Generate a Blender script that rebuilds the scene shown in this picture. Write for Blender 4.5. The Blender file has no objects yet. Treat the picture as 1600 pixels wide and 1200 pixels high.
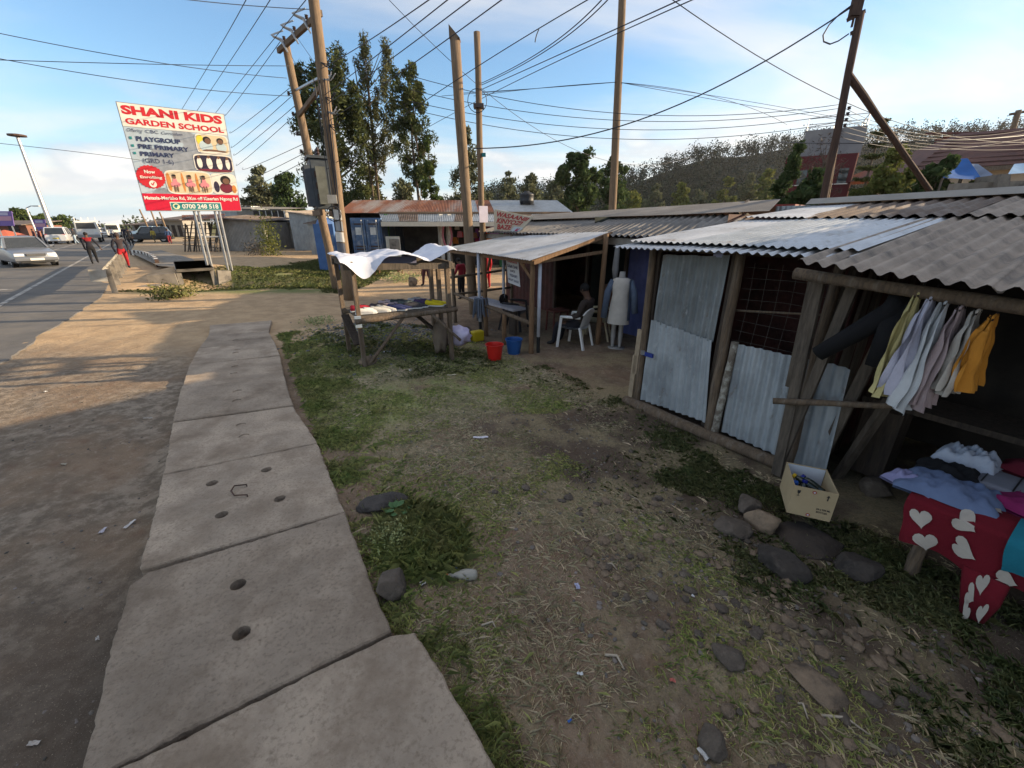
import bpy, bmesh, math, random
import numpy as np
from mathutils import Vector, Matrix, noise as mn
from math import radians, sin, cos, pi, tan
random.seed(7); RNG = np.random.default_rng(7)
sc = bpy.context.scene; COL = sc.collection
# ------------------------------------------------------------------ camera
H = 2.1; FPX = 640.0; PITCH = math.atan(250/640)
cam = bpy.data.cameras.new('camera'); camo = bpy.data.objects.new('camera', cam); COL.objects.link(camo)
cam.sensor_width = 36; cam.lens = 36*FPX/1600; cam.clip_start = .05; cam.clip_end = 6000
camo.location = (0, 0, H); camo.rotation_euler = (pi/2-PITCH, 0, 0); sc.camera = camo
# ------------------------------------------------------------------ sky and sun
SUN_EL = radians(14.5); SUN_AZ = radians(80)          # azimuth clockwise from +Y (the view direction)
w = bpy.data.worlds.new('World'); sc.world = w; w.use_nodes = True
nt = w.node_tree; N = nt.nodes; L = nt.links; N.clear()
def nd(tree, t, **kw):
    n = tree.nodes.new(t)
    for k, v in kw.items():
        if k in n.inputs.keys() if isinstance(k, str) else False: n.inputs[k].default_value = v
        else: setattr(n, k, v)
    return n
out = nd(nt, 'ShaderNodeOutputWorld'); bg = nd(nt, 'ShaderNodeBackground'); bg.inputs[1].default_value = .12
sky = nd(nt, 'ShaderNodeTexSky'); sky.sky_type = 'NISHITA'; sky.sun_disc = False
sky.sun_elevation = SUN_EL; sky.sun_rotation = SUN_AZ; sky.altitude = 1800; sky.air_density = 1.5; sky.dust_density = .9; sky.ozone_density = 4.0
tc = nd(nt, 'ShaderNodeTexCoord'); sep = nd(nt, 'ShaderNodeSeparateXYZ'); L.new(tc.outputs['Generated'], sep.inputs[0])
def m2(op, a, b=None, cl=False):
    n = nd(nt, 'ShaderNodeMath', operation=op, use_clamp=cl)
    for i, q in enumerate((a, b)):
        if q is None: continue
        if isinstance(q, (int, float)): n.inputs[i].default_value = q
        else: L.new(q, n.inputs[i])
    return n.outputs[0]
zz = m2('ADD', m2('MAXIMUM', sep.outputs[2], 0.0), .13)
cmb = nd(nt, 'ShaderNodeCombineXYZ'); L.new(m2('DIVIDE', sep.outputs[0], zz), cmb.inputs[0]); L.new(m2('DIVIDE', sep.outputs[1], zz), cmb.inputs[1])
def wnoise(vec, scale, detail, rough, sx=1, sy=1, rot=0, off=(0,0,0), dist=0):
    mp = nd(nt, 'ShaderNodeMapping'); mp.inputs['Scale'].default_value = (sx, sy, 1); mp.inputs['Rotation'].default_value = (0, 0, rot); mp.inputs['Location'].default_value = off
    L.new(vec, mp.inputs[0]); n = nd(nt, 'ShaderNodeTexNoise'); n.inputs['Scale'].default_value = scale; n.inputs['Detail'].default_value = detail; n.inputs['Roughness'].default_value = rough
    n.inputs['Distortion'].default_value = dist
    L.new(mp.outputs[0], n.inputs['Vector']); return n.outputs[0]
def wramp(v, a, b):
    r = nd(nt, 'ShaderNodeMapRange', interpolation_type='SMOOTHSTEP'); r.inputs[1].default_value = a; r.inputs[2].default_value = b; L.new(v, r.inputs[0]); return r.outputs[0]
cir = wramp(wnoise(cmb.outputs[0], .62, 7, .55, .5, 1.3, .5, (4.4, 9.7, 0), .5),   .35, .70)
cum = wnoise(tc.outputs['Generated'], 5.2, 7, .55, 1, 1, 0, (1.15, .35, 0)); 
cmp_ = nd(nt, 'ShaderNodeMapping'); cmp_.inputs['Scale'].default_value = (1, 1, 2.6); cmp_.inputs['Location'].default_value = (5.7, 2.2, 0); L.new(tc.outputs['Generated'], cmp_.inputs[0])
cumn = nd(nt, 'ShaderNodeTexNoise'); cumn.inputs['Scale'].default_value = 4.6; cumn.inputs['Detail'].default_value = 8; cumn.inputs['Roughness'].default_value = .52; L.new(cmp_.outputs[0], cumn.inputs['Vector'])
band = m2('MULTIPLY', wramp(sep.outputs[2], .02, .07), m2('SUBTRACT', 1.0, wramp(sep.outputs[2], .12, .24)))
cumm = m2('MULTIPLY', wramp(cumn.outputs[0], .47, .60), band)
hv = nd(nt, 'ShaderNodeMix', data_type='RGBA'); L.new(m2('MULTIPLY', m2('SUBTRACT', 1.0, wramp(sep.outputs[2], -.05, .26)), .80), hv.inputs[0]); L.new(sky.outputs[0], hv.inputs[6]); hv.inputs[7].default_value = (2.3, 3.0, 3.9, 1)
mix = nd(nt, 'ShaderNodeMix', data_type='RGBA'); L.new(m2('MULTIPLY', cir, .85), mix.inputs[0]); L.new(hv.outputs[2], mix.inputs[6]); mix.inputs[7].default_value = (4.5, 4.15, 3.75, 1)
mixc = nd(nt, 'ShaderNodeMix', data_type='RGBA'); L.new(m2('MULTIPLY', cumm, .8), mixc.inputs[0]); L.new(mix.outputs[2], mixc.inputs[6])
cshade = nd(nt, 'ShaderNodeMix', data_type='RGBA'); L.new(wramp(cumn.outputs[0], .50, .70), cshade.inputs[0]); cshade.inputs[6].default_value = (2.6, 2.9, 3.3, 1); cshade.inputs[7].default_value = (4.6, 4.5, 4.3, 1); L.new(cshade.outputs[2], mixc.inputs[7])
L.new(mixc.outputs[2], bg.inputs[0]); L.new(bg.outputs[0], out.inputs[0])
sl = bpy.data.lights.new('sun', 'SUN'); sl.energy = 5.0; sl.angle = radians(.6); sl.color = (1.0, .78, .52)
so = bpy.data.objects.new('sun', sl); COL.objects.link(so)
sdir = Vector((sin(SUN_AZ)*cos(SUN_EL), cos(SUN_AZ)*cos(SUN_EL), sin(SUN_EL)))
so.rotation_euler = sdir.to_track_quat('Z', 'Y').to_euler(); so.location = sdir*60
vs = sc.view_settings; vs.view_transform = 'Standard'; vs.look = 'None'; vs.exposure = 1.1; vs.gamma = 1; vs.use_curve_mapping = False
# ------------------------------------------------------------------ measuring helpers (metres)
CS, SN = cos(PITCH), sin(PITCH)
DX, DY, NX, NY = -.53, .848, .848, .53                # a: along the shops, s: from the footpath towards them
def ray(u, v): x = (u-800)/FPX; y = (600-v)/FPX; return Vector((x, CS+y*SN, -SN+y*CS))
def W(a, s, z): return Vector((a*DX+s*NX, a*DY+s*NY, z))
def G(u, v, z=0.0): r = ray(u, v); t = (z-H)/r.z; return Vector((r.x*t, r.y*t, z))
def Q(u, v, Y): r = ray(u, v); t = Y/r.y; return Vector((r.x*t, Y, H+r.z*t))
def SA(u, v, s0): r = ray(u, v); t = s0/(r.x*NX+r.y*NY); p = r*t; return (p.x*DX+p.y*DY, p.z+H)
def sstep(e0, e1, x): t = min(1, max(0, (x-e0)/(e1-e0))); return t*t*(3-2*t)
def gz(x, y):
    s = x*NX+y*NY; a = x*DX+y*DY
    z = -.17*sstep(.9, 3.6, s)*(1-sstep(25, 40, y))
    if s < -.8: z -= (.05+.07*math.exp(-((s+1.2)/.35)**2))*sstep(-.8, -1.05, s)*(1-sstep(3.5, 7, a))
    z -= .98*math.exp(-(((x+11.75)/1.15)**2+((y-15.85)/1.2)**2)) + .30*math.exp(-(((x+9.5)/2.6)**2+((y-16.6)/1.2)**2))
    z += .44*math.exp(-(((x+14.2)/1.7)**2+((y-19.0)/1.9)**2))          # bank carrying the culvert deck
    if y < 16 and abs(x) < 12:
        k = sstep(-14, -8, x)*(1-sstep(11, 15, y))
        z += k*(.022*mn.noise((x*.9, y*.9, 3)) + .016*mn.noise((x*3.1, y*3.1, 7)) + .008*mn.noise((x*9, y*9, 1)))
        z += .10*math.exp(-(((a-3.6)/.35)**2+((s-2.3)/.45)**2))      # low mound of bare earth
        z += .22*math.exp(-(((a-8.2)/1.3)**2+((s-2.1)/1.2)**2))      # gravel heap
    return z
# ------------------------------------------------------------------ objects
ORG = {}
def link(o, parent=None):
    COL.objects.link(o)
    if parent is not None: o.parent = parent
    return o
def tag(o, label=None, cat=None, group=None, kind=None):
    if label: o['label'] = label
    if cat: o['category'] = cat
    if group: o['group'] = group
    if kind: o['kind'] = kind
    return o
def thing(name, label, cat, loc=(0, 0, 0), group=None, rz=0):
    o = bpy.data.objects.new(name, None); o.empty_display_size = .1; link(o); o.location = loc; o.rotation_euler = (0, 0, rz)
    ORG[o.name] = Vector(loc) if rz == 0 else Vector((0, 0, 0)); return tag(o, label, cat, group)
class MB:
    def __init__(s): s.v = []; s.f = []; s.m = []
    def add(s, vs, fs, m=0):
        b = len(s.v); s.v += [tuple(q) for q in vs]; s.f += [tuple(i+b for i in q) for q in fs]; s.m += [m]*len(fs); return s
    def box(s, c, d, rot=None, m=0, tp=1.0):
        hx, hy, hz = d[0]/2, d[1]/2, d[2]/2
        q = [Vector((x*hx*(tp if z > 0 else 1), y*hy*(tp if z > 0 else 1), z*hz)) for x in (-1, 1) for y in (-1, 1) for z in (-1, 1)]
        if rot is not None:
            R = rot if isinstance(rot, Matrix) else Matrix.Rotation(rot, 3, 'Z'); q = [R @ p for p in q]
        c = Vector(c); return s.add([p+c for p in q], [(0, 1, 3, 2), (4, 6, 7, 5), (0, 4, 5, 1), (2, 3, 7, 6), (0, 2, 6, 4), (1, 5, 7, 3)], m)
    def bar(s, p, q, wd, ht, m=0, up=(0, 0, 1), roll=0):      # rectangular bar from p to q
        p = Vector(p); q = Vector(q); d = (q-p); l = d.length; d.normalize(); up = Vector(up)
        if abs(d.dot(up)) > .98: up = Vector((NX, NY, 0))
        x = d.cross(up).normalized(); y = x.cross(d)
        if roll: M = Matrix.Rotation(roll, 3, d); x = M @ x; y = M @ y
        vs = [o+x*i*wd/2+y*j*ht/2 for o in (p, q) for i, j in ((-1, -1), (1, -1), (1, 1), (-1, 1))]
        return s.add(vs, [(0, 3, 2, 1), (4, 5, 6, 7)]+[(i, (i+1) % 4, 4+(i+1) % 4, 4+i) for i in range(4)], m)
    def tube(s, pts, rad, n=8, m=0, wob=0, cap=True):
        pts = [Vector(p) for p in pts]; k = len(pts); rad = rad if isinstance(rad, (list, tuple)) else [rad]*k
        vs = []; ref = None
        for i, p in enumerate(pts):
            d = (pts[min(i+1, k-1)]-pts[max(i-1, 0)])
            if d.length < 1e-9: d = Vector((0, 0, 1))
            d.normalize()
            if ref is None: ref = Vector((1, 0, 0)) if abs(d.x) < .8 else Vector((0, 1, 0))
            x = (ref-d*ref.dot(d)).normalized(); y = d.cross(x); ref = x
            for j in range(n):
                t = 2*pi*j/n; r = rad[i]*(1+wob*mn.noise(p*4+Vector((cos(t), sin(t), 3)))); vs.append(p+x*cos(t)*r+y*sin(t)*r)
        fs = [(i*n+j, i*n+(j+1) % n, (i+1)*n+(j+1) % n, (i+1)*n+j) for i in range(k-1) for j in range(n)]
        if cap: fs += [tuple(range(n))[::-1], tuple(range((k-1)*n, k*n))]
        return s.add(vs, fs, m)
    def log(s, p, q, r0, r1=None, m=0, n=9, seg=6, bend=.0, wob=.18):
        p = Vector(p); q = Vector(q); r1 = r0 if r1 is None else r1; b = Vector((random.uniform(-1, 1), random.uniform(-1, 1), 0))*bend
        return s.tube([p.lerp(q, i/seg)+b*sin(pi*i/seg)+Vector((mn.noise((i*1.7+p.x*9, p.y, 0)), mn.noise((i*1.7, p.x*7, 5)), 0))*r0*.22*(0 < i < seg) for i in range(seg+1)], [r0+(r1-r0)*i/seg for i in range(seg+1)], n, m, wob)
    def lathe(s, prof, c=(0, 0, 0), n=20, m=0, sx=1, sy=1):
        c = Vector(c); k = len(prof)
        vs = [c+Vector((r*cos(2*pi*j/n)*sx, r*sin(2*pi*j/n)*sy, z)) for r, z in prof for j in range(n)]
        return s.add(vs, [(i*n+j, i*n+(j+1) % n, (i+1)*n+(j+1) % n, (i+1)*n+j) for i in range(k-1) for j in range(n)], m)
    def grid(s, fn, nu, nv, m=0, flip=False):
        vs = [fn(i/nu, j/nv) for j in range(nv+1) for i in range(nu+1)]
        fs = [(j*(nu+1)+i, j*(nu+1)+i+1, (j+1)*(nu+1)+i+1, (j+1)*(nu+1)+i) for j in range(nv) for i in range(nu)]
        return s.add(vs, [q[::-1] for q in fs] if flip else fs, m)
    def loft(s, rings, m=0, cap=True, closed=True):
        n = len(rings[0]); vs = [p for r in rings for p in r]; nn = n if closed else n-1
        fs = [(i*n+j, i*n+(j+1) % n, (i+1)*n+(j+1) % n, (i+1)*n+j) for i in range(len(rings)-1) for j in range(nn)]
        if cap: fs += [tuple(range(n))[::-1], tuple(range((len(rings)-1)*n, len(rings)*n))]
        return s.add(vs, fs, m)
    def prism(s, pts, ext, m=0):                          # polygon (3-D points) pushed along ext
        pts = [Vector(p) for p in pts]; e = Vector(ext); n = len(pts)
        return s.add(pts+[p+e for p in pts], [tuple(range(n))[::-1], tuple(range(n, 2*n))]+[(i, (i+1) % n, n+(i+1) % n, n+i) for i in range(n)], m)
    def ball(s, c, r, sub=2, m=0, sq=(1, 1, 1), nz=0, nf=2.0, seed=0, rot=None):
        bm = bmesh.new(); bmesh.ops.create_icosphere(bm, subdivisions=sub, radius=1.0); c = Vector(c)
        for v in bm.verts:
            k = 1+nz*mn.noise(v.co*nf+Vector((seed*3.1, seed*1.7, seed)))+nz*.45*mn.noise(v.co*nf*2.7+Vector((seed, 0, seed*2)))
            q = Vector((v.co.x*sq[0], v.co.y*sq[1], v.co.z*sq[2]))*r*k
            v.co = (rot @ q if rot is not None else q)+c
        s.add([v.co for v in bm.verts], [[v.index for v in f.verts] for f in bm.faces], m); bm.free(); return s
    def corr(s, p00, p10, p01, p11, wl=.076, amp=.009, m=0, seg=5, jag=.0, sag=.0, phase=0):   # corrugated sheet, waves across p00->p10
        p00, p10, p01, p11 = map(Vector, (p00, p10, p01, p11)); wdt = (p10-p00).length; nw = max(1, int(wdt/wl*6))
        nrm = (p10-p00).cross(p01-p00).normalized(); sd = random.random()*50
        def fn(i, j):
            p = p00.lerp(p10, i).lerp(p01.lerp(p11, i), j)
            d = (p01-p00).normalized()*jag*mn.noise((i*wdt*5, sd, j*3))*(1 if j in (0, 1) else .0)
            return p+d+nrm*(amp*sin(i*wdt/wl*2*pi+phase)+.4*amp*mn.noise((i*4+sd, j*3, sd))-sag*4*j*(1-j))
        return s.grid(fn, nw, seg, m)
    def build(s, name, mat, parent=None, smooth=False, label=None, cat=None, group=None, kind=None):
        me = bpy.data.meshes.new(name); v = np.array([tuple(q) for q in s.v], dtype=float).reshape(-1, 3)
        if parent is None:
            og = Vector(((v[:, 0].min()+v[:, 0].max())/2, (v[:, 1].min()+v[:, 1].max())/2, v[:, 2].min()))
        else: og = ORG.get(parent.name, Vector((0, 0, 0)))
        v = v-np.array(og); me.from_pydata(v.tolist(), [], s.f)
        for q in (mat if isinstance(mat, (list, tuple)) else [mat]): me.materials.append(q)
        if any(s.m): me.polygons.foreach_set('material_index', s.m)
        if smooth: me.polygons.foreach_set('use_smooth', [True]*len(me.polygons))
        me.update(); o = bpy.data.objects.new(name, me)
        if parent is None: o.location = og
        link(o, parent); ORG[o.name] = og
        return tag(o, label, cat, group, kind)
def copy_tree(o, parent=None, keep=False):
    c = o.copy(); COL.objects.link(c); c.parent = parent
    for ch in list(o.children): copy_tree(ch, c)
    return c
def fix_normals(o):
    bm = bmesh.new(); bm.from_mesh(o.data); bmesh.ops.recalc_face_normals(bm, faces=bm.faces); bm.to_mesh(o.data); bm.free(); return o
def bevel(o, wd=.01, seg=2, ang=40):
    m = o.modifiers.new('bevel', 'BEVEL'); m.width = wd; m.segments = seg; m.limit_method = 'ANGLE'; m.angle_limit = radians(ang); return o
# ------------------------------------------------------------------ materials
MATS = {}
def M(name, c1, c2=None, scale=6., rough=.85, bump=.0, bs=40., metal=0., st=(1, 1, 1), det=6, lo=.35, hi=.65, c3=None, s3=1.3, t3=(.55, .7), coord='Object', spec=.3, isl=0., trans=0., upn=0., obr=0., c4=None, s4=1., t4=(.5, .7)):
    if name in MATS: return MATS[name]
    m = bpy.data.materials.new(name); m.use_nodes = True; t = m.node_tree; b = t.nodes['Principled BSDF']; l = t.links
    b.inputs['Roughness'].default_value = rough; b.inputs['Metallic'].default_value = metal; b.inputs['Specular IOR Level'].default_value = spec
    tcn = nd(t, 'ShaderNodeTexCoord'); mp = nd(t, 'ShaderNodeMapping'); mp.inputs['Scale'].default_value = st
    if coord == 'World': g = nd(t, 'ShaderNodeNewGeometry'); l.new(g.outputs['Position'], mp.inputs[0])
    else: l.new(tcn.outputs[coord], mp.inputs[0])
    def nz(s, d=6, r=.6):
        n = nd(t, 'ShaderNodeTexNoise'); n.inputs['Scale'].default_value = s; n.inputs['Detail'].default_value = d; n.inputs['Roughness'].default_value = r; l.new(mp.outputs[0], n.inputs['Vector']); return n.outputs[0]
    def rmp(v, a, bb):
        r = nd(t, 'ShaderNodeMapRange'); r.inputs[1].default_value = a; r.inputs[2].default_value = bb; l.new(v, r.inputs[0]); return r.outputs[0]
    c2 = c2 or tuple(q*.78 for q in c1)
    mx = nd(t, 'ShaderNodeMix', data_type='RGBA'); l.new(rmp(nz(scale, det), lo, hi), mx.inputs[0]); mx.inputs[6].default_value = (*c1, 1); mx.inputs[7].default_value = (*c2, 1); o = mx.outputs[2]
    if c3:
        m3 = nd(t, 'ShaderNodeMix', data_type='RGBA'); l.new(rmp(nz(s3, 8, .68), *t3), m3.inputs[0]); l.new(o, m3.inputs[6]); m3.inputs[7].default_value = (*c3, 1); o = m3.outputs[2]
    if c4:
        m4 = nd(t, 'ShaderNodeMix', data_type='RGBA'); l.new(rmp(nz(s4, 9, .7), *t4), m4.inputs[0]); l.new(o, m4.inputs[6]); m4.inputs[7].default_value = (*c4, 1); o = m4.outputs[2]
    if obr:
        oi = nd(t, 'ShaderNodeObjectInfo'); h3 = nd(t, 'ShaderNodeHueSaturation'); l.new(o, h3.inputs['Color']); r3 = nd(t, 'ShaderNodeMapRange'); r3.inputs[3].default_value = 1-obr; r3.inputs[4].default_value = 1+obr; l.new(oi.outputs['Random'], r3.inputs[0]); l.new(r3.outputs[0], h3.inputs['Value']); o = h3.outputs[0]
    if isl:
        g2 = nd(t, 'ShaderNodeNewGeometry'); hs = nd(t, 'ShaderNodeHueSaturation'); l.new(o, hs.inputs['Color'])
        r = nd(t, 'ShaderNodeMapRange'); r.inputs[3].default_value = 1-isl; r.inputs[4].default_value = 1+isl; l.new(g2.outputs['Random Per Island'], r.inputs[0]); l.new(r.outputs[0], hs.inputs['Value'])
        r2 = nd(t, 'ShaderNodeMapRange'); r2.inputs[3].default_value = .5+isl*.06; r2.inputs[4].default_value = .5-isl*.05; l.new(g2.outputs['Random Per Island'], r2.inputs[0]); l.new(r2.outputs[0], hs.inputs['Hue']); o = hs.outputs[0]
    l.new(o, b.inputs['Base Color'])
    if bump:
        bp = nd(t, 'ShaderNodeBump'); bp.inputs['Strength'].default_value = bump; bp.inputs['Distance'].default_value = .02; l.new(nz(bs, 8, .7), bp.inputs['Height']); l.new(bp.outputs[0], b.inputs['Normal'])
    if upn:                                                 # soft shading of thin blades
        g5 = nd(t, 'ShaderNodeNewGeometry'); v5 = nd(t, 'ShaderNodeMix', data_type='VECTOR'); v5.inputs[0].default_value = upn; l.new(g5.outputs['Normal'], v5.inputs[4]); v5.inputs[5].default_value = (0, 0, 1); n5 = nd(t, 'ShaderNodeVectorMath', operation='NORMALIZE'); l.new(v5.outputs[1], n5.inputs[0]); l.new(n5.outputs[0], b.inputs['Normal'])
    if trans:
        tr = nd(t, 'ShaderNodeBsdfTranslucent'); l.new(o, tr.inputs[0]); ms = nd(t, 'ShaderNodeMixShader'); ms.inputs[0].default_value = trans
        l.new(b.outputs[0], ms.inputs[1]); l.new(tr.outputs[0], ms.inputs[2]); l.new(ms.outputs[0], t.nodes['Material Output'].inputs[0])
    MATS[name] = m; return m
def flat(name, c, rough=.7, metal=0, spec=.3): return M(name, c, tuple(q*.9 for q in c), 8, rough, metal=metal, spec=spec)
m_conc = M('slab concrete', (.48, .385, .292), (.33, .267, .205), 2.6, .97, .95, 75, c3=(.21, .165, .12), s3=46, t3=(.50, .72), coord='World', obr=.22, c4=(.235, .18, .13), s4=1.9, t4=(.47, .66))
m_concd = M('old concrete', (.26, .235, .20), (.16, .145, .125), 3, .95, .7, 30, c3=(.08, .075, .07), s3=3, coord='World')
m_log = M('weathered log', (.19, .135, .088), (.10, .075, .055), 9, .9, .8, 22, st=(6, 6, .7), c3=(.26, .22, .18), s3=3, t3=(.5, .8))
m_pole = M('creosoted pole', (.25, .175, .11), (.145, .105, .072), 9, .9, .7, 18, st=(7, 7, .5), c3=(.13, .095, .065), s3=2, t3=(.5, .75))
m_poled = M('dark pole', (.10, .06, .045), (.055, .036, .03), 7, .9, .6, 18, st=(6, 6, .6))
m_plank = M('grey timber', (.155, .128, .10), (.085, .07, .055), 6, .92, .8, 26, st=(5, 5, .6), c3=(.05, .042, .036), s3=4, t3=(.5, .8), isl=.25)
m_plankd = M('dark timber', (.085, .065, .05), (.045, .036, .03), 6, .92, .7, 26, st=(5, 5, .6), isl=.25)
m_newwood = M('brown timber', (.24, .145, .08), (.15, .09, .05), 6, .85, .5, 26, st=(6, 6, .6))
m_zinc = M('new iron sheet', (.50, .52, .54), (.38, .395, .41), 2.2, .5, .15, 60, .55, c3=(.26, .235, .21), s3=3.2, t3=(.54, .74))
m_zincold = M('old iron sheet', (.40, .43, .45), (.28, .305, .32), 3.0, .48, .35, 40, .55, st=(1, 1, .6), c3=(.30, .23, .17), s3=3.4, t3=(.60, .78))
m_zincblue = M('bluish iron sheet', (.42, .46, .49), (.27, .30, .325), 3.4, .5, .5, 30, .4, st=(1, 1, .55), c3=(.20, .17, .14), s3=7, t3=(.60, .74), c4=(.46, .50, .53), s4=9, t4=(.56, .68))
m_rust = M('rusted iron roof', (.26, .105, .055), (.15, .062, .04), 1.6, .85, .4, 30, .1, st=(1.3, .35, .5), c3=(.27, .25, .235), s3=.55, t3=(.45, .62))
m_brown = M('browned iron roof', (.16, .115, .085), (.10, .075, .06), 2.6, .8, .4, 30, .15, c3=(.26, .24, .22), s3=1.6, t3=(.5, .75))
m_fibro = M('fibre cement sheet', (.37, .31, .255), (.25, .21, .172), 4.5, .92, .5, 50, c3=(.115, .105, .098), s3=2.6, t3=(.5, .72), coord='World')
m_greyroof = M('grey roofing felt', (.17, .16, .15), (.11, .104, .098), 1.4, .9, .5, 30, c3=(.24, .225, .205), s3=.8, t3=(.5, .7), coord='World')
m_darkin = M('dark inner wall', (.06, .05, .045), (.03, .027, .025), 3, .95)  # near-black brown, used for inner walls and openings
m_maroon = M('maroon painted sheet', (.10, .035, .03), (.05, .022, .02), 3, .75, .2)
m_bluep = M('blue painted wall', (.10, .12, .30), (.07, .085, .22), 3, .7, .2)
m_white = flat('white plastic', (.78, .78, .76), .45, 0, .45)
m_whitep = M('white paint, worn', (.70, .69, .65), (.50, .48, .44), 5, .7, .2, c3=(.28, .22, .16), s3=4, t3=(.6, .75))
m_black = flat('black rubber', (.02, .02, .02), .6)
m_wire = flat('cable black', (.035, .037, .045), .6)
m_steel = M('galvanised steel', (.45, .46, .47), (.33, .34, .35), 5, .45, metal=.7)
m_glass = M('dark window glass', (.02, .025, .03), (.03, .035, .04), 3, .06, spec=.8)
m_dirtm = M('bare earth', (.16, .115, .08), (.10, .075, .055), 5, .95, .8, 30, coord='World')
m_rock = M('basalt rock', (.135, .110, .088), (.075, .062, .051), 7, .93, 1.0, 30, c3=(.20, .165, .13), s3=9, t3=(.5, .70))
m_rockb = M('brown rock', (.27, .20, .135), (.165, .125, .09), 8, .93, 1.0, 34, c3=(.07, .058, .046), s3=9, t3=(.5, .68))
m_rockd = M('dark basalt rock', (.065, .055, .047), (.036, .032, .029), 7, .93, 1.0, 30, c3=(.11, .092, .075), s3=9, t3=(.55, .72))
m_skin = M('brown skin', (.11, .058, .037), (.085, .044, .028), 5, .6)
m_hair = flat('black hair', (.012, .011, .011), .8)
# ================================================================== THE SETTING
RDX, RDY = -.64, .768                                   # direction of the tarmac road
def ground_material():
    m = bpy.data.materials.new('trodden earth'); m.use_nodes = True; t = m.node_tree; l = t.links; b = t.nodes['Principled BSDF']; b.inputs['Roughness'].default_value = .96; b.inputs['Specular IOR Level'].default_value = .15
    g = nd(t, 'ShaderNodeNewGeometry'); sp = nd(t, 'ShaderNodeSeparateXYZ'); l.new(g.outputs['Position'], sp.inputs[0])
    def nz(s, d=7, r=.62, off=0):
        n = nd(t, 'ShaderNodeTexNoise'); n.inputs['Scale'].default_value = s; n.inputs['Detail'].default_value = d; n.inputs['Roughness'].default_value = r
        if off:
            mp = nd(t, 'ShaderNodeMapping'); mp.inputs['Location'].default_value = (off, off*.7, 0); l.new(g.outputs['Position'], mp.inputs[0]); l.new(mp.outputs[0], n.inputs['Vector'])
        else: l.new(g.outputs['Position'], n.inputs['Vector'])
        return n.outputs[0]
    def rm(v, a, bb, c=0, d=1):
        r = nd(t, 'ShaderNodeMapRange', interpolation_type='SMOOTHSTEP'); r.inputs[1].default_value = a; r.inputs[2].default_value = bb; r.inputs[3].default_value = c; r.inputs[4].default_value = d; l.new(v, r.inputs[0]); return r.outputs[0]
    def mt(op, a, bb):
        n = nd(t, 'ShaderNodeMath', operation=op)
        for i, q in enumerate((a, bb)):
            if isinstance(q, (int, float)): n.inputs[i].default_value = q
            else: l.new(q, n.inputs[i])
        return n.outputs[0]
    def mxc(f, a, bb):
        n = nd(t, 'ShaderNodeMix', data_type='RGBA'); l.new(f, n.inputs[0])
        for i, q in ((6, a), (7, bb)):
            if isinstance(q, tuple): n.inputs[i].default_value = (*q, 1)
            else: l.new(q, n.inputs[i])
        return n.outputs[2]
    X, Y = sp.outputs[0], sp.outputs[1]
    S = mt('ADD', mt('MULTIPLY', X, NX), mt('MULTIPLY', Y, NY))
    dirt = mxc(rm(nz(1.7), .35, .65), (.27, .195, .132), (.155, .114, .080))
    dirt = mxc(rm(nz(14, 8, .7), .5, .72), dirt, (.32, .255, .19))
    dirt = mxc(mt('MULTIPLY', rm(nz(5.5, 6, .6, 9), .5, .68), .75), dirt, (.19, .118, .078))
    grey = mxc(rm(nz(7, 8, .7), .4, .62), (.16, .128, .096), (.32, .262, .20))     # trodden roadside grit
    c = mxc(mt('MULTIPLY', rm(S, -.3, -1.0), rm(nz(.9, 5, .6, 4), .35, .6)), dirt, grey)
    A = mt('ADD', mt('MULTIPLY', X, DX), mt('MULTIPLY', Y, DY))
    c = mxc(mt('MULTIPLY', mt('MULTIPLY', rm(mt('ADD', S, mt('MULTIPLY', nz(2.2, 6, .6, 8), 1.3)), 1.9, 2.9), rm(A, 4.6, 3.2)), .75), c, (.070, .054, .043))  # right-hand soil darkened: moist earth, with shade put into the colour too
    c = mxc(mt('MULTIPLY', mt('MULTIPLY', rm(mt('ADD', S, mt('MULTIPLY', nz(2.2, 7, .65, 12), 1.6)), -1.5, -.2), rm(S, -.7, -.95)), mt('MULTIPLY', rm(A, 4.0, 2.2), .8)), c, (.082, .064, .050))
    turf = mxc(rm(nz(30, 4, .8), .35, .65), (.30, .33, .125), (.20, .22, .095))
    c = mxc(mt('MULTIPLY', mt('MULTIPLY', mt('MULTIPLY', rm(A, 3.7, 4.6), rm(A, 8.6, 7.6)), mt('MULTIPLY', rm(S, .25, .5), rm(S, 3.9, 3.2))), rm(nz(1.0, 6, .6, 4), .34, .54)), c, turf)
    sand = mxc(rm(nz(2.2, 8, .66), .35, .65), (.54, .385, .23), (.40, .28, .165))     # pale sandy crossing
    c = mxc(mt('MULTIPLY', mt('MULTIPLY', rm(mt('ADD', Y, mt('MULTIPLY', nz(.8), 2.0)), 6.6, 9.2), mt('SUBTRACT', 1.0, mt('MULTIPLY', rm(S, 2.4, 3.4), rm(Y, 14.0, 11.8)))), .9), c, sand)
    c = mxc(mt('MULTIPLY', rm(nz(120, 3, .8, 3), .60, .70), .8), c, (.46, .38, .28))
    c = mxc(mt('MULTIPLY', rm(nz(70, 3, .8, 6), .60, .70), .8), c, (.09, .068, .05))
    straw = mxc(rm(nz(45, 4, .8), .4, .6), (.38, .31, .19), (.24, .205, .12))
    gm = mt('MULTIPLY', mt('MULTIPLY', rm(S, .3, .7), rm(Y, 9.5, 8)), rm(nz(1.1, 6, .65, 2), .44, .60))
    c = mxc(mt('MULTIPLY', gm, .7), c, straw)
    far = mxc(rm(nz(.06, 6), .4, .6), (.15, .15, .055), (.20, .165, .075))
    c = mxc(rm(mt('ADD', Y, mt('MULTIPLY', X, .3)), 40, 75), c, far)
    grassy = mxc(rm(nz(6, 6, .7), .35, .65), (.15, .18, .06), (.20, .19, .085))
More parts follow.
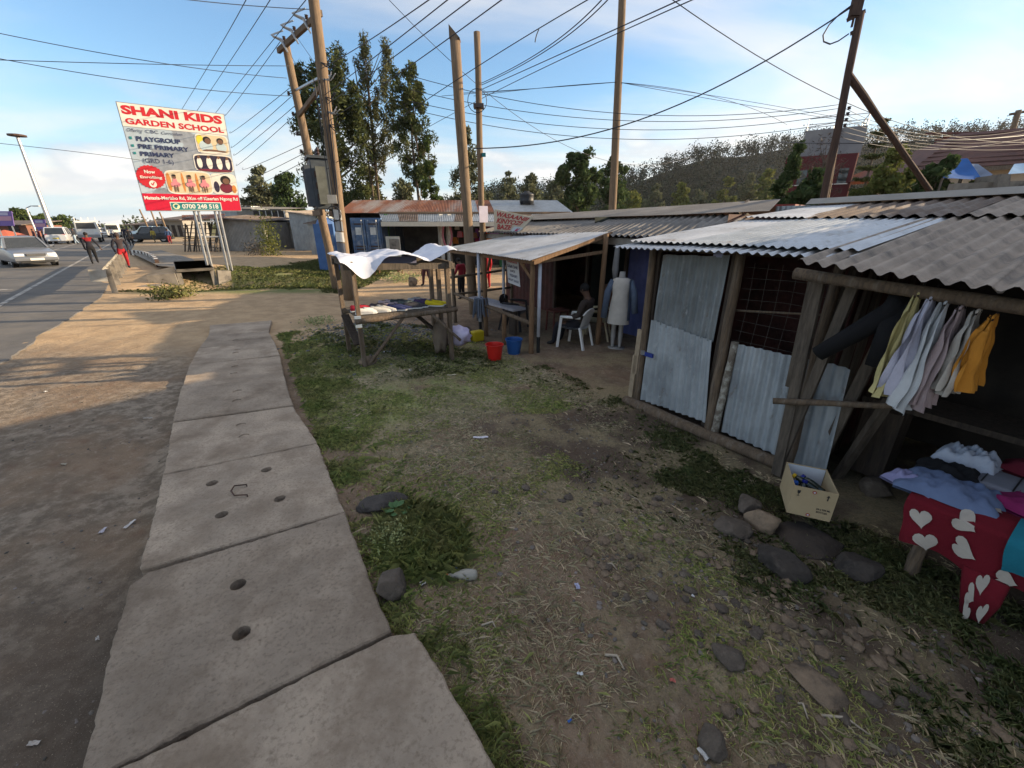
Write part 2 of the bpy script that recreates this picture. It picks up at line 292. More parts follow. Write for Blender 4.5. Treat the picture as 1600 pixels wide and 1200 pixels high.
    gv = mt('MULTIPLY', mt('MULTIPLY', rm(mt('ADD', Y, mt('MULTIPLY', nz(.7, 4), 1.2)), 13.7, 14.6), rm(Y, 40, 34)), mt('MULTIPLY', rm(X, -13.5, -12), rm(X, -5.6, -6.8)))
    c = mxc(mt('MULTIPLY', gv, rm(nz(.8, 6, .6, 5), .32, .48)), c, grassy)
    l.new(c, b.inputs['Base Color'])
    bp = nd(t, 'ShaderNodeBump'); bp.inputs['Strength'].default_value = .9; bp.inputs['Distance'].default_value = .03
    hh = mt('ADD', mt('MULTIPLY', nz(9, 8, .72), 1.2), mt('MULTIPLY', nz(60, 6, .7), .45)); l.new(hh, bp.inputs['Height']); l.new(bp.outputs[0], b.inputs['Normal'])
    return m
m_ground = ground_material()
def axis(lo, hi, step, far, growth=1.22):
    a = list(np.arange(lo, hi+1e-6, step)); d = step; x = hi
    while x < far: d *= growth; x += d; a.append(x)
    d = step; x = lo
    while x > -far: d *= growth; x -= d; a.insert(0, x)
    return a
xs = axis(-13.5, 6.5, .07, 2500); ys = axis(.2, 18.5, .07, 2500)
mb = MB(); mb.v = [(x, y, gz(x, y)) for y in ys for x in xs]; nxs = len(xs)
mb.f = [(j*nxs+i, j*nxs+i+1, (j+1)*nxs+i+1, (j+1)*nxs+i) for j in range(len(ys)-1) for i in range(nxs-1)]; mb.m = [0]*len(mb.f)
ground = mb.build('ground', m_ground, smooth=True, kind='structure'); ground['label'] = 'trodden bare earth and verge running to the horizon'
# ---- tarmac road
m_tar = M('dusty tarmac', (.150, .140, .128), (.105, .10, .093), 1.2, .9, .5, 90, c3=(.20, .175, .14), s3=.8, t3=(.5, .75), coord='World')
bp_ = [G(u, v) for u, v in ((205, 393), (190, 420), (160, 465), (128, 487), (88, 511), (40, 545), (-30, 592), (-140, 640), (-330, 700))]
fr = bp_[0]; bp_ = [fr+Vector((RDX, RDY, 0))*d for d in (900, 300, 100, 40)]+bp_
pts = []
for i in range(len(bp_)-1):
    n = 1 if i < 3 else 10
    pts += [bp_[i].lerp(bp_[i+1], k/n) for k in range(n)]
pts.append(bp_[-1]); perp = Vector((-RDY, RDX, 0))
mb = MB(); rows = []
for p in pts:
    j = .10*mn.noise(p*1.3)+.05*mn.noise(p*5) if p.y < 40 else 0
    e = p+perp*(-j); along = p.dot(Vector((RDX, RDY, 0))); across = p.dot(perp); lft = p+perp*max(14.0, 24-across)
    rows.append([Vector((e.x, e.y, -.02)), Vector((e.x, e.y, .016))+perp*.03, Vector((p.x, p.y, .03))+perp*2, Vector((lft.x, lft.y, .03))])
mb.loft(rows, closed=False, cap=False)
road = mb.build('road', m_tar, kind='structure'); road['label'] = 'dusty grey tarmac road with a worn edge line'
m_line = M('worn road paint', (.50, .47, .41), (.30, .28, .25), 5, .85, coord='World', c3=(.15, .14, .13), s3=2.6, t3=(.48, .6))
def strip(name, p, q, wd, z=.036, mat=m_line, n=14):
    p = Vector(p); q = Vector(q); d = (q-p).normalized(); x = Vector((-d.y, d.x, 0))*wd/2; mb = MB()
    return mb.grid(lambda i, j: Vector((*(p.lerp(q, j)+x*(2*i-1)).xy, z)), 1, n).build(name, mat, road)
strip('edge_line', G(-60, 513), G(212, 359), .13)
strip('lane_line', G(-110, 447), G(205, 357), .12); strip('stop_line', G(0, 455.5), G(14, 453.5), .35)
# ---- footpath of concrete cover slabs
JT = [((327, 508), (425, 500)), ((325, 524), (420, 517)), ((310, 543), (430, 535)), ((295, 570), (438, 555)), ((282, 608), (445, 588)), ((268, 660), (459, 633)), ((252, 741), (497, 691)), ((214, 891), (540, 799)), ((118, 1232), (613, 986)), ((-190, 1900), (905, 1420))]
HOLES = {1: [(368, 531, 1)], 2: [(371, 546, 1), (368, 551, 1)], 3: [(367, 572, 1), (365, 583, 1)], 4: [(371, 612, 1), (370, 627, 1)], 5: [(376, 663, 1), (381, 680, 1)], 6: [(331, 754, 0), (416, 733, 0), (346, 803, 0), (437, 778, 0)], 7: [(372, 913, 0), (377, 989, 0)]}
ZT = .07
bed = MB(); c0 = [G(*a, ZT) for a, b in JT]; c1_ = [G(*b, ZT) for a, b in JT]
bed.loft([[Vector((*(a.lerp(b, .06)).xy, .0)), Vector((*(a.lerp(b, .94)).xy, .0))] for a, b in zip(c0, c1_)], closed=False, cap=False)
path = bed.build('path', m_dirtm, kind='structure'); path['label'] = 'footpath of loose concrete drain cover slabs'
def slab(i):
    (l0, r0), (l1, r1) = JT[i], JT[i+1]; dz = ZT+random.uniform(-.012, .012); tilt = random.uniform(-.006, .006)
    P = [G(*l1, ZT), G(*r1, ZT), G(*r0, ZT), G(*l0, ZT)]; cen = sum(P, Vector())/4; gap = .014 if i < 5 else .02
    if i == 7: P[3] = G(228, 893, ZT); P.insert(4, G(200, 913, ZT)); P.insert(5, G(163, 1027, ZT))   # broken corner
    if i == 8: P = [P[0], P[1], G(700, 1060, ZT), G(650, 985, ZT), G(614, 990, ZT), G(500, 1042, ZT), P[3]]
    loop = []
    for k in range(len(P)):
        a, b = P[k], P[(k+1) % len(P)]; n = max(2, int((b-a).length/.035))
        for q in range(n):
            p = a.lerp(b, q/n); d = (cen-p).normalized(); loop.append(p+d*(gap/2+.009*mn.noise(p*5)+.004*mn.noise(p*22)+(.009*random.random()**4)+(.03*max(0, mn.noise(p*2.7+Vector((7, 3, 0)))-.45))))
    hs = [(G(u, v, ZT), k) for u, v, k in HOLES.get(i, [])]
    bm = bmesh.new(); n = len(loop); zt = lambda p: dz+tilt*(p.x-cen.x)
    ins = [bm.verts.new((*(p+(cen-p).normalized()*.010).xy, zt(p))) for p in loop]; ou = [bm.verts.new((p.x, p.y, zt(p)-.010)) for p in loop]; lo = [bm.verts.new((p.x, p.y, -.06)) for p in loop]
    ed = [bm.edges.new((ins[k], ins[(k+1) % n])) for k in range(n)]
    for p, k in hs:
        r = .044 if k == 0 else .05; c = [bm.verts.new((p.x+r*(1+.12*mn.noise((j, p.x*3, 1)))*cos(2*pi*j/14), p.y+r*sin(2*pi*j/14), zt(p))) for j in range(14)]
        e = [bm.edges.new((c[j], c[(j+1) % 14])) for j in range(14)]; ed += e
        dp = .085 if k == 0 else .011
        c2 = [bm.verts.new((v.co.x*.96+p.x*.04, v.co.y*.96+p.y*.04, v.co.z-dp)) for v in c]
        for j in range(14): bm.faces.new((c[j], c[(j+1) % 14], c2[(j+1) % 14], c2[j]))
        bm.faces.new(c2)
    bmesh.ops.triangle_fill(bm, edges=ed, use_beauty=True, use_dissolve=False)
    for A_, B_ in ((ins, ou), (ou, lo)):
        for k in range(n): bm.faces.new((A_[k], A_[(k+1) % n], B_[(k+1) % n], B_[k]))
    bmesh.ops.recalc_face_normals(bm, faces=bm.faces)
    me = bpy.data.meshes.new('slab'); bm.to_mesh(me); bm.free(); me.materials.append(m_conc); o = bpy.data.objects.new('slab', me)
    for v in me.vertices: v.co -= ORG[path.name]
    link(o, path); return o
for i in range(len(JT)-1):
    o = slab(i)
    if i == 6:
        hp = [G(u, v, ZT+.012) for u, v in ((385, 757), (366, 759), (361, 767), (366, 774), (386, 773))]
        MB().tube([hp[0]-Vector((0, 0, .03))]+hp+[hp[-1]-Vector((0, 0, .03))], .006, 6).build('lifting_hook', M('rusty iron', (.09, .05, .035), (.05, .035, .03), 20, .8), o, label=None)
        o.children[0].location = (0, 0, 0); me = o.children[0].data
        for v in me.vertices: v.co += Vector((0, 0, 0))-ORG[path.name]
# ---- hill beyond the roofs
SIL = [(690, 330), (760, 308), (860, 300), (940, 292), (1000, 276), (1060, 258), (1110, 246), (1160, 240), (1210, 229), (1260, 222), (1350, 217), (1450, 212), (1600, 210), (1760, 208), (1950, 220)]
def sil(u):
    for (a, b), (c, d) in zip(SIL, SIL[1:]):
        if a <= u <= c: return b+(d-b)*(u-a)/(c-a)
    return 330
def hillp(i, j):
    u = 690+1260*i; top = Q(u, sil(u), 300); base = Q(u, 345, 170); back = Vector((top.x*1.5, 450, -1)); zt = top.z-1
    if j < .6: k = j/.6; p = base.lerp(top, k); z = -1.5+(zt+1.5)*(k**1.25)
    else: k = (j-.6)/.4; p = top.lerp(back, k); z = zt*(1-k*k)-1.5*k
    return Vector((p.x, p.y, z+2.2*mn.noise((p.x*.02, p.y*.02, 2))*min(1, j*3)*(j < .95)))
mb = MB(); mb.grid(hillp, 90, 24)
hill = mb.build('hill', M('hill undergrowth', (.010, .020, .012), (.016, .026, .015), .05, .95, coord='World'), smooth=True, kind='structure'); hill['label'] = 'wooded hill rising behind the market roofs'
# ------------------------------------------------------------------ vegetation
def leaf_m(name, c, c2, isl=.35, tr=.25): return M(name, c, c2, 1.2, .95, spec=.04, isl=isl, trans=tr, coord='World', lo=.3, hi=.7)
m_lf_dark = leaf_m('dark conifer needles', (.045, .068, .030), (.085, .092, .034))
m_lf_olive = leaf_m('olive feathery needles', (.085, .10, .048), (.125, .12, .055))
m_lf_grey = leaf_m('grey green leaves', (.095, .11, .065), (.13, .135, .08))
m_lf_green = leaf_m('green leaves', (.055, .085, .028), (.085, .11, .035))
m_lf_yel = leaf_m('yellow green leaves', (.10, .125, .034), (.14, .145, .045))
m_lf_deep = leaf_m('deep green leaves', (.040, .066, .026), (.06, .088, .034))
m_bark = M('grey brown bark', (.13, .10, .075), (.075, .06, .048), 8, .92, .6, 14, st=(4, 4, .6))
def quads(C, size, asp=.5, up=None, rng=RNG):            # leaf-sized faces at points C
    n = len(C); d = rng.normal(size=(n, 3)); d /= np.linalg.norm(d, axis=1)[:, None]
    if up is not None: d = d*(1-abs(up))+np.array([0, 0, up]); d /= np.linalg.norm(d, axis=1)[:, None]
    e = rng.normal(size=(n, 3)); e -= d*(e*d).sum(1)[:, None]; e /= np.linalg.norm(e, axis=1)[:, None]
    s = (size*rng.uniform(.6, 1.35, n))[:, None]
    return np.stack([C-d*s*.5-e*s*asp*.1, C-e*s*asp*.5, C+d*s*.5, C+e*s*asp*.5], axis=1)
def mesh_quads(name, V, mat, parent=None, **kw):
    n = len(V); me = bpy.data.meshes.new(name); og = Vector(V.reshape(-1, 3).mean(0)); og.z = V[..., 2].min()
    if parent is not None: og = ORG.get(parent.name, Vector((0, 0, 0)))
    k = V.shape[1]; me.vertices.add(n*k); me.vertices.foreach_set('co', (V.reshape(-1, 3)-np.array(og)).ravel().astype(np.float32))
    me.loops.add(n*k); me.loops.foreach_set('vertex_index', np.arange(n*k, dtype=np.int32)); me.polygons.add(n)
    me.polygons.foreach_set('loop_start', np.arange(0, n*k, k, dtype=np.int32)); me.materials.append(mat); me.update(calc_edges=True)
    o = bpy.data.objects.new(name, me)
    if parent is None: o.location = og
    link(o, parent); ORG[o.name] = og; return tag(o, **kw)
def clumps(cs, per, rng=RNG):                            # cs: (centre, (rx, ry, rz))
    out_ = []
    for c, r in cs:
        q = rng.normal(size=(per, 3)); q /= np.linalg.norm(q, axis=1)[:, None]; q *= (rng.uniform(0, 1, per)**.45)[:, None]
        out_.append(np.array(c)+q*np.array(r))
    return np.concatenate(out_)
def tree(name, label, base, h, prof, n, cr, per, leaf, mat, asp=.5, up=None, tr=.25, flat_=.7, trunk_top=.8, cat='tree', group=None, limbs=5, stems=1, gapk=.0, lean=(0, 0), plumes=None):
    """prof: (height share, half-width in metres, sideways offset) of the crown outline"""
    base = Vector(base); root = thing(name, label, cat, base, group); cs = []
    hs = [p[0] for p in prof]; ws = [p[1] for p in prof]; of = [p[2] if len(p) > 2 else 0 for p in prof]
    sd = random.uniform(0, 90); tries = 0
    while len(cs) < n and tries < n*8:
        tries += 1; t = random.uniform(hs[0], hs[-1]); wv = np.interp(t, hs, ws)
        if random.random() > (wv/max(ws))**1.3+.12: continue
        an = random.uniform(0, 2*pi); rr = wv*math.sqrt(random.random()); k = cr*random.uniform(.6, 1.25)*(.55+.45*wv/max(ws))
        p = base+Vector((np.interp(t, hs, of)+cos(an)*max(0, rr-k*.4)+lean[0]*t, sin(an)*max(0, rr-k*.4)+lean[1]*t, t*h))
        if gapk and mn.noise(p*gapk*1.6+Vector((sd, 0, 0))) < -.26: continue
        cs.append((p, (k, k, k*flat_)))
    for ox, oy, t0, t1, rr_, nn in plumes or []:              # separate upright tips
        for q in range(nn): t = t0+(t1-t0)*(q+random.random())/nn; an = random.uniform(0, 6.28); r_ = rr_*math.sqrt(max(.05, 1-((t-t0)/(t1-t0))**2))*random.random()**.5; k = cr*random.uniform(.5, 1.1); cs.append((base+Vector((ox+cos(an)*r_, oy+sin(an)*r_, t*h)), (k, k, k*flat_)))
    V = quads(clumps(cs, per), leaf, asp, up)
    mesh_quads('crown', V, mat, root)
    tk = MB()
    for s_ in range(stems):
        o = Vector((random.uniform(-1, 1), random.uniform(-1, 1), 0))*max(ws)*.18*(stems > 1); tp = base+Vector((np.interp(trunk_top, hs, of)+lean[0]*trunk_top, lean[1]*trunk_top, h*trunk_top))+o*2.4
        tk.log(base+o-Vector((0, 0, .3)), tp, tr, tr*.25, n=7, seg=7, bend=tr*.8)
    for c, r in random.sample(cs, min(limbs, len(cs))):
        t0 = max(.12, min(trunk_top*.85, (c.z-base.z)/h-.12)); st = base+Vector((np.interp(t0, hs, of), 0, t0*h)); tk.tube([st, st.lerp(c, .55)+Vector((0, 0, -.1)), c], [tr*.35, tr*.22, tr*.08], 5)
    tk.build('trunk', m_bark, root); return root
def tpx(u0, u1, v0, vb, Y, zb=None):                     # size of a crown whose edges are seen at u0..u1, v0..vb
    b = Q((u0+u1)/2, vb, Y); t = Q((u0+u1)/2, v0, Y); z0 = gz(b.x, Y) if zb is None else zb
    wv = (Q(u1, (v0+vb)/2, Y).x-Q(u0, (v0+vb)/2, Y).x)/2
    return Vector((b.x, Y, z0)), t.z-z0, wv
b, h, wv = tpx(478, 585, 96, 318, 36)
tree('conifer_tree', 'broad dark conifer behind the transformer pole, leftmost of the tall trees', b, h, [(.08, .65*wv), (.25, 1.0*wv), (.5, 1.0*wv), (.68, 1.0*wv), (.85, .75*wv), (1, .15*wv)], 135, .66, 105, .38, m_lf_dark, .28, -.2, .3, 1.2, gapk=.7, limbs=18, plumes=[(-1.6, 0, .7, .98, .6, 12), (.9, .3, .72, 1.03, .5, 12), (2.2, 0, .6, .9, .5, 10)])
b, h, wv = tpx(548, 632, 56, 318, 38)
tree('conifer_tree', 'tallest feathery tree with three upright tips behind the rusty roof', b, h, [(.36, .3*wv), (.48, .7*wv), (.6, .8*wv), (.72, .6*wv)], 40, .40, 75, .30, m_lf_olive, .25, .35, .13, 1.9, stems=3, gapk=.6, limbs=22, trunk_top=.92, plumes=[(-1.7, 0, .52, .95, .85, 36), (.1, .2, .48, 1.0, 1.0, 46), (1.8, 0, .48, .98, .95, 42), (2.9, .3, .45, .74, .6, 14)])
b, h, wv = tpx(622, 696, 98, 318, 34)
tree('conifer_tree', 'lopped conifer with bare lower trunk and a round tuft on top', b, h, [(.38, .3*wv), (.46, .9*wv), (.6, .95*wv), (.72, .8*wv, -.3), (.85, .85*wv, -.5), (.97, .6*wv, -.4), (1, .2*wv, -.3)], 80, .46, 100, .32, m_lf_dark, .28, -.15, .16, 1.1, gapk=.8, limbs=16)
b, h, wv = tpx(648, 700, 216, 320, 30)
tree('conifer_tree', 'small bright green cone shaped conifer behind the rusty roof', b, h, [(.03, .9*wv), (.2, 1.0*wv), (.5, .75*wv), (.8, .35*wv), (1, .03*wv)], 90, .4, 120, .26, m_lf_green, .3, .3, .12, 1.1)
b, h, wv = tpx(690, 775, 196, 322, 36)
tree('leafy_tree', 'loose grey green tree behind the two slim poles', b, h, [(.1, .8*wv), (.3, 1.0*wv), (.55, .8*wv), (.8, .5*wv), (1, .12*wv)], 95, .5, 80, .28, m_lf_grey, .42, .1, .18, 1.2, gapk=.7, limbs=14)
b, h, wv = tpx(383, 440, 262, 330, 60)
tree('eucalyptus_tree', 'spreading eucalyptus with pale open crown above the sheds', b, h, [(.35, .6*wv), (.55, 1.0*wv), (.8, .95*wv), (1, .4*wv)], 46, .95, 90, .5, m_lf_grey, .45, -.2, .22, .6, gapk=.3, limbs=16)
b, h, wv = tpx(425, 486, 270, 330, 56)
tree('eucalyptus_tree', 'dark rounded tree between the eucalyptus and the transformer', b, h, [(.1, .7*wv), (.45, 1.0*wv), (.8, .8*wv), (1, .3*wv)], 70, .9, 90, .45, m_lf_deep, .5, None, .22, .8, gapk=.3)
b, h, wv = tpx(604, 655, 278, 322, 50)
tree('leafy_tree', 'low round tree peeping over the middle of the rusty roof', b, h, [(.1, .8*wv), (.5, 1.0*wv), (.85, .7*wv), (1, .2*wv)], 50, .8, 80, .4, m_lf_grey, .5)
b, h, wv = tpx(548, 612, 250, 330, 44)
tree('leafy_tree', 'shaggy low tree under the tallest feathery tree', b, h, [(.05, .9*wv), (.4, 1.0*wv), (.75, .7*wv), (1, .2*wv)], 60, .8, 90, .36, m_lf_olive, .4)
for i, (u0, u1, v0, Y, mt_, lb) in enumerate([(772, 816, 268, 75, m_lf_grey, 'tall thin tree just right of the slim poles'), (808, 850, 272, 70, m_lf_grey, 'pale tree behind the water tank'), (842, 884, 282, 80, m_lf_grey, 'hazy tree left of the dark broad tree')]):
    b, h, wv = tpx(u0, u1, v0, 330, Y)
    tree('leafy_tree', lb, b, h, [(.1, .7*wv), (.4, 1.0*wv), (.75, .8*wv), (1, .25*wv)], 42, 1.1, 70, .62, mt_, .5, gapk=.2)
b, h, wv = tpx(868, 938, 230, 332, 46)
tree('broad_tree', 'dark broad leaved tree standing alone left of the tall bare pole', b, h, [(.12, .5*wv), (.3, .75*wv), (.5, 1.0*wv), (.75, .95*wv), (.92, .6*wv), (1, .2*wv)], 64, .75, 90, .42, m_lf_deep, .6, None, .2, .8, gapk=.45, limbs=12)
b, h, wv = tpx(922, 985, 246, 332, 52)
tree('broad_tree', 'smaller dark tree half behind the tall bare pole', b, h, [(.05, .6*wv), (.35, .9*wv), (.6, 1.0*wv), (.85, .7*wv), (1, .2*wv)], 54, .8, 80, .42, m_lf_deep, .6, None, .2, .8, gapk=.4)
k = 0
for u, v0, Y, c in [(985, 296, 95, 'y'), (1022, 290, 110, 'g'), (1062, 284, 105, 'y'), (1095, 280, 120, 'g'), (1128, 276, 112, 'y'), (1160, 270, 120, 'g'), (1190, 262, 105, 'y')]:
    b, h, wv = tpx(u-24, u+24, v0, 334, Y); k += 1
    tree('roadside_tree', 'slender light green tree in the row below the hill, number %s from the left' % ['one', 'two', 'three', 'four', 'five', 'six', 'seven'][k-1], b, h, [(.08, .6*wv), (.35, 1.0*wv), (.7, .7*wv), (1, .2*wv)], 34, 1.5, 60, .9, m_lf_yel if c == 'y' else m_lf_grey, .5, group='trees below the hill', gapk=.15)
# right hand side, just behind the shack roofs
b, h, wv = tpx(1194, 1244, 220, 330, 19)
tree('cypress_tree', 'dark cone shaped cypress behind the red container', b, h, [(.03, .95*wv), (.25, 1.0*wv), (.5, .8*wv), (.75, .5*wv), (1, .08*wv, .3)], 90, .34, 130, .2, m_lf_deep, .45, .3, .1, 1.1)
b, h, wv = tpx(1222, 1300, 262, 335, 17)
tree('creeper_bush', 'mound of dark creeper right of the cypress', b, h, [(.02, 1.0*wv), (.4, .95*wv), (.75, .7*wv), (1, .2*wv)], 70, .42, 120, .2, m_lf_deep, .7, cat='bush')
b, h, wv = tpx(1238, 1306, 176, 320, 26)
tree('thin_tree', 'sparse nearly leafless tree in front of the red building', b, h, [(.3, .5*wv), (.5, .9*wv), (.75, 1.0*wv), (1, .35*wv, .6)], 46, .42, 26, .22, M('dry brown twigs', (.085, .062, .05), (.06, .05, .04), 3, .9, isl=.3), .16, .35, .1, 1.6, limbs=40, trunk_top=.8)
b, h, wv = tpx(1312, 1368, 190, 330, 24)
rt = thing('araucaria_tree', 'slim monkey puzzle tree with tiers of level branches', 'tree', b); tk = MB(); tk.log(b, b+Vector((0, 0, h)), .11, .03, seg=8); tk.build('trunk', m_bark, rt); cs = []
for i in range(11):
    t = .25+.74*i/10; r = wv*(1.05-t)*1.1+.08
    for j in range(6):
        a = j*pi/3+i; 
        for q in (.35, .7, 1): cs.append((b+Vector((cos(a)*r*q, sin(a)*r*q, t*h+q*.12)), (.16, .16, .07)))
mesh_quads('crown', quads(clumps(cs, 26), .16, .4), m_lf_dark, rt)
b, h, wv = tpx(1322, 1428, 226, 335, 16.5)
tree('leafy_bush', 'tall sunlit yellow green bush between the leaning pole and its brace', b, h, [(.02, 1.0*wv), (.45, 1.0*wv), (.75, .7*wv), (1, .15*wv)], 95, .42, 110, .2, m_lf_yel, .5, .1, .1, .9, cat='bush', gapk=.6)
b, h, wv = tpx(1402, 1498, 250, 335, 15)
tree('leafy_bush', 'dense green bush beside the brace foot and the blue tarpaulin', b, h, [(.02, 1.0*wv), (.5, 1.0*wv), (.8, .75*wv), (1, .3*wv)], 95, .4, 120, .18, m_lf_deep, .6, .1, .1, .9, cat='bush')
for u, v0, Y, lb in [(1515, 285, 14.5, 'clipped bush under the blue tarpaulin'), (1585, 268, 15, 'bush at the right edge above the roof')]:
    b, h, wv = tpx(u-26, u+26, v0, 335, Y); tree('leafy_bush', lb, b, h, [(.02, wv), (.6, wv), (1, .4*wv)], 46, .3, 110, .16, m_lf_green, .6, cat='bush')
# unseen trees added beyond the right edge to shade foreground and near roofs
for k, (x, y, h_) in enumerate(((14.0, 6.6, 4.6), (14.0, 5.2, 5.2), (14.5, 1.6, 5.8), (13.5, -2.0, 5.4))): tree('leafy_tree', 'unseen leafy shade tree added behind the clothes stall, %s of four beyond the right edge' % ['farthest', 'second', 'third', 'nearest'][k], (x, y, -.2), h_, [(.03, 1.8), (.4, 2.4), (.75, 1.9), (1, .6)], 190, .8, 110, .5, m_lf_green, .7, group='shade trees added behind the clothes stall')
# left of the road
for u0, u1, v0, Y, lb in [(16, 62, 328, 85, 'bushy green tree behind the street lamp left of the road'), (58, 112, 334, 95, 'spreading green tree right of the small purple banner'), (-40, 20, 340, 90, 'tree at the left edge behind the purple banner')]:
    b, h, wv = tpx(u0, u1, v0, 362, Y); tree('roadside_tree', lb, b, h, [(.15, .6*wv), (.45, 1.0*wv), (.8, .8*wv), (1, .2*wv)], 60, 1.1, 80, .6, m_lf_green, .5, gapk=.2)
# far woods, one mass each
cs = []
for i in range(3600):
    u = random.uniform(0, 1); j = .05+.6*random.random(); p = hillp(u, j)
    if p.x < -60: continue
    hh = random.uniform(6, 12); r = random.uniform(2.0, 3.6); q = p+Vector((0, 0, hh*.6)); cs.append((q, (r, r, hh*.5)))
mesh_quads('forest', quads(clumps(cs, 52), 1.05, .6), leaf_m('hill forest leaves', (.010, .020, .012), (.016, .027, .015), .2, .0), label='dense eucalyptus forest covering the hill', kind='stuff')
cs = []
for i in range(420):
    u = random.uniform(-420, 1250); Y = random.uniform(150, 260); p = Q(u, 350, Y); hh = random.uniform(2.5, 7)*(1.25 if u > 700 else .8)
    if 120 < u < 200: hh *= .5
    cs.append((Vector((p.x, Y, hh*.5)), (random.uniform(2, 4), 3, hh*.55)))
mesh_quads('distant_trees', quads(clumps(cs, 36), 1.2, .6), leaf_m('distant leaves', (.040, .055, .030), (.06, .07, .036), .3, .1), label='far line of low trees along the horizon', kind='stuff')
# ================================================================== ROADSIDE
def text_mesh(txt, bold=.0, shear=0):
    cu = bpy.data.curves.new('lettering', 'FONT'); cu.body = txt; cu.offset = bold; cu.resolution_u = 3; cu.shear = shear; cu.align_x = 'LEFT'
    o = bpy.data.objects.new('lettering', cu); COL.objects.link(o); dg = bpy.context.evaluated_depsgraph_get()
    me = bpy.data.meshes.new_from_object(o.evaluated_get(dg)); bpy.data.objects.remove(o); bpy.data.curves.remove(cu)
    v = np.array([q.co[:] for q in me.vertices]); f = [tuple(p.vertices) for p in me.polygons]; bpy.data.meshes.remove(me)
    v[:, 0] -= v[:, 0].min(); v[:, 1] -= v[:, 1].min(); v[:, 0] /= v[:, 0].max(); v[:, 1] /= v[:, 1].max(); return v, f
def letters(mp, txt, x0, x1, y0, y1, mat, parent, bold=.02, off=.006, slope=0, shear=0, name='lettering'):
    v, f = text_mesh(txt, bold, shear); mb = MB(); mb.add([mp(x0+(x1-x0)*a, y0+(y1-y0)*b+slope*a, off) for a, b, _ in v], f); return mb.build(name, mat, parent)
def blob(mp, mb, cx, cy, rx, ry, off, m=0, n=14, a0=0, a1=2*pi):
    mb.add([mp(cx+rx*cos(a0+(a1-a0)*i/n), cy+ry*sin(a0+(a1-a0)*i/n), off) for i in range(n)], [tuple(range(n))], m)
def rect(mp, mb, x0, x1, y0, y1, off, m=0, n=1): mb.grid(lambda i, j: mp(x0+(x1-x0)*i, y0+(y1-y0)*j, off), n, n, m)
def quadmap(bl, br, tl, tr):
    nn = (br-bl).cross(tl-bl).normalized()
    return lambda x, y, o=0: bl.lerp(br, x).lerp(tl.lerp(tr, x), y)+nn*o
def paint(name, c, rough=.6): return flat(name, c, rough)
# ---- billboard
P = quadmap(Q(228, 330, 17.3), Q(378, 330, 19.2), Q(180, 158, 17.3), Q(350, 178, 19.2))
bb = thing('billboard', 'tall leaning school billboard on two steel legs beside the road', 'billboard', G(350, 431))
mb = MB(); mb.loft([[P(0, 0, -.06), P(1, 0, -.06), P(1, 1, -.06), P(0, 1, -.06)], [P(0, 0, 0), P(1, 0, 0), P(1, 1, 0), P(0, 1, 0)]]); mb.build('backing_board', m_steel, bb)
mb = MB(); mb.grid(lambda i, j: P(.008+.984*i, .008+.984*j, .004+.012*mn.noise((i*5, j*5, 1))*4*i*(1-i)), 12, 12); sh = mb.build('printed_sheet', M('billboard vinyl', (.42, .50, .57), (.33, .41, .48), .7, .6, c3=(.30, .33, .35), s3=2.5, t3=(.5, .8)), bb, smooth=True)
c_red, c_wht, c_nvy, c_teal = paint('print red', (.50, .02, .03)), M('print white', (.72, .69, .62), (.60, .57, .51), 1.5, .6), paint('print navy', (.03, .04, .10)), paint('print teal', (.02, .20, .21))
mb = MB(); rect(P, mb, .008, .992, .79, .992, .018); mb.build('header_band', c_wht, bb); mb = MB(); rect(P, mb, .008, .992, .008, .175, .018); mb.build('footer_band', paint('print crimson', (.55, .01, .04)), bb)
letters(P, 'SHANI KIDS', .03, .965, .895, .975, c_red, bb, .05, .024); letters(P, 'GARDEN SCHOOL', .04, .965, .81, .865, c_red, bb, .035, .024)
letters(P, 'Offering', .03, .17, .735, .775, c_nvy, bb, 0, .02, 0, .5); letters(P, 'CBC', .195, .31, .745, .775, c_nvy, bb, .0, .02); letters(P, 'Curriculum', .335, .535, .745, .772, c_nvy, bb, 0, .02, 0, .5)
for t_, x0, x1, y0, y1 in (('PLAYGROUP', .095, .50, .665, .71), ('PRE PRIMARY', .095, .565, .597, .64), ('PRIMARY', .095, .41, .53, .572)):
    letters(P, t_, x0, x1, y0, y1, c_nvy, bb, .03, .02); mb = MB(); rect(P, mb, .035, .058, y0+.012, y1-.008, .02); mb.build('bullet', c_teal, bb)
letters(P, '(GRD 1-6)', .10, .385, .455, .51, c_nvy, bb, .0, .02)
mb = MB(); mb.add([P(.135+(.128 if k % 2 else .138)*cos(2*pi*k/48), .335+(.106 if k % 2 else .114)*sin(2*pi*k/48), .02) for k in range(48)], [tuple(range(48))]); bd = mb.build('enrolling_badge', c_red, bb)
letters(P, 'Now', .085, .185, .368, .400, c_wht, bb, .03, .026); letters(P, 'Enrolling', .035, .238, .312, .345, c_wht, bb, .03, .026)
mb = MB(); blob(P, mb, .137, .268, .036, .034, .026); mb.build('tick_disc', c_wht, bb)
mb = MB(); mb.add([P(*q, .030) for q in ((.118, .270), (.125, .278), (.134, .265), (.152, .292), (.158, .286), (.135, .250))], [tuple(range(6))]); mb.build('tick', c_red, bb)
letters(P, 'Matasia-Merisho Rd, 3Km off Kiserian Ngong Rd', .02, .975, .105, .150, c_wht, bb, .03, .024)
mb = MB(); rect(P, mb, .25, .78, .008, .094, .022); mb.build('phone_box', c_wht, bb); mb = MB(); rect(P, mb, .258, .772, .014, .086, .026); mb.build('phone_box', c_teal, bb)
letters(P, '0700 248 518', .365, .745, .026, .074, c_wht, bb, .03, .031)
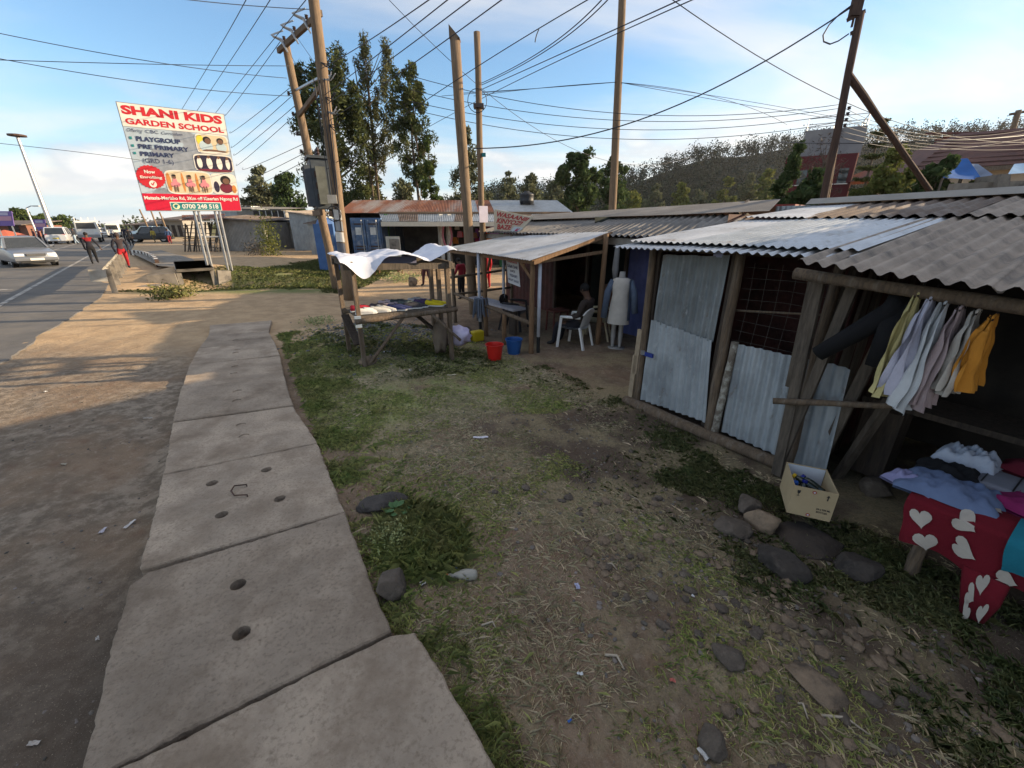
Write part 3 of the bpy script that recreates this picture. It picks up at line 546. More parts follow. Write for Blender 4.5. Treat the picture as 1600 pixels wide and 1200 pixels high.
mb = MB(); blob(P, mb, .308, .05, .036, .030, .030, 0); blob(P, mb, .308, .05, .022, .020, .033, 1, 10, .6, 5.2); mb.build('phone_icon', [paint('icon yellow', (.75, .72, .45)), c_teal], bb)
mps = [paint('photo cream', (.62, .50, .33)), paint('photo skin', (.16, .085, .055)), paint('photo hair', (.015, .013, .013)), paint('photo check', (.45, .55, .58)), paint('photo dark', (.03, .025, .05)), paint('photo pink', (.62, .22, .25)), paint('photo maroon', (.16, .02, .04)), c_wht, paint('photo yellow', (.65, .55, .06)), paint('photo orange', (.55, .22, .06))]
def photo(x0, x1, y0, y1, base, figs):
    mb = MB(); cx, cy = (x0+x1)/2, (y0+y1)/2; rx, ry = (x1-x0)/2, (y1-y0)/2
    for k, (g, m_, o) in enumerate(((.012, 7, .020), (0, base, .024))):
        mb.add([P(cx+(rx+g)*(abs(cos(t))**.35)*math.copysign(1, cos(t)), cy+(ry+g)*(abs(sin(t))**.35)*math.copysign(1, sin(t)), o) for t in [2*pi*i/40+.01 for i in range(40)]], [tuple(range(40))], m_)
    for i, (fx, fy, frx, fry, m_) in enumerate(figs): blob(P, mb, x0+(x1-x0)*fx, y0+(y1-y0)*fy, (x1-x0)*frx, (y1-y0)*fry, .027+.0015*i, m_)
    return mb.build('photo_print', mps, bb)
photo(.66, .975, .60, .775, 0, [(.12, .7, .12, .28, 8), (.28, .38, .22, .32, 3), (.78, .36, .18, .26, 3), (.34, .72, .13, .2, 2), (.36, .66, .1, .17, 1), (.77, .72, .11, .17, 2), (.77, .66, .09, .15, 1), (.45, .14, .3, .07, 1), (.72, .12, .22, .06, 1), (.5, .03, .46, .06, 7)])
photo(.60, .985, .42, .575, 4, [(.12, .5, .07, .36, 7), (.38, .5, .08, .4, 7), (.65, .5, .08, .4, 7), (.88, .5, .06, .36, 7), (.12, .86, .035, .1, 1), (.38, .9, .04, .1, 1), (.65, .9, .04, .1, 1), (.88, .86, .035, .1, 1), (.5, .04, .47, .09, 6)])
photo(.275, .72, .185, .40, 0, [(.05, .5, .05, .42, 9), (.36, .5, .03, .45, 9), (.68, .5, .03, .45, 9)]+[z for x in (.18, .52, .84) for z in ((x, .52, .05, .2, 5), (x, .4, .11, .13, 5), (x, .74, .045, .09, 1), (x, .81, .045, .05, 2), (x-.03, .2, .018, .16, 1), (x+.03, .2, .018, .16, 1))])
photo(.735, .985, .19, .385, 7, [(.15, .35, .12, .3, 4), (.56, .3, .28, .28, 6), (.58, .72, .22, .24, 2), (.6, .66, .15, .16, 1), (.9, .25, .1, .22, 9)])
for k in (.46, .68): 
    for q in (0, .045): 
        p0 = P(k+q, 0, -.10); p1 = P(k+q+.004, .98, -.10); mb = MB(); mb.bar(Vector((p0.x+.02, p0.y, gz(p0.x, p0.y)-.1)), p1, .07, .07, up=(1, 0, 0)); mb.build('leg', m_steel, bb)
mb = MB()
for zz_ in (1.6, 2.2): a = P(.46, 0, -.10); c = P(.725, 0, -.10); mb.bar((a.x, a.y, zz_), (c.x, c.y, zz_), .05, .05)
mb.build('brace', m_steel, bb)
# ---- guardrail
g0 = Vector((-13.1, 13.7, 0)); rd = Vector((RDX, RDY, 0)); rn = Vector((RDY, -RDX, 0))
gr = thing('guardrail', 'battered whitish crash barrier along the road edge', 'guardrail', g0)
prof = [(0, .44), (.045, .50), (.045, .55), (0, .60), (.045, .65), (.045, .70), (0, .76)]
mb = MB(); mb.loft([[g0+rd*d-rn*(.12+x*1.0)+Vector((0, 0, z+.02*mn.noise((d*.8, z, 0)))) for x, z in prof] for d in [i*.5-.3 for i in range(25)]], closed=False, cap=False); mb.build('rail', M('guardrail steel', (.44, .42, .37), (.30, .285, .25), 3, .6, metal=.2, c3=(.40, .28, .12), s3=2.4, t3=(.55, .75)), gr, smooth=True)
ep = g0-rd*.3-rn*.12; mb = MB(); mb.box(ep+Vector((0, 0, .58))-rn*.12, (.40, .03, .36), Matrix.Rotation(math.atan2(rn.y, rn.x), 3, 'Z') @ Matrix.Rotation(.08, 3, 'Y')); mb.build('end_plate', MATS['guardrail steel'], gr)
for i in range(6):
    p = g0+rd*(i*2.2); mb = MB(); mb.bar(p+Vector((0, 0, -.2)), p+Vector((0, 0, .74)), .15, .10, up=tuple(rd)); mb.bar(p+Vector((0, 0, .60))-rn*.0, p+Vector((0, 0, .60))-rn*.12, .08, .16); mb.build('post', m_concd, gr)
# ---- culvert with kerb
cv = thing('culvert', 'concrete culvert mouth with a deck slab beside the billboard', 'culvert', G(300, 440))
A0 = Vector((-12.65, 16.9, 0)); cd = Vector((.62, -.78, 0)); cx_ = Vector((.78, .62, 0))
mb = MB()
for s_ in (-.55, .55): mb.bar(A0+cx_*s_+Vector((0, 0, -.1))+cd*.0, A0+cx_*s_-cd*4.5+Vector((0, 0, -.1)), .16, 1.1)
mb.build('side_wall', m_concd, cv)
for s_ in (-1, 1): mb = MB(); mb.bar(A0+cx_*s_*.64+cd*.02+Vector((0, 0, -.16)), A0+cx_*s_*(1.5 if s_ < 0 else 1.1)-cd*.15+Vector((0, 0, -.22)), .14, 1.0); mb.build('wing_wall', m_concd, cv); mb = MB(); mb.bar(A0+cd*.08+Vector((0, 0, .40)), A0-cd*4.5+Vector((0, 0, .40)), 1.2, .11); mb.build('deck_slab', m_concd, cv)
mb = MB(); mb.bar(A0-cd*4.4+Vector((0, 0, -.1)), A0-cd*4.6+Vector((0, 0, -.1)), 1.1, 1.1); mb.build('back_wall', m_darkin, cv); mb = MB(); mb.bar(A0-cd*.1+Vector((0, 0, -.62)), A0-cd*4.5+Vector((0, 0, -.62)), 1.0, .06); mb.build('floor', m_darkin, cv)
p = A0+cx_*-1.5+cd*.6; mb = MB(); mb.box((p.x-.2, p.y+.1, gz(p.x, p.y)+.03), (.8, .5, .08), .5); mb.build('loose_slab', m_concd, cv)
kb = thing('painted_kerb', 'curved kerb of black and white blocks by the culvert', 'kerb', G(225, 402))
kp = [G(u, v, .1) for u, v in ((205, 396), (218, 397.5), (229, 400), (238, 404), (244, 409), (248, 416))]; cur = []
for i in range(len(kp)-1): cur += [kp[i].lerp(kp[i+1], k/4) for k in range(4)]
for i in range(len(cur)-1):
    mb = MB(); mb.bar(cur[i]+Vector((0, 0, .08)), cur[i].lerp(cur[i+1], .97)+Vector((0, 0, .08)), .16, .36); mb.build('kerb_block', c_wht if i % 2 else m_poled, kb)
mb = MB(); mb.add([G(205, 395, .2), G(248, 415.5, .2), G(318, 420, .2), G(300, 404, .2), G(252, 391, .2)], [(0, 1, 2, 3, 4)]); mb.build('pavement', m_concd, kind='structure')['label'] = 'raised concrete pavement behind the painted kerb'
# ------------------------------------------------------------------ poles
def pole(name, label, base, top, r0, r1, mat=m_pole, **kw):
    root = thing(name, label, 'utility pole', base); mb = MB(); mb.log(Vector(base)-Vector((0, 0, .3)), top, r0, r1, n=12, seg=9, wob=.10, **kw); mb.build('shaft', mat, root, smooth=True); return root
A_b = G(527, 452, -.1); A_t = Q(446, 66, A_b.y+.3); B_b = G(546, 468, -.1); B_t = Q(490, 0, B_b.y); B_t = B_b+(B_t-B_b)*1.25
pa = pole('utility_pole', 'leaning wooden pole left of the transformer, with cutouts on its top arm', A_b, A_t, .15, .11)
pb = pole('utility_pole', 'wooden pole right of the transformer, tangled with cables and posters', B_b, B_t, .17, .12)
def on(b, t, z): return b+(t-b)*((z-b.z)/(t.z-b.z))
m_porc = flat('brown porcelain', (.05, .028, .022), .35, 0, .5)
arm = MB(); a0, a1 = on(A_b, A_t, 7.0)+Vector((-.25, -.05, 0)), on(B_b, B_t, 7.05)+Vector((.1, .1, 0)); arm.bar(a0, a1, .09, .13); arm.build('cross_arm', m_log, pa)
arm = MB(); a2, a3 = on(A_b, A_t, 5.4)+Vector((0, -.12, -.1)), on(B_b, B_t, 5.5)+Vector((0, .1, .1)); arm.bar(a2, a3, .08, .11); arm.build('cross_arm', m_log, pa)
arm = MB(); arm.bar(on(A_b, A_t, 6.0), on(B_b, B_t, 5.7), .05, .05); arm.build('brace', m_steel, pa)
for t_ in (.16, .42, .7):
    p = a0.lerp(a1, t_); mb = MB(); mb.tube([p+Vector((-.22, -.15, .18)), p+Vector((0, -.12, .10)), p+Vector((.16, -.18, -.22))], [.03, .045, .02], 6); mb.bar(p+Vector((-.26, -.16, .2)), p+Vector((.12, -.18, .3)), .03, .03); mb.build('cutout_fuse', m_steel, pa)
    mb = MB(); mb.lathe([(.001, 0), (.05, .01), (.03, .03), (.05, .05), (.03, .07), (.05, .09), (.001, .1)], p+Vector((.1, -.15, .08)), 10); mb.build('insulator', m_porc, pa)
for z_ in (5.9, 5.35, 4.8, 4.3):
    p = on(A_b, A_t, z_)+Vector((-.2, -.08, 0)); mb = MB(); mb.tube([p+Vector((.15, 0, 0)), p], .015, 5); mb.lathe([(.001, -.06), (.05, -.05), (.03, -.02), (.05, 0), (.03, .03), (.045, .05), (.001, .06)], p, 9); mb.build('insulator', m_porc, pa)
# transformer between the two poles
tq = on(A_b, A_t, 3.2).lerp(on(B_b, B_t, 3.2), .52)+Vector((-.05, -.15, 0)); tr_ = thing('transformer', 'grey finned transformer on a platform between two poles', 'transformer', tq+Vector((0, 0, -.9)))
ang = math.atan2((B_b-A_b).y, (B_b-A_b).x); R_ = Matrix.Rotation(ang, 3, 'Z')
mb = MB(); mb.box(tq, (.72, .55, 1.35), R_); bevel(mb.build('tank', M('transformer paint', (.085, .10, .115), (.055, .066, .078), 4, .55, metal=.2), tr_), .02)
mb = MB(); mb.box(tq+Vector((0, 0, .72)), (.86, .66, .07), R_); mb.build('lid', MATS['transformer paint'], tr_)
for k in range(8):
    for sgn in (-1, 1): mb = MB(); mb.box(tq+R_ @ Vector((-.34+.097*k, sgn*.36, -.05)), (.022, .16, 1.1), R_); mb.build('cooling_fin', MATS['transformer paint'], tr_)
mb = MB(); mb.box(tq+R_ @ Vector((.50, -.05, -.05)), (.2, .26, 1.0), R_); sw = mb.build('switch_box', M('grey green enamel', (.13, .14, .125), (.09, .097, .087), 4, .6), tr_)
for k in range(3): mb = MB(); mb.box(tq+R_ @ Vector((.50, -.19, .25-.30*k)), (.13, .03, .16), R_); mb.build('fuse_holder', m_poled, tr_)
for k in (-.22, 0, .22): mb = MB(); mb.lathe([(.001, 0), (.06, 0), (.035, .05), (.055, .08), (.03, .13), (.05, .16), (.02, .24), (.001, .25)], tq+R_ @ Vector((k, 0, .75)), 10); mb.build('bushing', m_porc, tr_)
mb = MB(); pl = tq+Vector((0, 0, -.78))
for sgn in (-1, 1): mb.bar(pl+R_ @ Vector((-1.0, sgn*.25, 0)), pl+R_ @ Vector((1.0, sgn*.25, 0)), .08, .16)
mb.build('platform', m_log, tr_)
# things fixed to pole B
for k in range(5):
    z_ = 5.9-.33*k+random.uniform(-.06, .06); p = on(B_b, B_t, z_); mb = MB(); ang_ = random.uniform(-.5, .7)
    for q in range(3): e = p+Vector((.25+.2*random.random(), -.2, .15*random.uniform(-1, 1))); mb.tube([p+Vector((.05, -.13, 0)), p.lerp(e, .6)+Vector((0, 0, -.08)), e], .014, 5)
    mb.build('cable_tail', m_steel if k % 2 else m_wire, pb)
for k in range(6):
    mb = MB(); o1, o2 = random.uniform(-.18, .22), random.uniform(-.14, .2); ps = [on(B_b, B_t, z)+Vector((o1+(o2-o1)*i/6+.05*mn.noise((k, i, 2)), -.17-.04*mn.noise((k*2, i, 5)), 0)) for i, z in enumerate((5.6, 5.0, 4.4, 3.8, 3.2, 2.6, 1.9))]; mb.tube(ps, .012, 5); mb.build('drop_cable', m_wire, pb)
for k, z_ in enumerate((2.35, 2.05, 1.75, 1.45)):
    p = on(B_b, B_t, z_); mb = MB(); mb.grid(lambda i, j: p+Vector((.188*sin(-.8+1.5*i), -.188*cos(-.8+1.5*i), -.14+.27*j+.01*sin(5*i))), 5, 2); mb.build('poster', [m_whitep, paint('faded poster', (.34, .36, .38)), m_whitep, paint('dark poster', (.12, .13, .16))][k], pb)
mb = MB(); p = on(B_b, B_t, 2.75); mb.box(p+Vector((-.05, -.24, 0)), (.24, .16, .22), .3); mb.build('meter_box', M('grey meter box', (.36, .35, .32), (.26, .25, .23), 6, .7), pb); mb = MB(); mb.tube([p+Vector((.2*cos(t)-.05, -.28, -.38+.2*sin(t))) for t in [i*.45 for i in range(15)]], .014, 5); mb.build('cable_coil', m_wire, pb)
C_b = G(741, 492, -.2); C_t = Q(711, 62, C_b.y); pc = pole('utility_pole', 'thick split wooden post with a slanted top beside the white stall', C_b, C_t, .125, .115)
mb = MB(); d_ = (C_t-C_b).normalized(); mb.prism([C_t+Vector((-.115, -.1, 0)), C_t+Vector((.115, -.1, 0)), C_t+Vector((.115, -.1, -.02)), C_t+Vector((-.115, -.1, .24))][::-1], (0, .2, 0)); mb.build('slanted_tip', m_pole, pc)
D_b = G(757, 478, -.2); D_t = Q(745, 50, D_b.y); pd = pole('utility_pole', 'slim wooden pole with cable clamps behind the slanted post', D_b, D_t, .09, .075)
mb = MB(); p = on(D_b, D_t, 4.9); mb.box(p+Vector((0, -.03, 0)), (.26, .24, .09)); mb.build('clamp', m_porc, pd); mb = MB(); mb.tube([p+Vector((.24*cos(t)-.03, -.12, .1+.26*sin(t))) for t in [i*.4 for i in range(17)]], .009, 5); mb.build('cable_loop', m_wire, pd)
mb = MB(); p = on(D_b, D_t, 2.35); mb.box(p+Vector((.05, -.12, 0)), (.26, .03, .42), .5); mb.build('notice', paint('lilac notice', (.55, .52, .62)), pd)
mb = MB(); mb.box(on(D_b, D_t, 3.8)+Vector((.1, -.08, 0)), (.1, .06, .09)); mb.build('junction_box', c_teal, pd)
E_b = Vector((3.6, 16.5, -.2)); E_t = Q(974, -40, 16.5); E_b = Vector((Q(961, 330, 16.5).x, 16.5, -.2)); pe = pole('utility_pole', 'tall bare wooden pole standing behind the grey shop roof', E_b, E_t, .15, .12)
F_b = Vector((*Q(1290, 305, 9).xy, 2.3)); F_t = Q(1345, 20, 9); pf = pole('utility_pole', 'dark leaning pole with a cable clamp and a diagonal brace', F_b+(F_b-F_t)*1.2, F_t, .075, .06, m_poled)
mb = MB(); p = on(F_b, F_t, F_t.z-.9); mb.log(p, Q(1453, 298, 9.2), .06, .05, seg=6); mb.build('brace', m_poled, pf)
mb = MB(); mb.box(F_t+Vector((-.10, 0, .08)), (.16, .1, .26)); mb.bar(F_t+Vector((-.2, 0, -.1)), F_t+Vector((.06, 0, .02)), .05, .06); mb.tube([F_t+Vector((-.1, 0, -.2)), F_t+Vector((-.1, 0, 0))], .02, 6); mb.build('cable_clamp', m_poled, pf)
mb = MB(); mb.tube([Q(u, v, 9) for u, v in ((1331, 8), (1312, 22), (1296, 38), (1286, 55), (1287, 65), (1297, 69), (1310, 64), (1326, 53))], .012, 6); mb.build('cable_loop', m_wire, pf)
mb = MB(); p = Q(1330, 52, 9); mb.bar(p, on(F_b, F_t, p.z+.03), .05, .06); mb.build('bracket', m_poled, pf)
for k in range(4): mb = MB(); p = Q(1323-2.2*k, 170+9*k, 9)+Vector((0, -.06, 0)); mb.lathe([(.001, -.03), (.035, -.02), (.022, 0), (.035, .02), (.001, .03)], p, 8); mb.build('insulator', m_porc, pf)
H_b = Vector((*Q(1558, 300, 26).xy, .5)); H_t = Q(1592, 172, 26); ph = pole('utility_pole', 'distant sunlit pole above the brown roofed house at right', H_b, H_t, .14, .12)
mb = MB(); mb.bar(H_t+Vector((-.4, 0, -.2)), H_t+Vector((.5, 0, -.05)), .1, .12); mb.build('cross_arm', m_log, ph)
fp = pole('wooden_post', 'slim grey post between the leaning pole and the araucaria', Q(1306, 310, 12)-Vector((0, 0, 2.2)), Q(1315, 180, 12), .05, .04)
# ---- overhead cables
ORD = ['topmost', 'second', 'third', 'fourth', 'fifth', 'sixth', 'seventh', 'eighth', 'ninth', 'tenth', 'lowest']
def wire(label, pts, r=.011, group=None, name='power_line'):
    p = [Q(*q) for q in pts]; n = 24; o = []
    if len(p) == 2: p = [p[0], p[0].lerp(p[1], .5)-Vector((0, 0, .012*(p[1]-p[0]).length)), p[1]]
    k = len(p)-1
    # quadratic through three points / polyline spline through more
    if k == 2:
        d0, d1 = (p[1]-p[0]).length, (p[2]-p[1]).length; tm = d0/(d0+d1)
        for i in range(n+1):
            t = i/n; o.append(p[0]*((t-tm)*(t-1)/(tm))+p[1]*(t*(t-1)/(tm*(tm-1)))+p[2]*(t*(t-tm)/(1-tm)))
    else: o = p
    if group: k_ = WN.get(group, 0); WN[group] = k_+1; label = label+', %s of the bundle' % ORD[k_]
    mb = MB(); mb.tube(o, r*.8, 5); mb.build(name, m_wire, label=label, cat='cable', group=group, smooth=True)
WN = {}; YA = A_b.y; YB = B_b.y
wire('thick black cable sagging from the leaning pole to the slanted post', [(1335, 8, 9), (1080, 155, 10.5), (740, 232, 12)], .017)
for i, ((u0, v0), (u1, v1)) in enumerate([((500, 108), (669, 0)), ((505, 150), (697, -4)), ((508, 165), (735, -4)), ((512, 190), (786, -4))]):
    um, vm = (u0+u1)/2, (v0+v1)/2+4; wire('cable rising rightwards from the pole by the transformer', [(u0, v0, YB), (um, vm, 8.5), (u1+60, v1-42, 5.5)], .009, 'cables rising right of the transformer')
for i, (p0, p1, p2) in enumerate([((752, 130, 12.6), (860, 70, 9), (940, 0, 6.5)), ((752, 133, 12.6), (870, 68, 9), (955, -6, 6.5)), ((752, 140, 12.6), (890, 78, 9), (1075, -6, 6)), ((510, 265, 13), (760, 95, 9.5), (935, -10, 7)), ((640, 215, 20), (900, 82, 10), (1090, -4, 7))]):
    wire('cable climbing from the slim pole towards the upper right', [p0, p1, p2], .010, 'cables climbing from the slim pole')
wire('cable slanting down from the upper edge behind the leaning pole', [(1040, -8, 10), (1300, 150, 12), (1610, 222, 16)], .011)
wire('thin cable crossing the sky left of the slim poles', [(608, 0, 14), (720, 110, 16), (1080, 245, 30)], .011)
for i, (v0, v1, v2) in enumerate([(118, 165, 187), (140, 176, 193), (158, 190, 202), (170, 205, 214)]):
    wire('long level cable passing behind the tall bare pole', [(640, v0, 16), (965, v1+12, 16), (1320, v2-25, 16)], .012, 'level cables behind the tall bare pole')
for i, (u1, v1) in enumerate([(690, 150), (710, 146), (740, 150)]): wire('cable fanning left from the tall bare pole', [(968, 128, 16.4), (840, 138, 17), (u1, v1, 18)], .010, 'cables fanning left from the tall bare pole')
for i, (u1, v1) in enumerate([(1330, 188), (1230, 195), (1400, 200)]): wire('cable fanning right from the tall bare pole', [(970, 129, 16.4), (1130, 152+3*i, 18), (u1, v1, 20)], .010, 'cables fanning right from the tall bare pole')
for i, v1 in enumerate((208, 213, 222, 228, 236, 215)): wire('pale cable sagging right of the leaning pole towards the houses', [(1318-2*i, 168+9*i, 9.2), (1430, 208+5*i, 13), (1620, v1-8+i, 20)], .006, 'cables sagging towards the houses')
wire('pale cable strung level across the leaning pole above the creeper', [(1218, 222, 14), (1320, 224, 10), (1620, 205, 16)], .012)
for i, (p0, p1, p2) in enumerate([((-20, 48, 11), (230, 95, 12.5), (448, 122, YA)), ((-20, 93, 11), (230, 100, 12.5), (455, 103, YA)), ((-20, 88, 11), (220, 128, 12.5), (452, 150, YA)), ((280, -2, 11), (380, 8, 12), (492, 15, YB)), ((-20, 222, 14), (100, 235, 15), (218, 250, 17))]):
    wire('cable crossing the blue sky above the billboard', [p0, p1, p2], .010, 'cables over the billboard')
for i, (u0, v0, u1, v1) in enumerate([(386, -3, 286, 168), (424, -3, 306, 172), (478, 0, 330, 176), (440, 62, 352, 178), (452, 138, 360, 205), (456, 150, 362, 228), (460, 166, 366, 240), (463, 178, 370, 256), (474, 225, 380, 262), (478, 238, 384, 280), (480, 250, 388, 292)]):
    wire('cable running back along the road from the transformer poles', [(u0, v0, 11 if i < 3 else YA), ((u0+u1)/2, (v0+v1)/2+3, 17), (u1-30*(i < 3), v1+48*(i < 3), 26)], .011, 'cables running back along the road')
wire('torn scrap of cable dangling from an overhead line', [(842, 46, 9), (838, 56, 9), (836, 66, 9)], .012); wire('drop cable hanging between the transformer fuses', [(462, 55, 15.2), (486, 90, 14.6), (497, 105, 13.4)], .008)
wire('jumper cable from the fuse arm down to the leaning pole', [(448, 66, 15.2), (462, 100, 15.1), (478, 120, 15)], .008)
# ------------------------------------------------------------------ vehicles
m_tyre = flat('tyre', (.02, .02, .02), .8); m_rim = flat('alloy rim', (.45, .45, .46), .35, .8); m_lamp = M('headlamp glass', (.70, .72, .74), (.55, .57, .6), 8, .15, spec=.6); m_tail = flat('tail lamp red', (.35, .01, .01), .3)
def wheel(root, x, y, r, wd):
    s_ = 1 if y > 0 else -1; mb = MB(); c = Vector((x, y, r)); n = 20
    mb.loft([[c+Vector((q*cos(2*pi*k/n), s_*o, q*sin(2*pi*k/n))) for k in range(n)] for q, o in ((r*.6, -wd), (r*.97, -wd), (r, -wd*.6), (r, .0), (r*.95, .03), (r*.62, .03))], cap=False); t = mb.build('wheel', m_tyre, root)
    mb = MB(); mb.loft([[c+Vector((q*cos(2*pi*k/n), s_*o, q*sin(2*pi*k/n))) for k in range(n)] for q, o in ((r*.63, .028), (r*.56, .015), (r*.18, .03), (.01, .032))], cap=True); mb.build('rim', m_rim, t)
    mb = MB(); mb.loft([[c+Vector((q*cos(2*pi*k/n), s_*o, q*sin(2*pi*k/n))) for k in range(n)] for q, o in ((r*1.16, -.02), (r*1.16, .012), (r*.9, .012))], cap=False); mb.build('wheel_arch', m_black, root)
def car(name, label, loc, rz, pc, kind='sedan', group=None, front=True):
    root = thing(name, label, 'car', loc, group, rz); ORG[root.name] = Vector((0, 0, 0)); pt = M('car paint '+str(pc), pc, tuple(q*.94 for q in pc), 2, .28, metal=.5, spec=.6)
    if kind == 'sedan': L_, st, cab, wx, wr = 4.5, [(2.26, .34, .62, .66), (2.2, .22, .70, .78), (2.0, .2, .76, .82), (1.4, .2, .85, .84), (.9, .2, .91, .85), (0, .2, .93, .86), (-1.2, .2, .94, .86), (-1.9, .24, .93, .82), (-2.2, .30, .86, .78), (-2.25, .36, .7, .72)], [(.95, .90), (.28, 1.41), (-.95, 1.41), (-1.75, .94)], (1.38, -1.32), .31
    else: L_, st, cab, wx, wr = 4.5, [(2.2, .4, .65, .7), (2.12, .28, .82, .80), (1.95, .26, .92, .86), (1.1, .26, 1.0, .88), (0, .26, 1.02, .89), (-1.4, .26, 1.04, .89), (-2.05, .3, 1.04, .86), (-2.2, .4, .95, .80)], [(1.05, .98), (.45, 1.70), (-1.75, 1.70), (-2.12, 1.03)], (1.35, -1.35), .36
    def ring(x, z0, z1, hw): zm = (z0*.45+z1*.55); return [Vector((x, y, z)) for y, z in ((-hw*.86, z0), (-hw, z0+.1), (-hw*1.01, zm), (-hw*.95, z1-.05), (-hw*.82, z1), (0, z1+.025), (hw*.82, z1), (hw*.95, z1-.05), (hw*1.01, zm), (hw, z0+.1), (hw*.86, z0))]
    mb = MB(); mb.loft([ring(*q) for q in st]); fix_normals(mb.build('body', pt, root, smooth=True)).data.set_sharp_from_angle(angle=radians(38))
    (x0, z0), (x1, z1), (x2, z2), (x3, z3) = cab; hb, ht = .76, .60
    if kind != 'sedan': hb, ht = .82, .70
    b4 = [Vector((x0, -hb, z0)), Vector((x0, hb, z0)), Vector((x3, hb, z3)), Vector((x3, -hb, z3))]; t4 = [Vector((x1, -ht, z1)), Vector((x1, ht, z1)), Vector((x2, ht, z2)), Vector((x2, -ht, z2))]
    mb = MB(); mb.add(b4+t4, [(0, 1, 5, 4), (1, 2, 6, 5), (2, 3, 7, 6), (3, 0, 4, 7)]); fix_normals(mb.build('window', m_glass, root))
    mb = MB(); mb.loft([[Vector((p.x*k+(x1+x2)/2*(1-k), p.y*k, z)) for p in t4] for k, z in ((1.03, z1-.03), (1.0, z1+.03), (.8, z1+.06))]); bevel(mb.build('roof', pt, root), .03)
    mb = MB()
    for i in range(4): mb.bar(b4[i], t4[i], .08, .07)
    for s_ in (-1, 1):
        for k in ((.45,) if kind == 'sedan' else (.38, .72)): mb.bar(Vector((x0+(x3-x0)*k, s_*(hb+.004), z0)), Vector((x1+(x2-x1)*k, s_*(ht+.004), z1)), .09, .03)
    mb.build('pillar', pt, root)
    for x in wx:
        for s_ in (-1, 1): wheel(root, x, s_*.80, wr, .2)
    for s_ in (-1, 1):
        mb = MB(); mb.box((x0-.05, s_*(hb+.17), z0+.08), (.12, .2, .13)); bevel(mb.build('mirror', pt, root), .03)
        mb = MB(); fx = st[1][0]; zf = st[1][2]; mb.loft([[Vector((fx-.02+d, s_*(y_), z)) for y_, z in ((.40, zf-.02), (.74, zf-.01), (.76, zf-.15), (.40, zf-.15))] for d in (-.05, .10)]); bevel(mb.build('headlight', m_lamp, root), .02)
        mb = MB(); rx = st[-2][0]; zr = st[-2][2]; mb.box((rx-.03, s_*.66, zr-.08), (.08, .24, .18)); bevel(mb.build('tail_light', m_tail, root), .02)
    fx, zf = st[1][0], st[1][2]; mb = MB(); mb.box((fx+.055, 0, zf-.09), (.08, .70, .11)); gl = mb.build('grille', m_black, root)
    for k in range(2): mb = MB(); mb.box((fx+.10, 0, zf-.115+.05*k), (.01, .64, .014)); mb.build('grille_bar', m_rim, gl)
    mb = MB(); mb.box((fx+.05, 0, .40), (.12, 1.56, .15)); bevel(mb.build('bumper', pt, root), .03); mb = MB(); mb.box((fx+.05, 0, .27), (.09, 1.2, .08)); mb.build('air_intake', m_black, root)
    mb = MB(); mb.box((fx+.118, 0, .40), (.012, .5, .11)); mb.build('number_plate', c_wht, root); mb = MB(); mb.box((st[-1][0]-.05, 0, .62), (.012, .5, .11)); mb.build('number_plate', paint('plate yellow', (.7, .55, .1)), root)
    mb = MB(); mb.box((st[-1][0]+.02, 0, .42), (.1, 1.5, .16)); bevel(mb.build('bumper', pt, root), .03)
    return root
FWD = math.atan2(RDY, RDX)
car('parked_car', 'silver saloon car coming towards the camera at the left edge', G(38, 418)+Vector((-.9, 1.1, .03)), FWD+pi+.30, (.22, .235, .26))
car('white_car', 'white estate car seen from behind, beyond the silver saloon', G(98, 381)+Vector((0, 0, .03)), FWD-.05, (.72, .72, .72), 'suv')
car('dark_car', 'black off road car parked across the far junction', G(238, 378.5)+Vector((0, 0, .03)), FWD+1.35, (.025, .027, .032), 'suv')
car('dark_car', 'dark saloon behind the white estate car', G(117, 375)+Vector((0, 0, .03)), FWD+pi, (.03, .03, .035))
car('white_car', 'white saloon just left of the lorry', G(128, 373)+Vector((0, 0, .03)), FWD+pi, (.68, .68, .66))
car('white_car', 'small white saloon just right of the lorry', G(165, 371)+Vector((0, 0, .03)), FWD+pi, (.70, .70, .70))
car('blue_car', 'pale blue van behind the black off road car', G(232, 371)+Vector((0, 0, .03)), FWD+1.3, (.35, .48, .58), 'suv')
car('blue_car', 'pale blue car right of the black off road car', G(252, 370)+Vector((0, 0, .03)), FWD+1.1, (.42, .52, .60), 'suv')
# lorry
lr = thing('lorry', 'white lorry with a slatted cargo bed coming down the road', 'lorry', G(146, 378.5)+Vector((0, 0, .03)), None, FWD+pi); ORG[lr.name] = Vector((0, 0, 0)); lp = paint('lorry white', (.72, .71, .66), .4)
mb = MB(); mb.loft([[Vector((x, y*hw, z)) for y, z in ((-1, .55), (1, .55), (1, 1.5), (.94, 2.35), (-.94, 2.35), (-1, 1.5))] for x, hw in ((.9, 1.0), (2.2, 1.0), (2.42, .94))]); bevel(mb.build('cab', lp, lr), .06)
mb = MB(); mb.add([Vector((2.435, y, z)) for y, z in ((-.84, 1.55), (.84, 1.55), (.78, 2.2), (-.78, 2.2))], [(0, 1, 2, 3)]); mb.build('windscreen', m_glass, lr)
mb = MB(); mb.box((2.43, 0, .75), (.12, 1.96, .3)); mb.build('bumper', paint('bumper grey', (.3, .3, .3)), lr)
for s_ in (-1, 1):
    mb = MB(); mb.box((2.44, s_*.72, 1.05), (.06, .3, .2)); mb.build('headlight', m_lamp, lr); mb = MB(); mb.box((2.3, s_*1.16, 1.9), (.08, .14, .4)); mb.build('mirror', m_black, lr)
    for x in (1.7, -1.9): wheel(lr, x, s_*.92, .42, .26)
mb = MB(); mb.box((-1.2, 0, .95), (4.1, 2.0, .14)); mb.build('bed', m_plankd, lr)
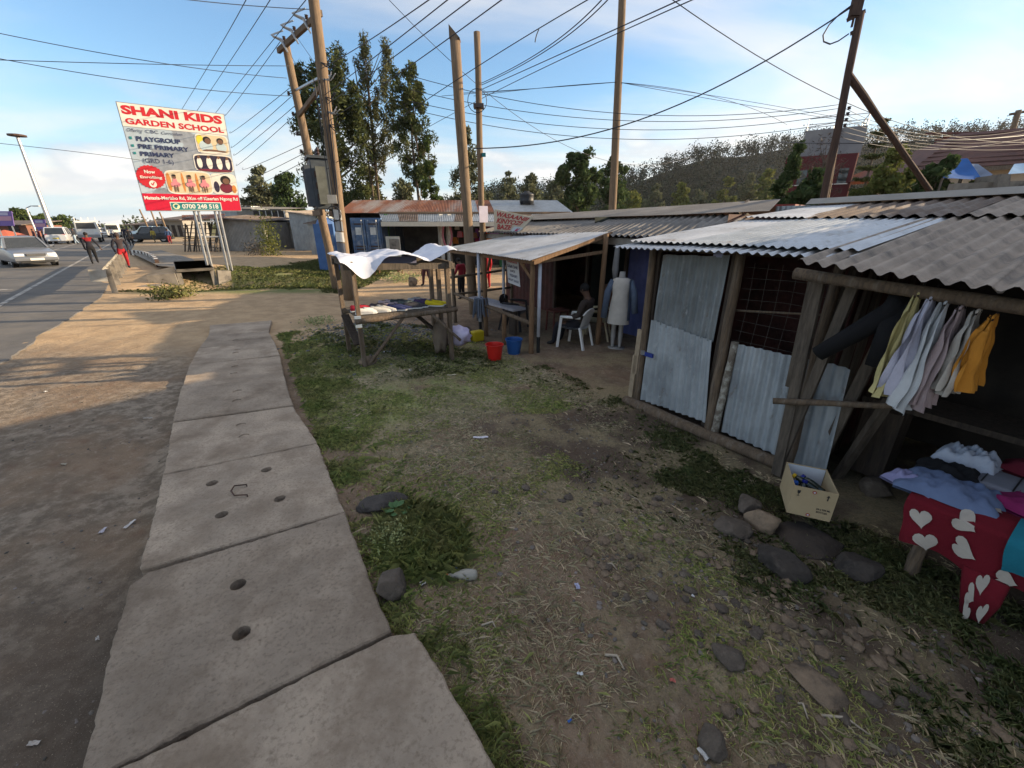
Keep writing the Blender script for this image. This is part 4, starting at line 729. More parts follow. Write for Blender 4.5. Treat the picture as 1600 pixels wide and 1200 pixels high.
for s_ in (-1, 1):
    for k in range(4): mb = MB(); mb.box((-1.2, s_*1.0, 1.25+.36*k), (4.1, .06, .22)); mb.build('side_slat', lp, lr)
for y in (-.9, -.3, .3, .9): mb = MB(); mb.box((.82, y, 1.9), (.08, .08, 1.8)); mb.build('stake', lp, lr)
for k in range(4): mb = MB(); mb.box((.84, 0, 1.25+.36*k), (.05, 1.9, .2)); mb.build('front_slat', lp, lr)
mv = thing('minibus', 'white minibus behind the people walking, right of the lorry', 'minibus', G(181, 371)+Vector((0, 0, .03)), None, FWD+pi); ORG[mv.name] = Vector((0, 0, 0))
mb = MB(); mb.loft([[Vector((x, y*hw, z)) for y, z in ((-.9, .35), (.9, .35), (.92, 1.2), (.84, 2.1), (-.84, 2.1), (-.92, 1.2))] for x, hw in ((-2.4, .97), (1.7, 1), (2.2, .9))]); bevel(mb.build('body', lp, mv), .08)
mb = MB(); mb.add([Vector((2.215, y, z)) for y, z in ((-.72, 1.2), (.72, 1.2), (.68, 1.9), (-.68, 1.9))], [(0, 1, 2, 3)]); mb.build('windscreen', m_glass, mv)
for x in (1.4, -1.5):
    for s_ in (-1, 1): wheel(mv, x, s_*.82, .34, .2)
# ------------------------------------------------------------------ people
def person(label, loc, h, rz, top, legs, pose=None, shoes=(.02, .02, .02), hood=None, name='person', group=None, hairc=None, sleeve=None, face=False, shoulder=None):
    """continuous skinned body; pose maps joint -> offset in body heights"""
    J = {'pel': (0, 0, .53), 'spi': (0, 0, .63), 'che': (0, -.005, .745), 'nec': (0, 0, .845), 'hd0': (0, .008, .895), 'hd1': (0, .012, .955)}
    Rd = {'pel': .075, 'spi': .068, 'che': .078, 'nec': .03, 'hd0': .046, 'hd1': .052}
    for s_, n in ((1, 'l'), (-1, 'r')):
        J.update({n+'sh': (s_*.108, 0, .805), n+'el': (s_*.135, -.01, .64), n+'wr': (s_*.14, .03, .495), n+'ha': (s_*.138, .045, .455), n+'hi': (s_*.055, 0, .49), n+'kn': (s_*.06, .01, .275), n+'an': (s_*.06, -.01, .045), n+'to': (s_*.065, .075, .02)})
        Rd.update({n+'sh': .042, n+'el': .032, n+'wr': .021, n+'ha': .022, n+'hi': .064, n+'kn': .043, n+'an': .028, n+'to': .02})
    for k, d in (pose or {}).items(): J[k] = tuple(a+b for a, b in zip(J[k], d))
    E_ = [('pel', 'spi'), ('spi', 'che'), ('che', 'nec'), ('nec', 'hd0'), ('hd0', 'hd1')]
    for n in 'lr': E_ += [('che', n+'sh'), (n+'sh', n+'el'), (n+'el', n+'wr'), (n+'wr', n+'ha'), ('pel', n+'hi'), (n+'hi', n+'kn'), (n+'kn', n+'an'), (n+'an', n+'to')]
    ks = list(J); me = bpy.data.meshes.new('skeleton'); me.from_pydata([Vector(J[k])*h for k in ks], [(ks.index(a), ks.index(b)) for a, b in E_], [])
    o = bpy.data.objects.new('skeleton', me); COL.objects.link(o); sk = o.modifiers.new('s', 'SKIN'); sk.use_smooth_shade = True
    for i, k in enumerate(ks): r = Rd[k]*h; me.skin_vertices[0].data[i].radius = (r, r*(.8 if k in ('pel', 'spi', 'che') else 1)); me.skin_vertices[0].data[i].use_root = (k == 'pel')
    o.modifiers.new('d', 'SUBSURF').levels = 2; dg = bpy.context.evaluated_depsgraph_get(); m2_ = bpy.data.meshes.new_from_object(o.evaluated_get(dg)); bpy.data.objects.remove(o)
    mt = [m_skin, paint('cloth '+str(top), top, .9), paint('cloth '+str(legs), legs, .9), paint('shoe '+str(shoes), shoes), paint('cloth '+str(sleeve or top), sleeve or top, .9), paint('cloth '+str(shoulder or top), shoulder or top, .9)]
    MBs = MB(); vs = [v.co.copy() for v in m2_.vertices]; segs = [(a, b, Vector(J[a])*h, Vector(J[b])*h) for a, b in E_]
    cl = {'hd0': 0, 'hd1': 0, 'nec': 0, 'lha': 0, 'rha': 0, 'lto': 3, 'rto': 3, 'lkn': 2, 'rkn': 2, 'lan': 2, 'ran': 2, 'lhi': 2, 'rhi': 2, 'spi': 1, 'che': 1, 'lsh': 1, 'rsh': 1, 'lel': 4, 'rel': 4, 'lwr': 4, 'rwr': 4}
    fs, fm = [], []
    for p in m2_.polygons:
        c = p.center; best = None
        for a, b, A_, B_ in segs:
            d = B_-A_; t = max(0, min(1, (c-A_).dot(d)/d.length_squared)); q = (c-(A_+d*t)).length
            if best is None or q < best[0]: best = (q, a, b, t)
        m_ = cl[best[2]]
        if best[2] == 'spi' and best[3] < .15: m_ = 2
        if best[2] == 'nec' and best[3] < .7: m_ = 1
        if shoulder and m_ == 1 and (best[2] in ('lsh', 'rsh', 'nec') or (best[2] == 'che' and best[3] > .75)): m_ = 5
        fs.append(tuple(p.vertices)); fm.append(m_)
    MBs.v = [tuple(v) for v in vs]; MBs.f = fs; MBs.m = fm; bpy.data.meshes.remove(m2_)
    for n in 'lr':                                        # five fingers on each hand
        hv, wv_ = Vector(J[n+'ha'])*h, Vector(J[n+'wr'])*h; d = (hv-wv_).normalized(); x = d.cross(Vector((0, 1, 0))).normalized() if abs(d.y) < .9 else Vector((1, 0, 0)); cu_ = d.cross(x)
        for k, (o_, ln) in enumerate(((-.013, .036), (-.004, .042), (.005, .039), (.013, .03))):
            p0 = hv+x*o_*h+d*.012*h; MBs.tube([p0, p0+d*ln*h*.5+cu_*.004*h, p0+d*ln*h*.9+cu_*.014*h], [.0062*h, .0055*h, .004*h], 5)
        p0 = hv-x*.016*h-d*.006*h; MBs.tube([p0, p0-x*.012*h+d*.018*h, p0-x*.012*h+d*.034*h], [.0068*h, .006*h, .0045*h], 5)
    hc = (Vector(J['hd0'])+Vector(J['hd1']))/2*h; up_ = (Vector(J['hd1'])-Vector(J['hd0'])).normalized(); fy = Vector((0, 1, 0)); fy = (fy-up_*fy.dot(up_)).normalized(); fx = fy.cross(up_)
    MBs.ball(hc+fy*.052*h-up_*.004*h, .010*h, 1, 0, (.7, 1, 1.2))
    for s_ in (-1, 1): MBs.ball(hc+fy*.042*h+fx*s_*.018*h+up_*.012*h, .0065*h, 1, 3); MBs.ball(hc+fx*s_*.05*h, .011*h, 1, 0, (.5, .9, 1.3))
    MBs.tube([hc+fy*.045*h+fx*(k*.014*h)-up_*.026*h for k in (-1, 0, 1)], .004*h, 4)
    root = MBs.build(name, mt, None, smooth=True, label=label, cat='person', group=group)
    z0 = ORG[root.name].copy(); root.location = Vector(loc)+Matrix.Rotation(rz, 3, 'Z') @ z0; root.rotation_euler = (0, 0, rz)
    hm = MB(); hm.ball(hc-fy*.008*h+up_*.014*h, .056*h, 2, 0, (1, 1.0, 1.0), .08, 4)
    if hood: hm = MB(); hm.ball(hc-fy*.016*h+up_*.004*h, .066*h, 2, 0, (1, .95, 1.15), .06, 3)
    hm.v = [v for v in hm.v]
    hr = hm.build('hood' if hood else 'hair', paint('cloth '+str(hood), hood, .9) if hood else m_hair, root, smooth=True)
    return root
AWAY = math.atan2(RDY, RDX)-pi/2                          # bodies are modelled facing +Y
walk = {'lkn': (0, .05, .0), 'lan': (0, .10, .01), 'lto': (0, .10, .015), 'rkn': (0, -.02, 0), 'ran': (0, -.11, .03), 'rto': (0, -.10, .0), 'lwr': (0, -.06, 0), 'lha': (0, -.07, 0), 'rwr': (0, .05, .01), 'rha': (0, .07, .02)}
red_leg, navy = (.33, .015, .02), (.022, .022, .035)
person('person in a black jacket with red shoulders walking away along the road edge', G(150, 413)+Vector((0, 0, .03)), 1.68, AWAY, (.018, .018, .026), (.012, .012, .014), {**walk, 'lel': (.05, 0, 0), 'lwr': (.09, .0, .02), 'lha': (.11, 0, .02)}, sleeve=(.018, .018, .026), shoulder=(.26, .015, .02))
person('person in a brown hooded top and red trousers walking beside the guardrail', G(199, 420), 1.72, AWAY+pi+.1, (.045, .034, .038), red_leg, {**walk, 'lel': (.03, 0, 0), 'rel': (-.03, 0, 0)}, face=True, sleeve=(.018, .018, .026), hood=(.045, .034, .038))
person('person in a dark top and pale jeans crossing the road behind the white car', G(121, 382)+Vector((0, 0, .03)), 1.7, AWAY+1.3, (.03, .03, .035), (.30, .38, .46), walk)
person('person in long black clothes walking by the black off road car', G(207, 385)+Vector((0, 0, .03)), 1.75, AWAY, (.014, .014, .018), (.014, .014, .018), walk, hood=(.014, .014, .018))
person('person in dark blue standing left of the one in long black clothes', G(199, 379)+Vector((0, 0, .03)), 1.8, AWAY, (.02, .022, .045), (.02, .02, .03))
person('person in a yellow top near the far junction', G(243, 379.5)+Vector((0, 0, .03)), 1.6, AWAY+.6, (.42, .34, .06), (.10, .09, .05), walk)
person('person in blue with a red skirt near the far junction', G(267, 382)+Vector((0, 0, .03)), 1.65, AWAY+pi, (.03, .06, .14), (.20, .02, .03), walk)
person('person in white standing beside the minibus', G(178, 376)+Vector((0, 0, .03)), 1.7, AWAY+pi, (.6, .6, .62), (.05, .05, .08))
maroon = (.24, .015, .03)
person('child in a maroon tracksuit top and black trousers by the slanted post', G(722, 468, -.2), 1.36, 1.0, maroon, (.015, .013, .016), {'nec': (0, .02, -.01), 'hd0': (0, .05, -.03), 'hd1': (0, .07, -.04), 'rel': (0, .04, .02), 'rwr': (.02, .10, .06), 'rha': (.03, .12, .07)}, group=None)
person('child in red standing beyond the white stall cover', G(668, 447, -.2), 1.5, 2.6, (.42, .02, .025), (.08, .03, .035), walk)
person('child in a red tracksuit seen between the poles and the shelter', G(762, 451, -.2), 1.4, .8, (.36, .02, .03), (.34, .02, .03))
# ------------------------------------------------------------------ far left
def mast(label, u0, v0, u1, v1, Y, r, arm=None, head=None, name='street_lamp'):
    b = Q(u1, v1, Y); t = Q(u0, v0, Y); t.x = t.x*.5+b.x*.5 if False else t.x; root = thing(name, label, 'street lamp', (b.x, b.y, 0)); mb = MB(); mb.tube([(b.x, b.y, -.2), b, t], [r, r*.9, r*.6], 8); mb.build('pole', m_steel, root)
    if arm: e = Q(*arm, Y); mb = MB(); mb.tube([t, t.lerp(e, .5)+Vector((0, 0, .12)), e], r*.4, 6); mb.build('arm', m_steel, root); mb = MB(); mb.box(e, (.7, .25, .12)); mb.build('lamp_head', m_steel, root)
    if head: mb = MB(); mb.lathe([(.05, -.1), (head, .0), (head, .18), (.1, .3)], t, 12); mb.build('lamp_ring', m_poled, root)
    return root
mast('tall floodlight mast at the left edge', 27, 213, 74, 338, 60, .28, head=.9)
mast('street lamp with a long curved arm left of the road', 41, 325, 58, 366, 52, .12, (57, 322))
mast('thin street lamp beyond the lorry, the left of two', 107, 345, 112, 362, 120, .12, (114, 344)); mast('thin street lamp beyond the lorry, the right of two', 116, 344, 121, 362, 110, .12, (108, 343))
for k, (u0, v0, u1, v1) in enumerate([(218, 327, 232, 347), (236, 330, 245, 348), (249, 331, 260, 352)]): 
    b = Q(u1, v1, 70); pole('utility_pole', ['leftmost', 'middle', 'rightmost'][k]+' of the three far poles under the billboard', (b.x, b.y, 0), Q(u0, v0, 70), .14, .1)
def banner(label, u0, u1, v0, v1, Y):
    root = thing('banner', label, 'banner', G((u0+u1)/2, 378)); mp = quadmap(Q(u0+4, v1, Y), Q(u1+4, v1, Y), Q(u0, v0, Y), Q(u1, v0, Y)); mb = MB(); mb.loft([[mp(0, 0, o), mp(1, 0, o), mp(1, 1, o), mp(0, 1, o)] for o in (-.05, 0)]); mb.build('panel', paint('banner purple', (.20, .13, .38)), root)
    mb = MB(); rect(mp, mb, .06, .94, .36, .66, .012); mb.build('print_band', paint('banner pink', (.55, .30, .38)), root); mb = MB(); rect(mp, mb, .2, .8, .72, .92, .012); mb.build('print_band', paint('banner lilac', (.5, .48, .62)), root)
    for x in (.15, .85): p = mp(x, 0, -.08); mb = MB(); mb.bar((p.x, p.y, -.1), p, .1, .1); mb.build('leg', m_steel, root)
banner('large purple advertising banner at the left edge', -14, 18, 330, 353, 45); banner('small purple advertising banner beside the curved street lamp', 50, 70, 343, 361, 55)
ten = thing('market_parasol', 'orange parasol of a roadside seller at the left edge', 'parasol', G(8, 384)); p = Q(8, 363, 48); mb = MB(); mb.lathe([(2.0, -.7), (1.9, -.5), (1.2, -.15), (.05, .25)], p, 10); mb.build('canopy', paint('parasol orange', (.50, .12, .06)), ten); mb = MB(); mb.tube([(p.x, p.y, -.1), p], .04, 6); mb.build('pole', m_steel, ten)
for k, (u, v, c) in enumerate([(58, 372, (.10, .06, .07)), (66, 372, (.16, .03, .04)), (73, 373, (.05, .05, .06))]): person('seated trader among wares left of the road, %s of three' % ['leftmost', 'middle', 'rightmost'][k], G(u, v+8), 1.6, AWAY+2, c, (.03, .03, .04))
# ================================================================== SHOPS AND SHACKS
GF = -.19                                                  # trodden floor level in front of the shops
def sheets(root, e0, e1, t0, t1, n, mats, wl=.076, amp=.010, name='roof_sheet', jag=.03, sag=0, lift=.006, over=.04, seg=5):
    """row of corrugated sheets between an eave line e0-e1 and an upper line t0-t1"""
    e0, e1, t0, t1 = map(Vector, (e0, e1, t0, t1))
    for i in range(n):
        f0, f1 = max(0, i/n-over/n), (i+1)/n; up = Vector((0, 0, lift*(i % 2)+random.uniform(0, .004))); dv = random.uniform(-.02, .03); d = (e0-t0).normalized()*dv
        a, b, c, dd = e0.lerp(e1, f0)+up+d, e0.lerp(e1, f1)+up+d, t0.lerp(t1, f0)+up, t0.lerp(t1, f1)+up
        mb = MB(); mb.corr(a, b, c, dd, wl, amp, seg=seg, jag=jag, sag=sag, phase=f0*(e1-e0).length/wl*2*pi); mb.build(name, mats[i % len(mats)] if isinstance(mats, (list, tuple)) else mats, root, smooth=True)
def log_part(root, name, p, q, r0, r1=None, mat=m_log, bend=.0): mb = MB(); mb.log(p, q, r0, r1, bend=bend); return mb.build(name, mat, root, smooth=True)
# ---------------------------------------------------------------- shack with the iron door
s1 = thing('market_shack', 'shack with a corrugated iron door and wire mesh window', 'shack', W(2.4, 5, GF)); S0 = 4.15
for a, z1, r in ((3.43, 1.84, .045), (2.37, 1.86, .05), (1.52, 1.84, .045)): log_part(s1, 'post', W(a-.02, S0-.03, -.25), W(a, S0-.03, z1), r*1.1, r*.9)
log_part(s1, 'post', W(2.27, S0-.05, -.2), W(2.25, S0-.03, .97), .04, .037, M('lichened log', (.25, .22, .18), (.12, .10, .08), 8, .9, .8, 20, c3=(.38, .37, .32), s3=9, t3=(.5, .6)))
log_part(s1, 'sill_log', W(3.55, S0-.10, -.16), W(1.15, S0-.06, -.10), .075, .06)
for k, (a, z0, z1) in enumerate(((3.47, .35, .85), (3.50, .0, .5))): mb = MB(); mb.bar(W(a, S0-.06, z0-.1), W(a-.01, S0-.06, z1), .07, .03); mb.build('batten', M('pale batten', (.36, .29, .20), (.26, .2, .14), 8, .9, .4, 25), s1)
dr = thing('tmp', 'x', 'x'); bpy.data.objects.remove(dr)
mb = MB(); mb.corr(W(3.33, S0, .96), W(2.51, S0, .90), W(3.31, S0, 1.76), W(2.50, S0, 1.80), .092, .017, jag=.012); d1 = mb.build('door', M('grey iron door sheet', (.27, .295, .305), (.17, .188, .195), 3.6, .55, .6, 30, .35, st=(1, 1, .5), c3=(.16, .12, .09), s3=8, t3=(.58, .70), c4=(.36, .38, .39), s4=11, t4=(.58, .7)), s1, smooth=True)
mb = MB(); mb.corr(W(3.36, S0-.030, -.08), W(2.40, S0-.030, -.02), W(3.34, S0-.028, 1.0), W(2.51, S0-.02, .92), .092, .017, jag=.012); mb.build('lower_sheet', m_zincblue, d1, smooth=True)
mb = MB(); mb.box(W(3.30, S0-.06, .56), (.16, .02, .05), math.atan2(DY, DX)); mb.build('latch', paint('latch blue', (.02, .04, .22)), d1); mb = MB(); mb.box(W(3.37, S0-.075, .57), (.04, .04, .05)); mb.build('padlock', m_steel, d1)
for a, x in ((3.38, 0), (2.45, 1)): mb = MB(); mb.bar(W(a+.0*x, S0+.03, -.1), W(a, S0+.03, 1.84), .05, .04); mb.build('door_frame', m_plankd, s1)
mb = MB(); mb.corr(W(2.22, S0-.0, -.06), W(1.18, S0-.03, -.06), W(2.24, S0-.01, .95), W(1.24, S0-.03, .97), .092, .016, jag=.012); mb.build('low_panel', m_zincblue, s1, smooth=True)
mb = MB()
for k in range(7): a = 2.25-.13*k; mb.tube([W(a, S0+.02, .9), W(a-.02, S0+.02, 1.35), W(a-.01, S0+.02, 1.75)], .0014, 4)
for k in range(8): z = .98+.105*k; mb.tube([W(2.32, S0+.02, z-.01), W(1.9, S0+.02, z-.02*sin(k)), W(1.45, S0+.02, z)], .0014, 4)
mb.build('wire_mesh', M('dull wire', (.12, .11, .10), (.07, .06, .05), 8, .7), s1); log_part(s1, 'rail', W(2.35, S0+.03, 1.27), W(1.55, S0+.05, 1.36), .012, .010)
mb = MB(); mb.bar(W(3.5, S0+.02, 1.84), W(1.35, S0+.02, 1.86), .06, .08); mb.build('lintel', m_plankd, s1)
mb = MB(); mb.box(W(2.62, S0-.0, 1.83), (.10, .02, .10), math.atan2(DY, DX)); mb.build('sticker', paint('blue white sticker', (.35, .40, .62)), s1)
for nm, p, q in (('side_wall', (3.5, S0+.06), (3.5, 8.4)), ('back_wall', (3.5, 8.4), (1.0, 8.4)), ('side_wall', (1.42, 4.3), (1.42, 8.4))):
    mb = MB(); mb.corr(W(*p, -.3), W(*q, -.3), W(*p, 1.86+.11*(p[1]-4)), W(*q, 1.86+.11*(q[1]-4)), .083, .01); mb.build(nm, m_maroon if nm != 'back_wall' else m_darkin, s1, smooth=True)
mb = MB(); mb.add([W(3.45, 5.4, -.2), W(1.45, 5.4, -.2), W(1.45, 5.4, 1.95), W(3.45, 5.4, 1.95)], [(0, 1, 2, 3)]); mb.build('partition', m_maroon, s1)
mb = MB(); mb.bar(W(1.92, 5.3, 1.1), W(1.80, 5.3, 1.9), .05, .03); mb.build('stud', m_plankd, s1)
# roof tiers
sheets(s1, W(3.68, 3.72, 1.845), W(1.32, 3.72, 1.865), W(3.66, 4.15, 1.885), W(1.34, 4.15, 1.905), 3, m_zinc, .083, .012, 'eave_sheet', .02)
sheets(s1, W(3.66, 3.93, 1.905), W(1.34, 3.93, 1.92), W(3.64, 6.4, 2.155), W(1.5, 6.4, 2.16), 3, [m_zinc, m_zincold, m_zinc], .083, .011, jag=.03)
sheets(s1, W(3.66, 6.25, 2.19), W(2.85, 6.25, 2.18), W(3.62, 8.5, 2.40), W(3.0, 8.5, 2.42), 1, m_zinc, .083, .011)
sheets(s1, W(2.93, 6.3, 2.17), W(-.2, 6.3, 2.20), W(3.05, 8.5, 2.41), W(-.2, 8.5, 2.47), 4, [m_brown, m_brown, m_fibro, m_brown], .14, .018)
mb = MB(); mb.loft([[W(a, 8.15, 2.41+.028*(3.6-a)*.6+o), W(a, 8.3, 2.50+.028*(3.6-a)*.6+o), W(a, 8.7, 2.50+.028*(3.6-a)*.6+o), W(a, 8.9, 2.40+o)] for a, o in [(3.75-i*.5, .015*mn.noise((i, 3, 0))) for i in range(12)]], closed=False, cap=False); mb.build('ridge_cap', M('grey ridge sheet', (.30, .285, .26), (.22, .21, .19), 2, .9, .3, 30, coord='World'), s1, smooth=True)
# ---------------------------------------------------------------- clothes shack
s2 = thing('clothes_shack', 'dark timber clothes stall with a wavy grey fibre cement roof', 'shack', W(.3, 5, GF))
sheets(s2, W(1.53, 3.38, 1.85), W(-1.6, 3.40, 1.60), W(1.72, 6.5, 2.17), W(-1.6, 6.5, 2.20), 3, m_fibro, .106, .018, jag=.03, lift=.012, seg=8)
mb = MB(); mb.log(W(1.62, 3.62, 1.74), W(-1.5, 3.62, 1.55), .045, .04); mb.build('eave_beam', m_log, s2, smooth=True)
for k in range(10):
    s = 4.22+k*.165+random.uniform(-.02, .02); zt = 1.68+.08*(s-3.5)*1.2; mb = MB(); mb.bar(W(1.42+random.uniform(-.03, .03), s, -.25), W(1.40+random.uniform(-.05, .05), s+random.uniform(-.05, .05), zt), random.uniform(.09, .15), .025, up=(DX, DY, 0)); mb.build('wall_slat', m_plank, s2)
for (a, s, z0), (a2, s2_, z1), wd in (((1.50, 3.95, -.15), (1.52, 3.80, 1.72), .085), ((1.56, 3.9, .75), (1.56, 3.82, 1.72), .07), ((1.50, 3.95, .0), (1.30, 3.85, 1.70), .075), ((1.30, 4.2, -.15), (1.05, 4.05, 1.62), .08), ((1.18, 4.4, -.2), (.98, 4.3, .75), .09)):
    mb = MB(); mb.bar(W(a, s, z0), W(a2, s2_, z1), wd, .045); mb.build('upright_plank', m_plank, s2)
log_part(s2, 'cross_pole', W(1.62, 3.78, .62), W(.85, 4.1, .78), .028, .024)
for nm, p, q in (('back_wall', (1.4, 6.0), (-1.6, 6.0)), ('side_wall', (-1.5, 3.7), (-1.5, 6.0))):
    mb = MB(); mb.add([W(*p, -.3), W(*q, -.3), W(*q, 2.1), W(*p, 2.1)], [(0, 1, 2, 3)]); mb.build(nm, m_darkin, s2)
mb = MB(); mb.bar(W(1.05, 4.7, -.1), W(1.05, 4.7, .55), .28, .28); mb.build('stump', m_plankd, s2); mb = MB(); mb.box(W(.7, 4.9, .58), (1.1, .5, .05), math.atan2(DY, DX)); mb.build('shelf', m_plankd, s2)
s9 = thing('added_timber_shop', 'taller unseen timber shop added next to the clothes stall, beyond the right edge', 'shop', W(-4.5, 5, GF)); mb = MB(); mb.prism([W(-1.75, 3.7, -.3), W(-8, 3.7, -.3), W(-8, 3.7, 2.9), W(-1.75, 3.7, 2.9)], (NX*3.2, NY*3.2, 0)); mb.build('wall', m_plankd, s9); sheets(s9, W(-1.6, 3.2, 2.85), W(-8.2, 3.2, 2.85), W(-1.6, 7.1, 3.5), W(-8.2, 7.1, 3.5), 6, m_brown, .14, .02)  # unseen shop added to cut sky light on the foreground
# garments on the line (each hangs edge-on to the footpath)
def garment(label, a, z0, z1, wd, mat, s=3.62, name='hanging_garment'):
    sd = random.uniform(0, 50); a = .86+(a-.97)*.80-.0; mb = MB()
    def fn(i, j, o=0):                                       # j: 0 hem .. 1 hanger; a shoulder line, creases that open towards the hem
        x = i-.5; wj = wd*(.42+.58*min(1, (1-j)*3.5))*(1+.10*mn.noise((j*3, sd, o)))
        cr = (1-j)**.7*(.030*sin(x*15+sd+2*mn.noise((j*2, sd, 1)))+.022*sin(x*31+sd*2+j*4))+.018*mn.noise((x*6, j*4, sd+o)); hem = .045*mn.noise((x*4, sd, 3+o))+.03*(o > 0)
        return W(a+cr+o*(.022+.02*(1-j)), s+x*wj+.03*(1-j)*mn.noise((sd, j*2, 4)), z0+(z1-z0)*j+hem*(1-j)-.05*abs(x)*(j > .85))
    mb.grid(lambda i, j: fn(i, j, 0), 26, 22); mb.grid(lambda i, j: fn(i, j, 1), 26, 22)
    return mb.build(name, mat, label=label, cat='garment', group='clothes hanging under the grey roof', smooth=True)
def fab(name, c): return M(name, c, tuple(q*.82 for q in c), 5, .95, .3, 90)
for lb, a, z0, z1, wd, c in (('pale yellow garment, leftmost of the row under the grey roof', .97, .98, 1.70, .22, (.55, .48, .22)), ('lilac garment hanging second in the row under the grey roof', .89, 1.02, 1.68, .24, (.50, .50, .60)), ('white garment hanging longest in the row under the grey roof', .80, .93, 1.66, .26, (.55, .57, .58)), ('dusty pink garment between the white and the beige ones', .71, .98, 1.64, .26, (.42, .33, .33)), ('beige garment with a turned up hem left of the orange one', .62, 1.10, 1.63, .24, (.46, .43, .38)), ('orange top, rightmost garment hanging under the grey roof', .53, 1.16, 1.61, .26, (.55, .23, .03))):
    go = garment(lb, a, z0, z1, wd, fab('cloth '+lb[:12], c)); hk = MB(); ag = .86+(a-.97)*.80; t0 = W(ag, 3.62, z1+.005); hk.tube([t0-W(0, wd*.22, .03), t0, t0+W(0, wd*.22, -.03)], .005, 6); hk.tube([t0, t0+Vector((0, 0, .05)), t0+W(0, .02, .065)], .003, 5); hk.build('hanger', m_black, go)
    cb = MB(); cb.tube([W(ag+.002, 3.62+wd*.19*cos(t_), z1-.012+.014*sin(t_)) for t_ in [q*pi/8 for q in range(17)]], .007, 6); cb.build('collar', fab('cloth '+lb[:12], c), go)
mb = MB(); q = [W(1.00, 3.74, 1.54), W(1.16, 3.74, 1.36), W(1.36, 3.72, 1.14)]; mb.tube([q[0]+Vector((0, 0, .12)), q[0], q[1], q[2]], [.05, .085, .07, .055], 10, wob=.35); mb.tube([W(.96, 3.78, 1.66), W(.96, 3.78, 1.45), W(.93, 3.80, 1.15)], [.05, .12, .13], 12, wob=.4); mb.build('hanging_garment', fab('black jersey', (.012, .012, .014)), label='black jacket hanging with one sleeve stretched out to the left', cat='garment', smooth=True)
# table of clothes
tb = thing('clothes_table', 'low table heaped with folded clothes at the right edge', 'table', W(-.1, 3.9, GF))
mb = MB(); mb.box(W(-.15, 3.88, .38), (1.25, .95, .04), math.atan2(DY, DX)); mb.build('top', m_plankd, tb)
for a, s in ((.38, 3.5), (.38, 4.25), (-.65, 3.5), (-.65, 4.25)): log_part(tb, 'leg', W(a, s, -.25), W(a, s, .37), .04, .035)
m_hearts = fab('dark red knit', (.13, .005, .013)); m_hw = fab('cream knit', (.42, .38, .33))
def drape(x, y, o=0):                                       # x along the table edge 0..1, y: 1 on top .. 0 hem
    a = .52-.95*x+.012*sin(x*11); L_ = .46; fd = .5*sin(x*21+1.5*mn.noise((x*3, 2, 1)))+.5*sin(x*9+1)
    if y > .45: k = (y-.45)/.55; p = W(a, 3.42+.30*k, .43+.05*sin(k*3)+.02*mn.noise((x*4, y*4, 0))); n = Vector((0, 0, 1))
    else: k = (.45-y)/.45; p = W(a-.05*k+.02*mn.noise((x*5, k*2, 3)), 3.395-.05*fd*k**1.3-.02*k-.02*sin(k*pi/2), .43-(.29+.05*mn.noise((x*4, 0, 9)))*k); n = -Vector((NX, NY, 0))
    return p+n*o
hc = MB(); hc.grid(lambda i, j: drape(i, j), 64, 36); g1 = hc.build('cardigan', m_hearts, label='dark red knitted cardigan with cream hearts draped over the table front', cat='garment', smooth=True)
def heart(mp, mb, cx, cy, s, o, rot=0):
    pt = []
    for k in range(22): t = 2*pi*k/22; x = 16*sin(t)**3/17; y = (13*cos(t)-5*cos(2*t)-2*cos(3*t)-cos(4*t))/17; pt.append((x*cos(rot)-y*sin(rot), x*sin(rot)+y*cos(rot)))
    mb.add([mp(cx+s*x, cy+s*1.9*y, o) for x, y in pt], [tuple(range(22))])
for cx, cy, r in ((.10, .30, .2), (.28, .43, 1.2), (.30, .20, 1.3), (.52, .30, .9), (.48, .06, 1.4), (.14, .08, .3), (.66, .10, .5), (.13, .62, .3), (.34, .74, 1), (.62, .55, .8), (.86, .3, .6)):
    mb = MB(); heart(drape, mb, cx, cy, .058, .012, r); mb.build('heart', m_hw, g1)
slv = MB(); sc0, sc1, sc2 = W(.08, 3.36, .16), W(.06, 3.34, .02), W(.05, 3.33, -.13)
slv.loft([[c+W(wd*cos(t), .02*sin(t), 0) for t in [k*pi/6 for k in range(12)]] for c, wd in ((sc0, .10), (sc1, .085), (sc2, .055))]); slv.build('sleeve', m_hearts, g1, smooth=True)
smap = lambda x, y, o=0: sc2.lerp(sc0, y)+W((.5-x)*.19*(.6+.4*y), 0, 0)-Vector((NX, NY, 0))*(.022+o)
for cx, cy, r in ((.5, .85, .3), (.3, .5, 1.2), (.75, .25, .4), (.3, .12, -.6)): mb = MB(); heart(smap, mb, cx, cy, .15, .004, r); mb.build('heart', m_hw, g1)
tmap = lambda x, y, o=0: drape(.46+.5*x, .16+.55*y, .018+o)
mb = MB(); mb.grid(lambda i, j: tmap(i, j), 10, 12); ts = mb.build('t_shirt', fab('turquoise cotton', (.012, .15, .21)), label='turquoise T-shirt with white lettering lying on the heart cardigan', cat='garment', smooth=True)
v_, f_ = text_mesh('PATROL', .03); mb = MB(); mb.add([tmap(.16+.16*(1-b)+.05, .92-.75*a, .006) for a, b, _ in v_], f_); mb.build('lettering', m_white, ts)
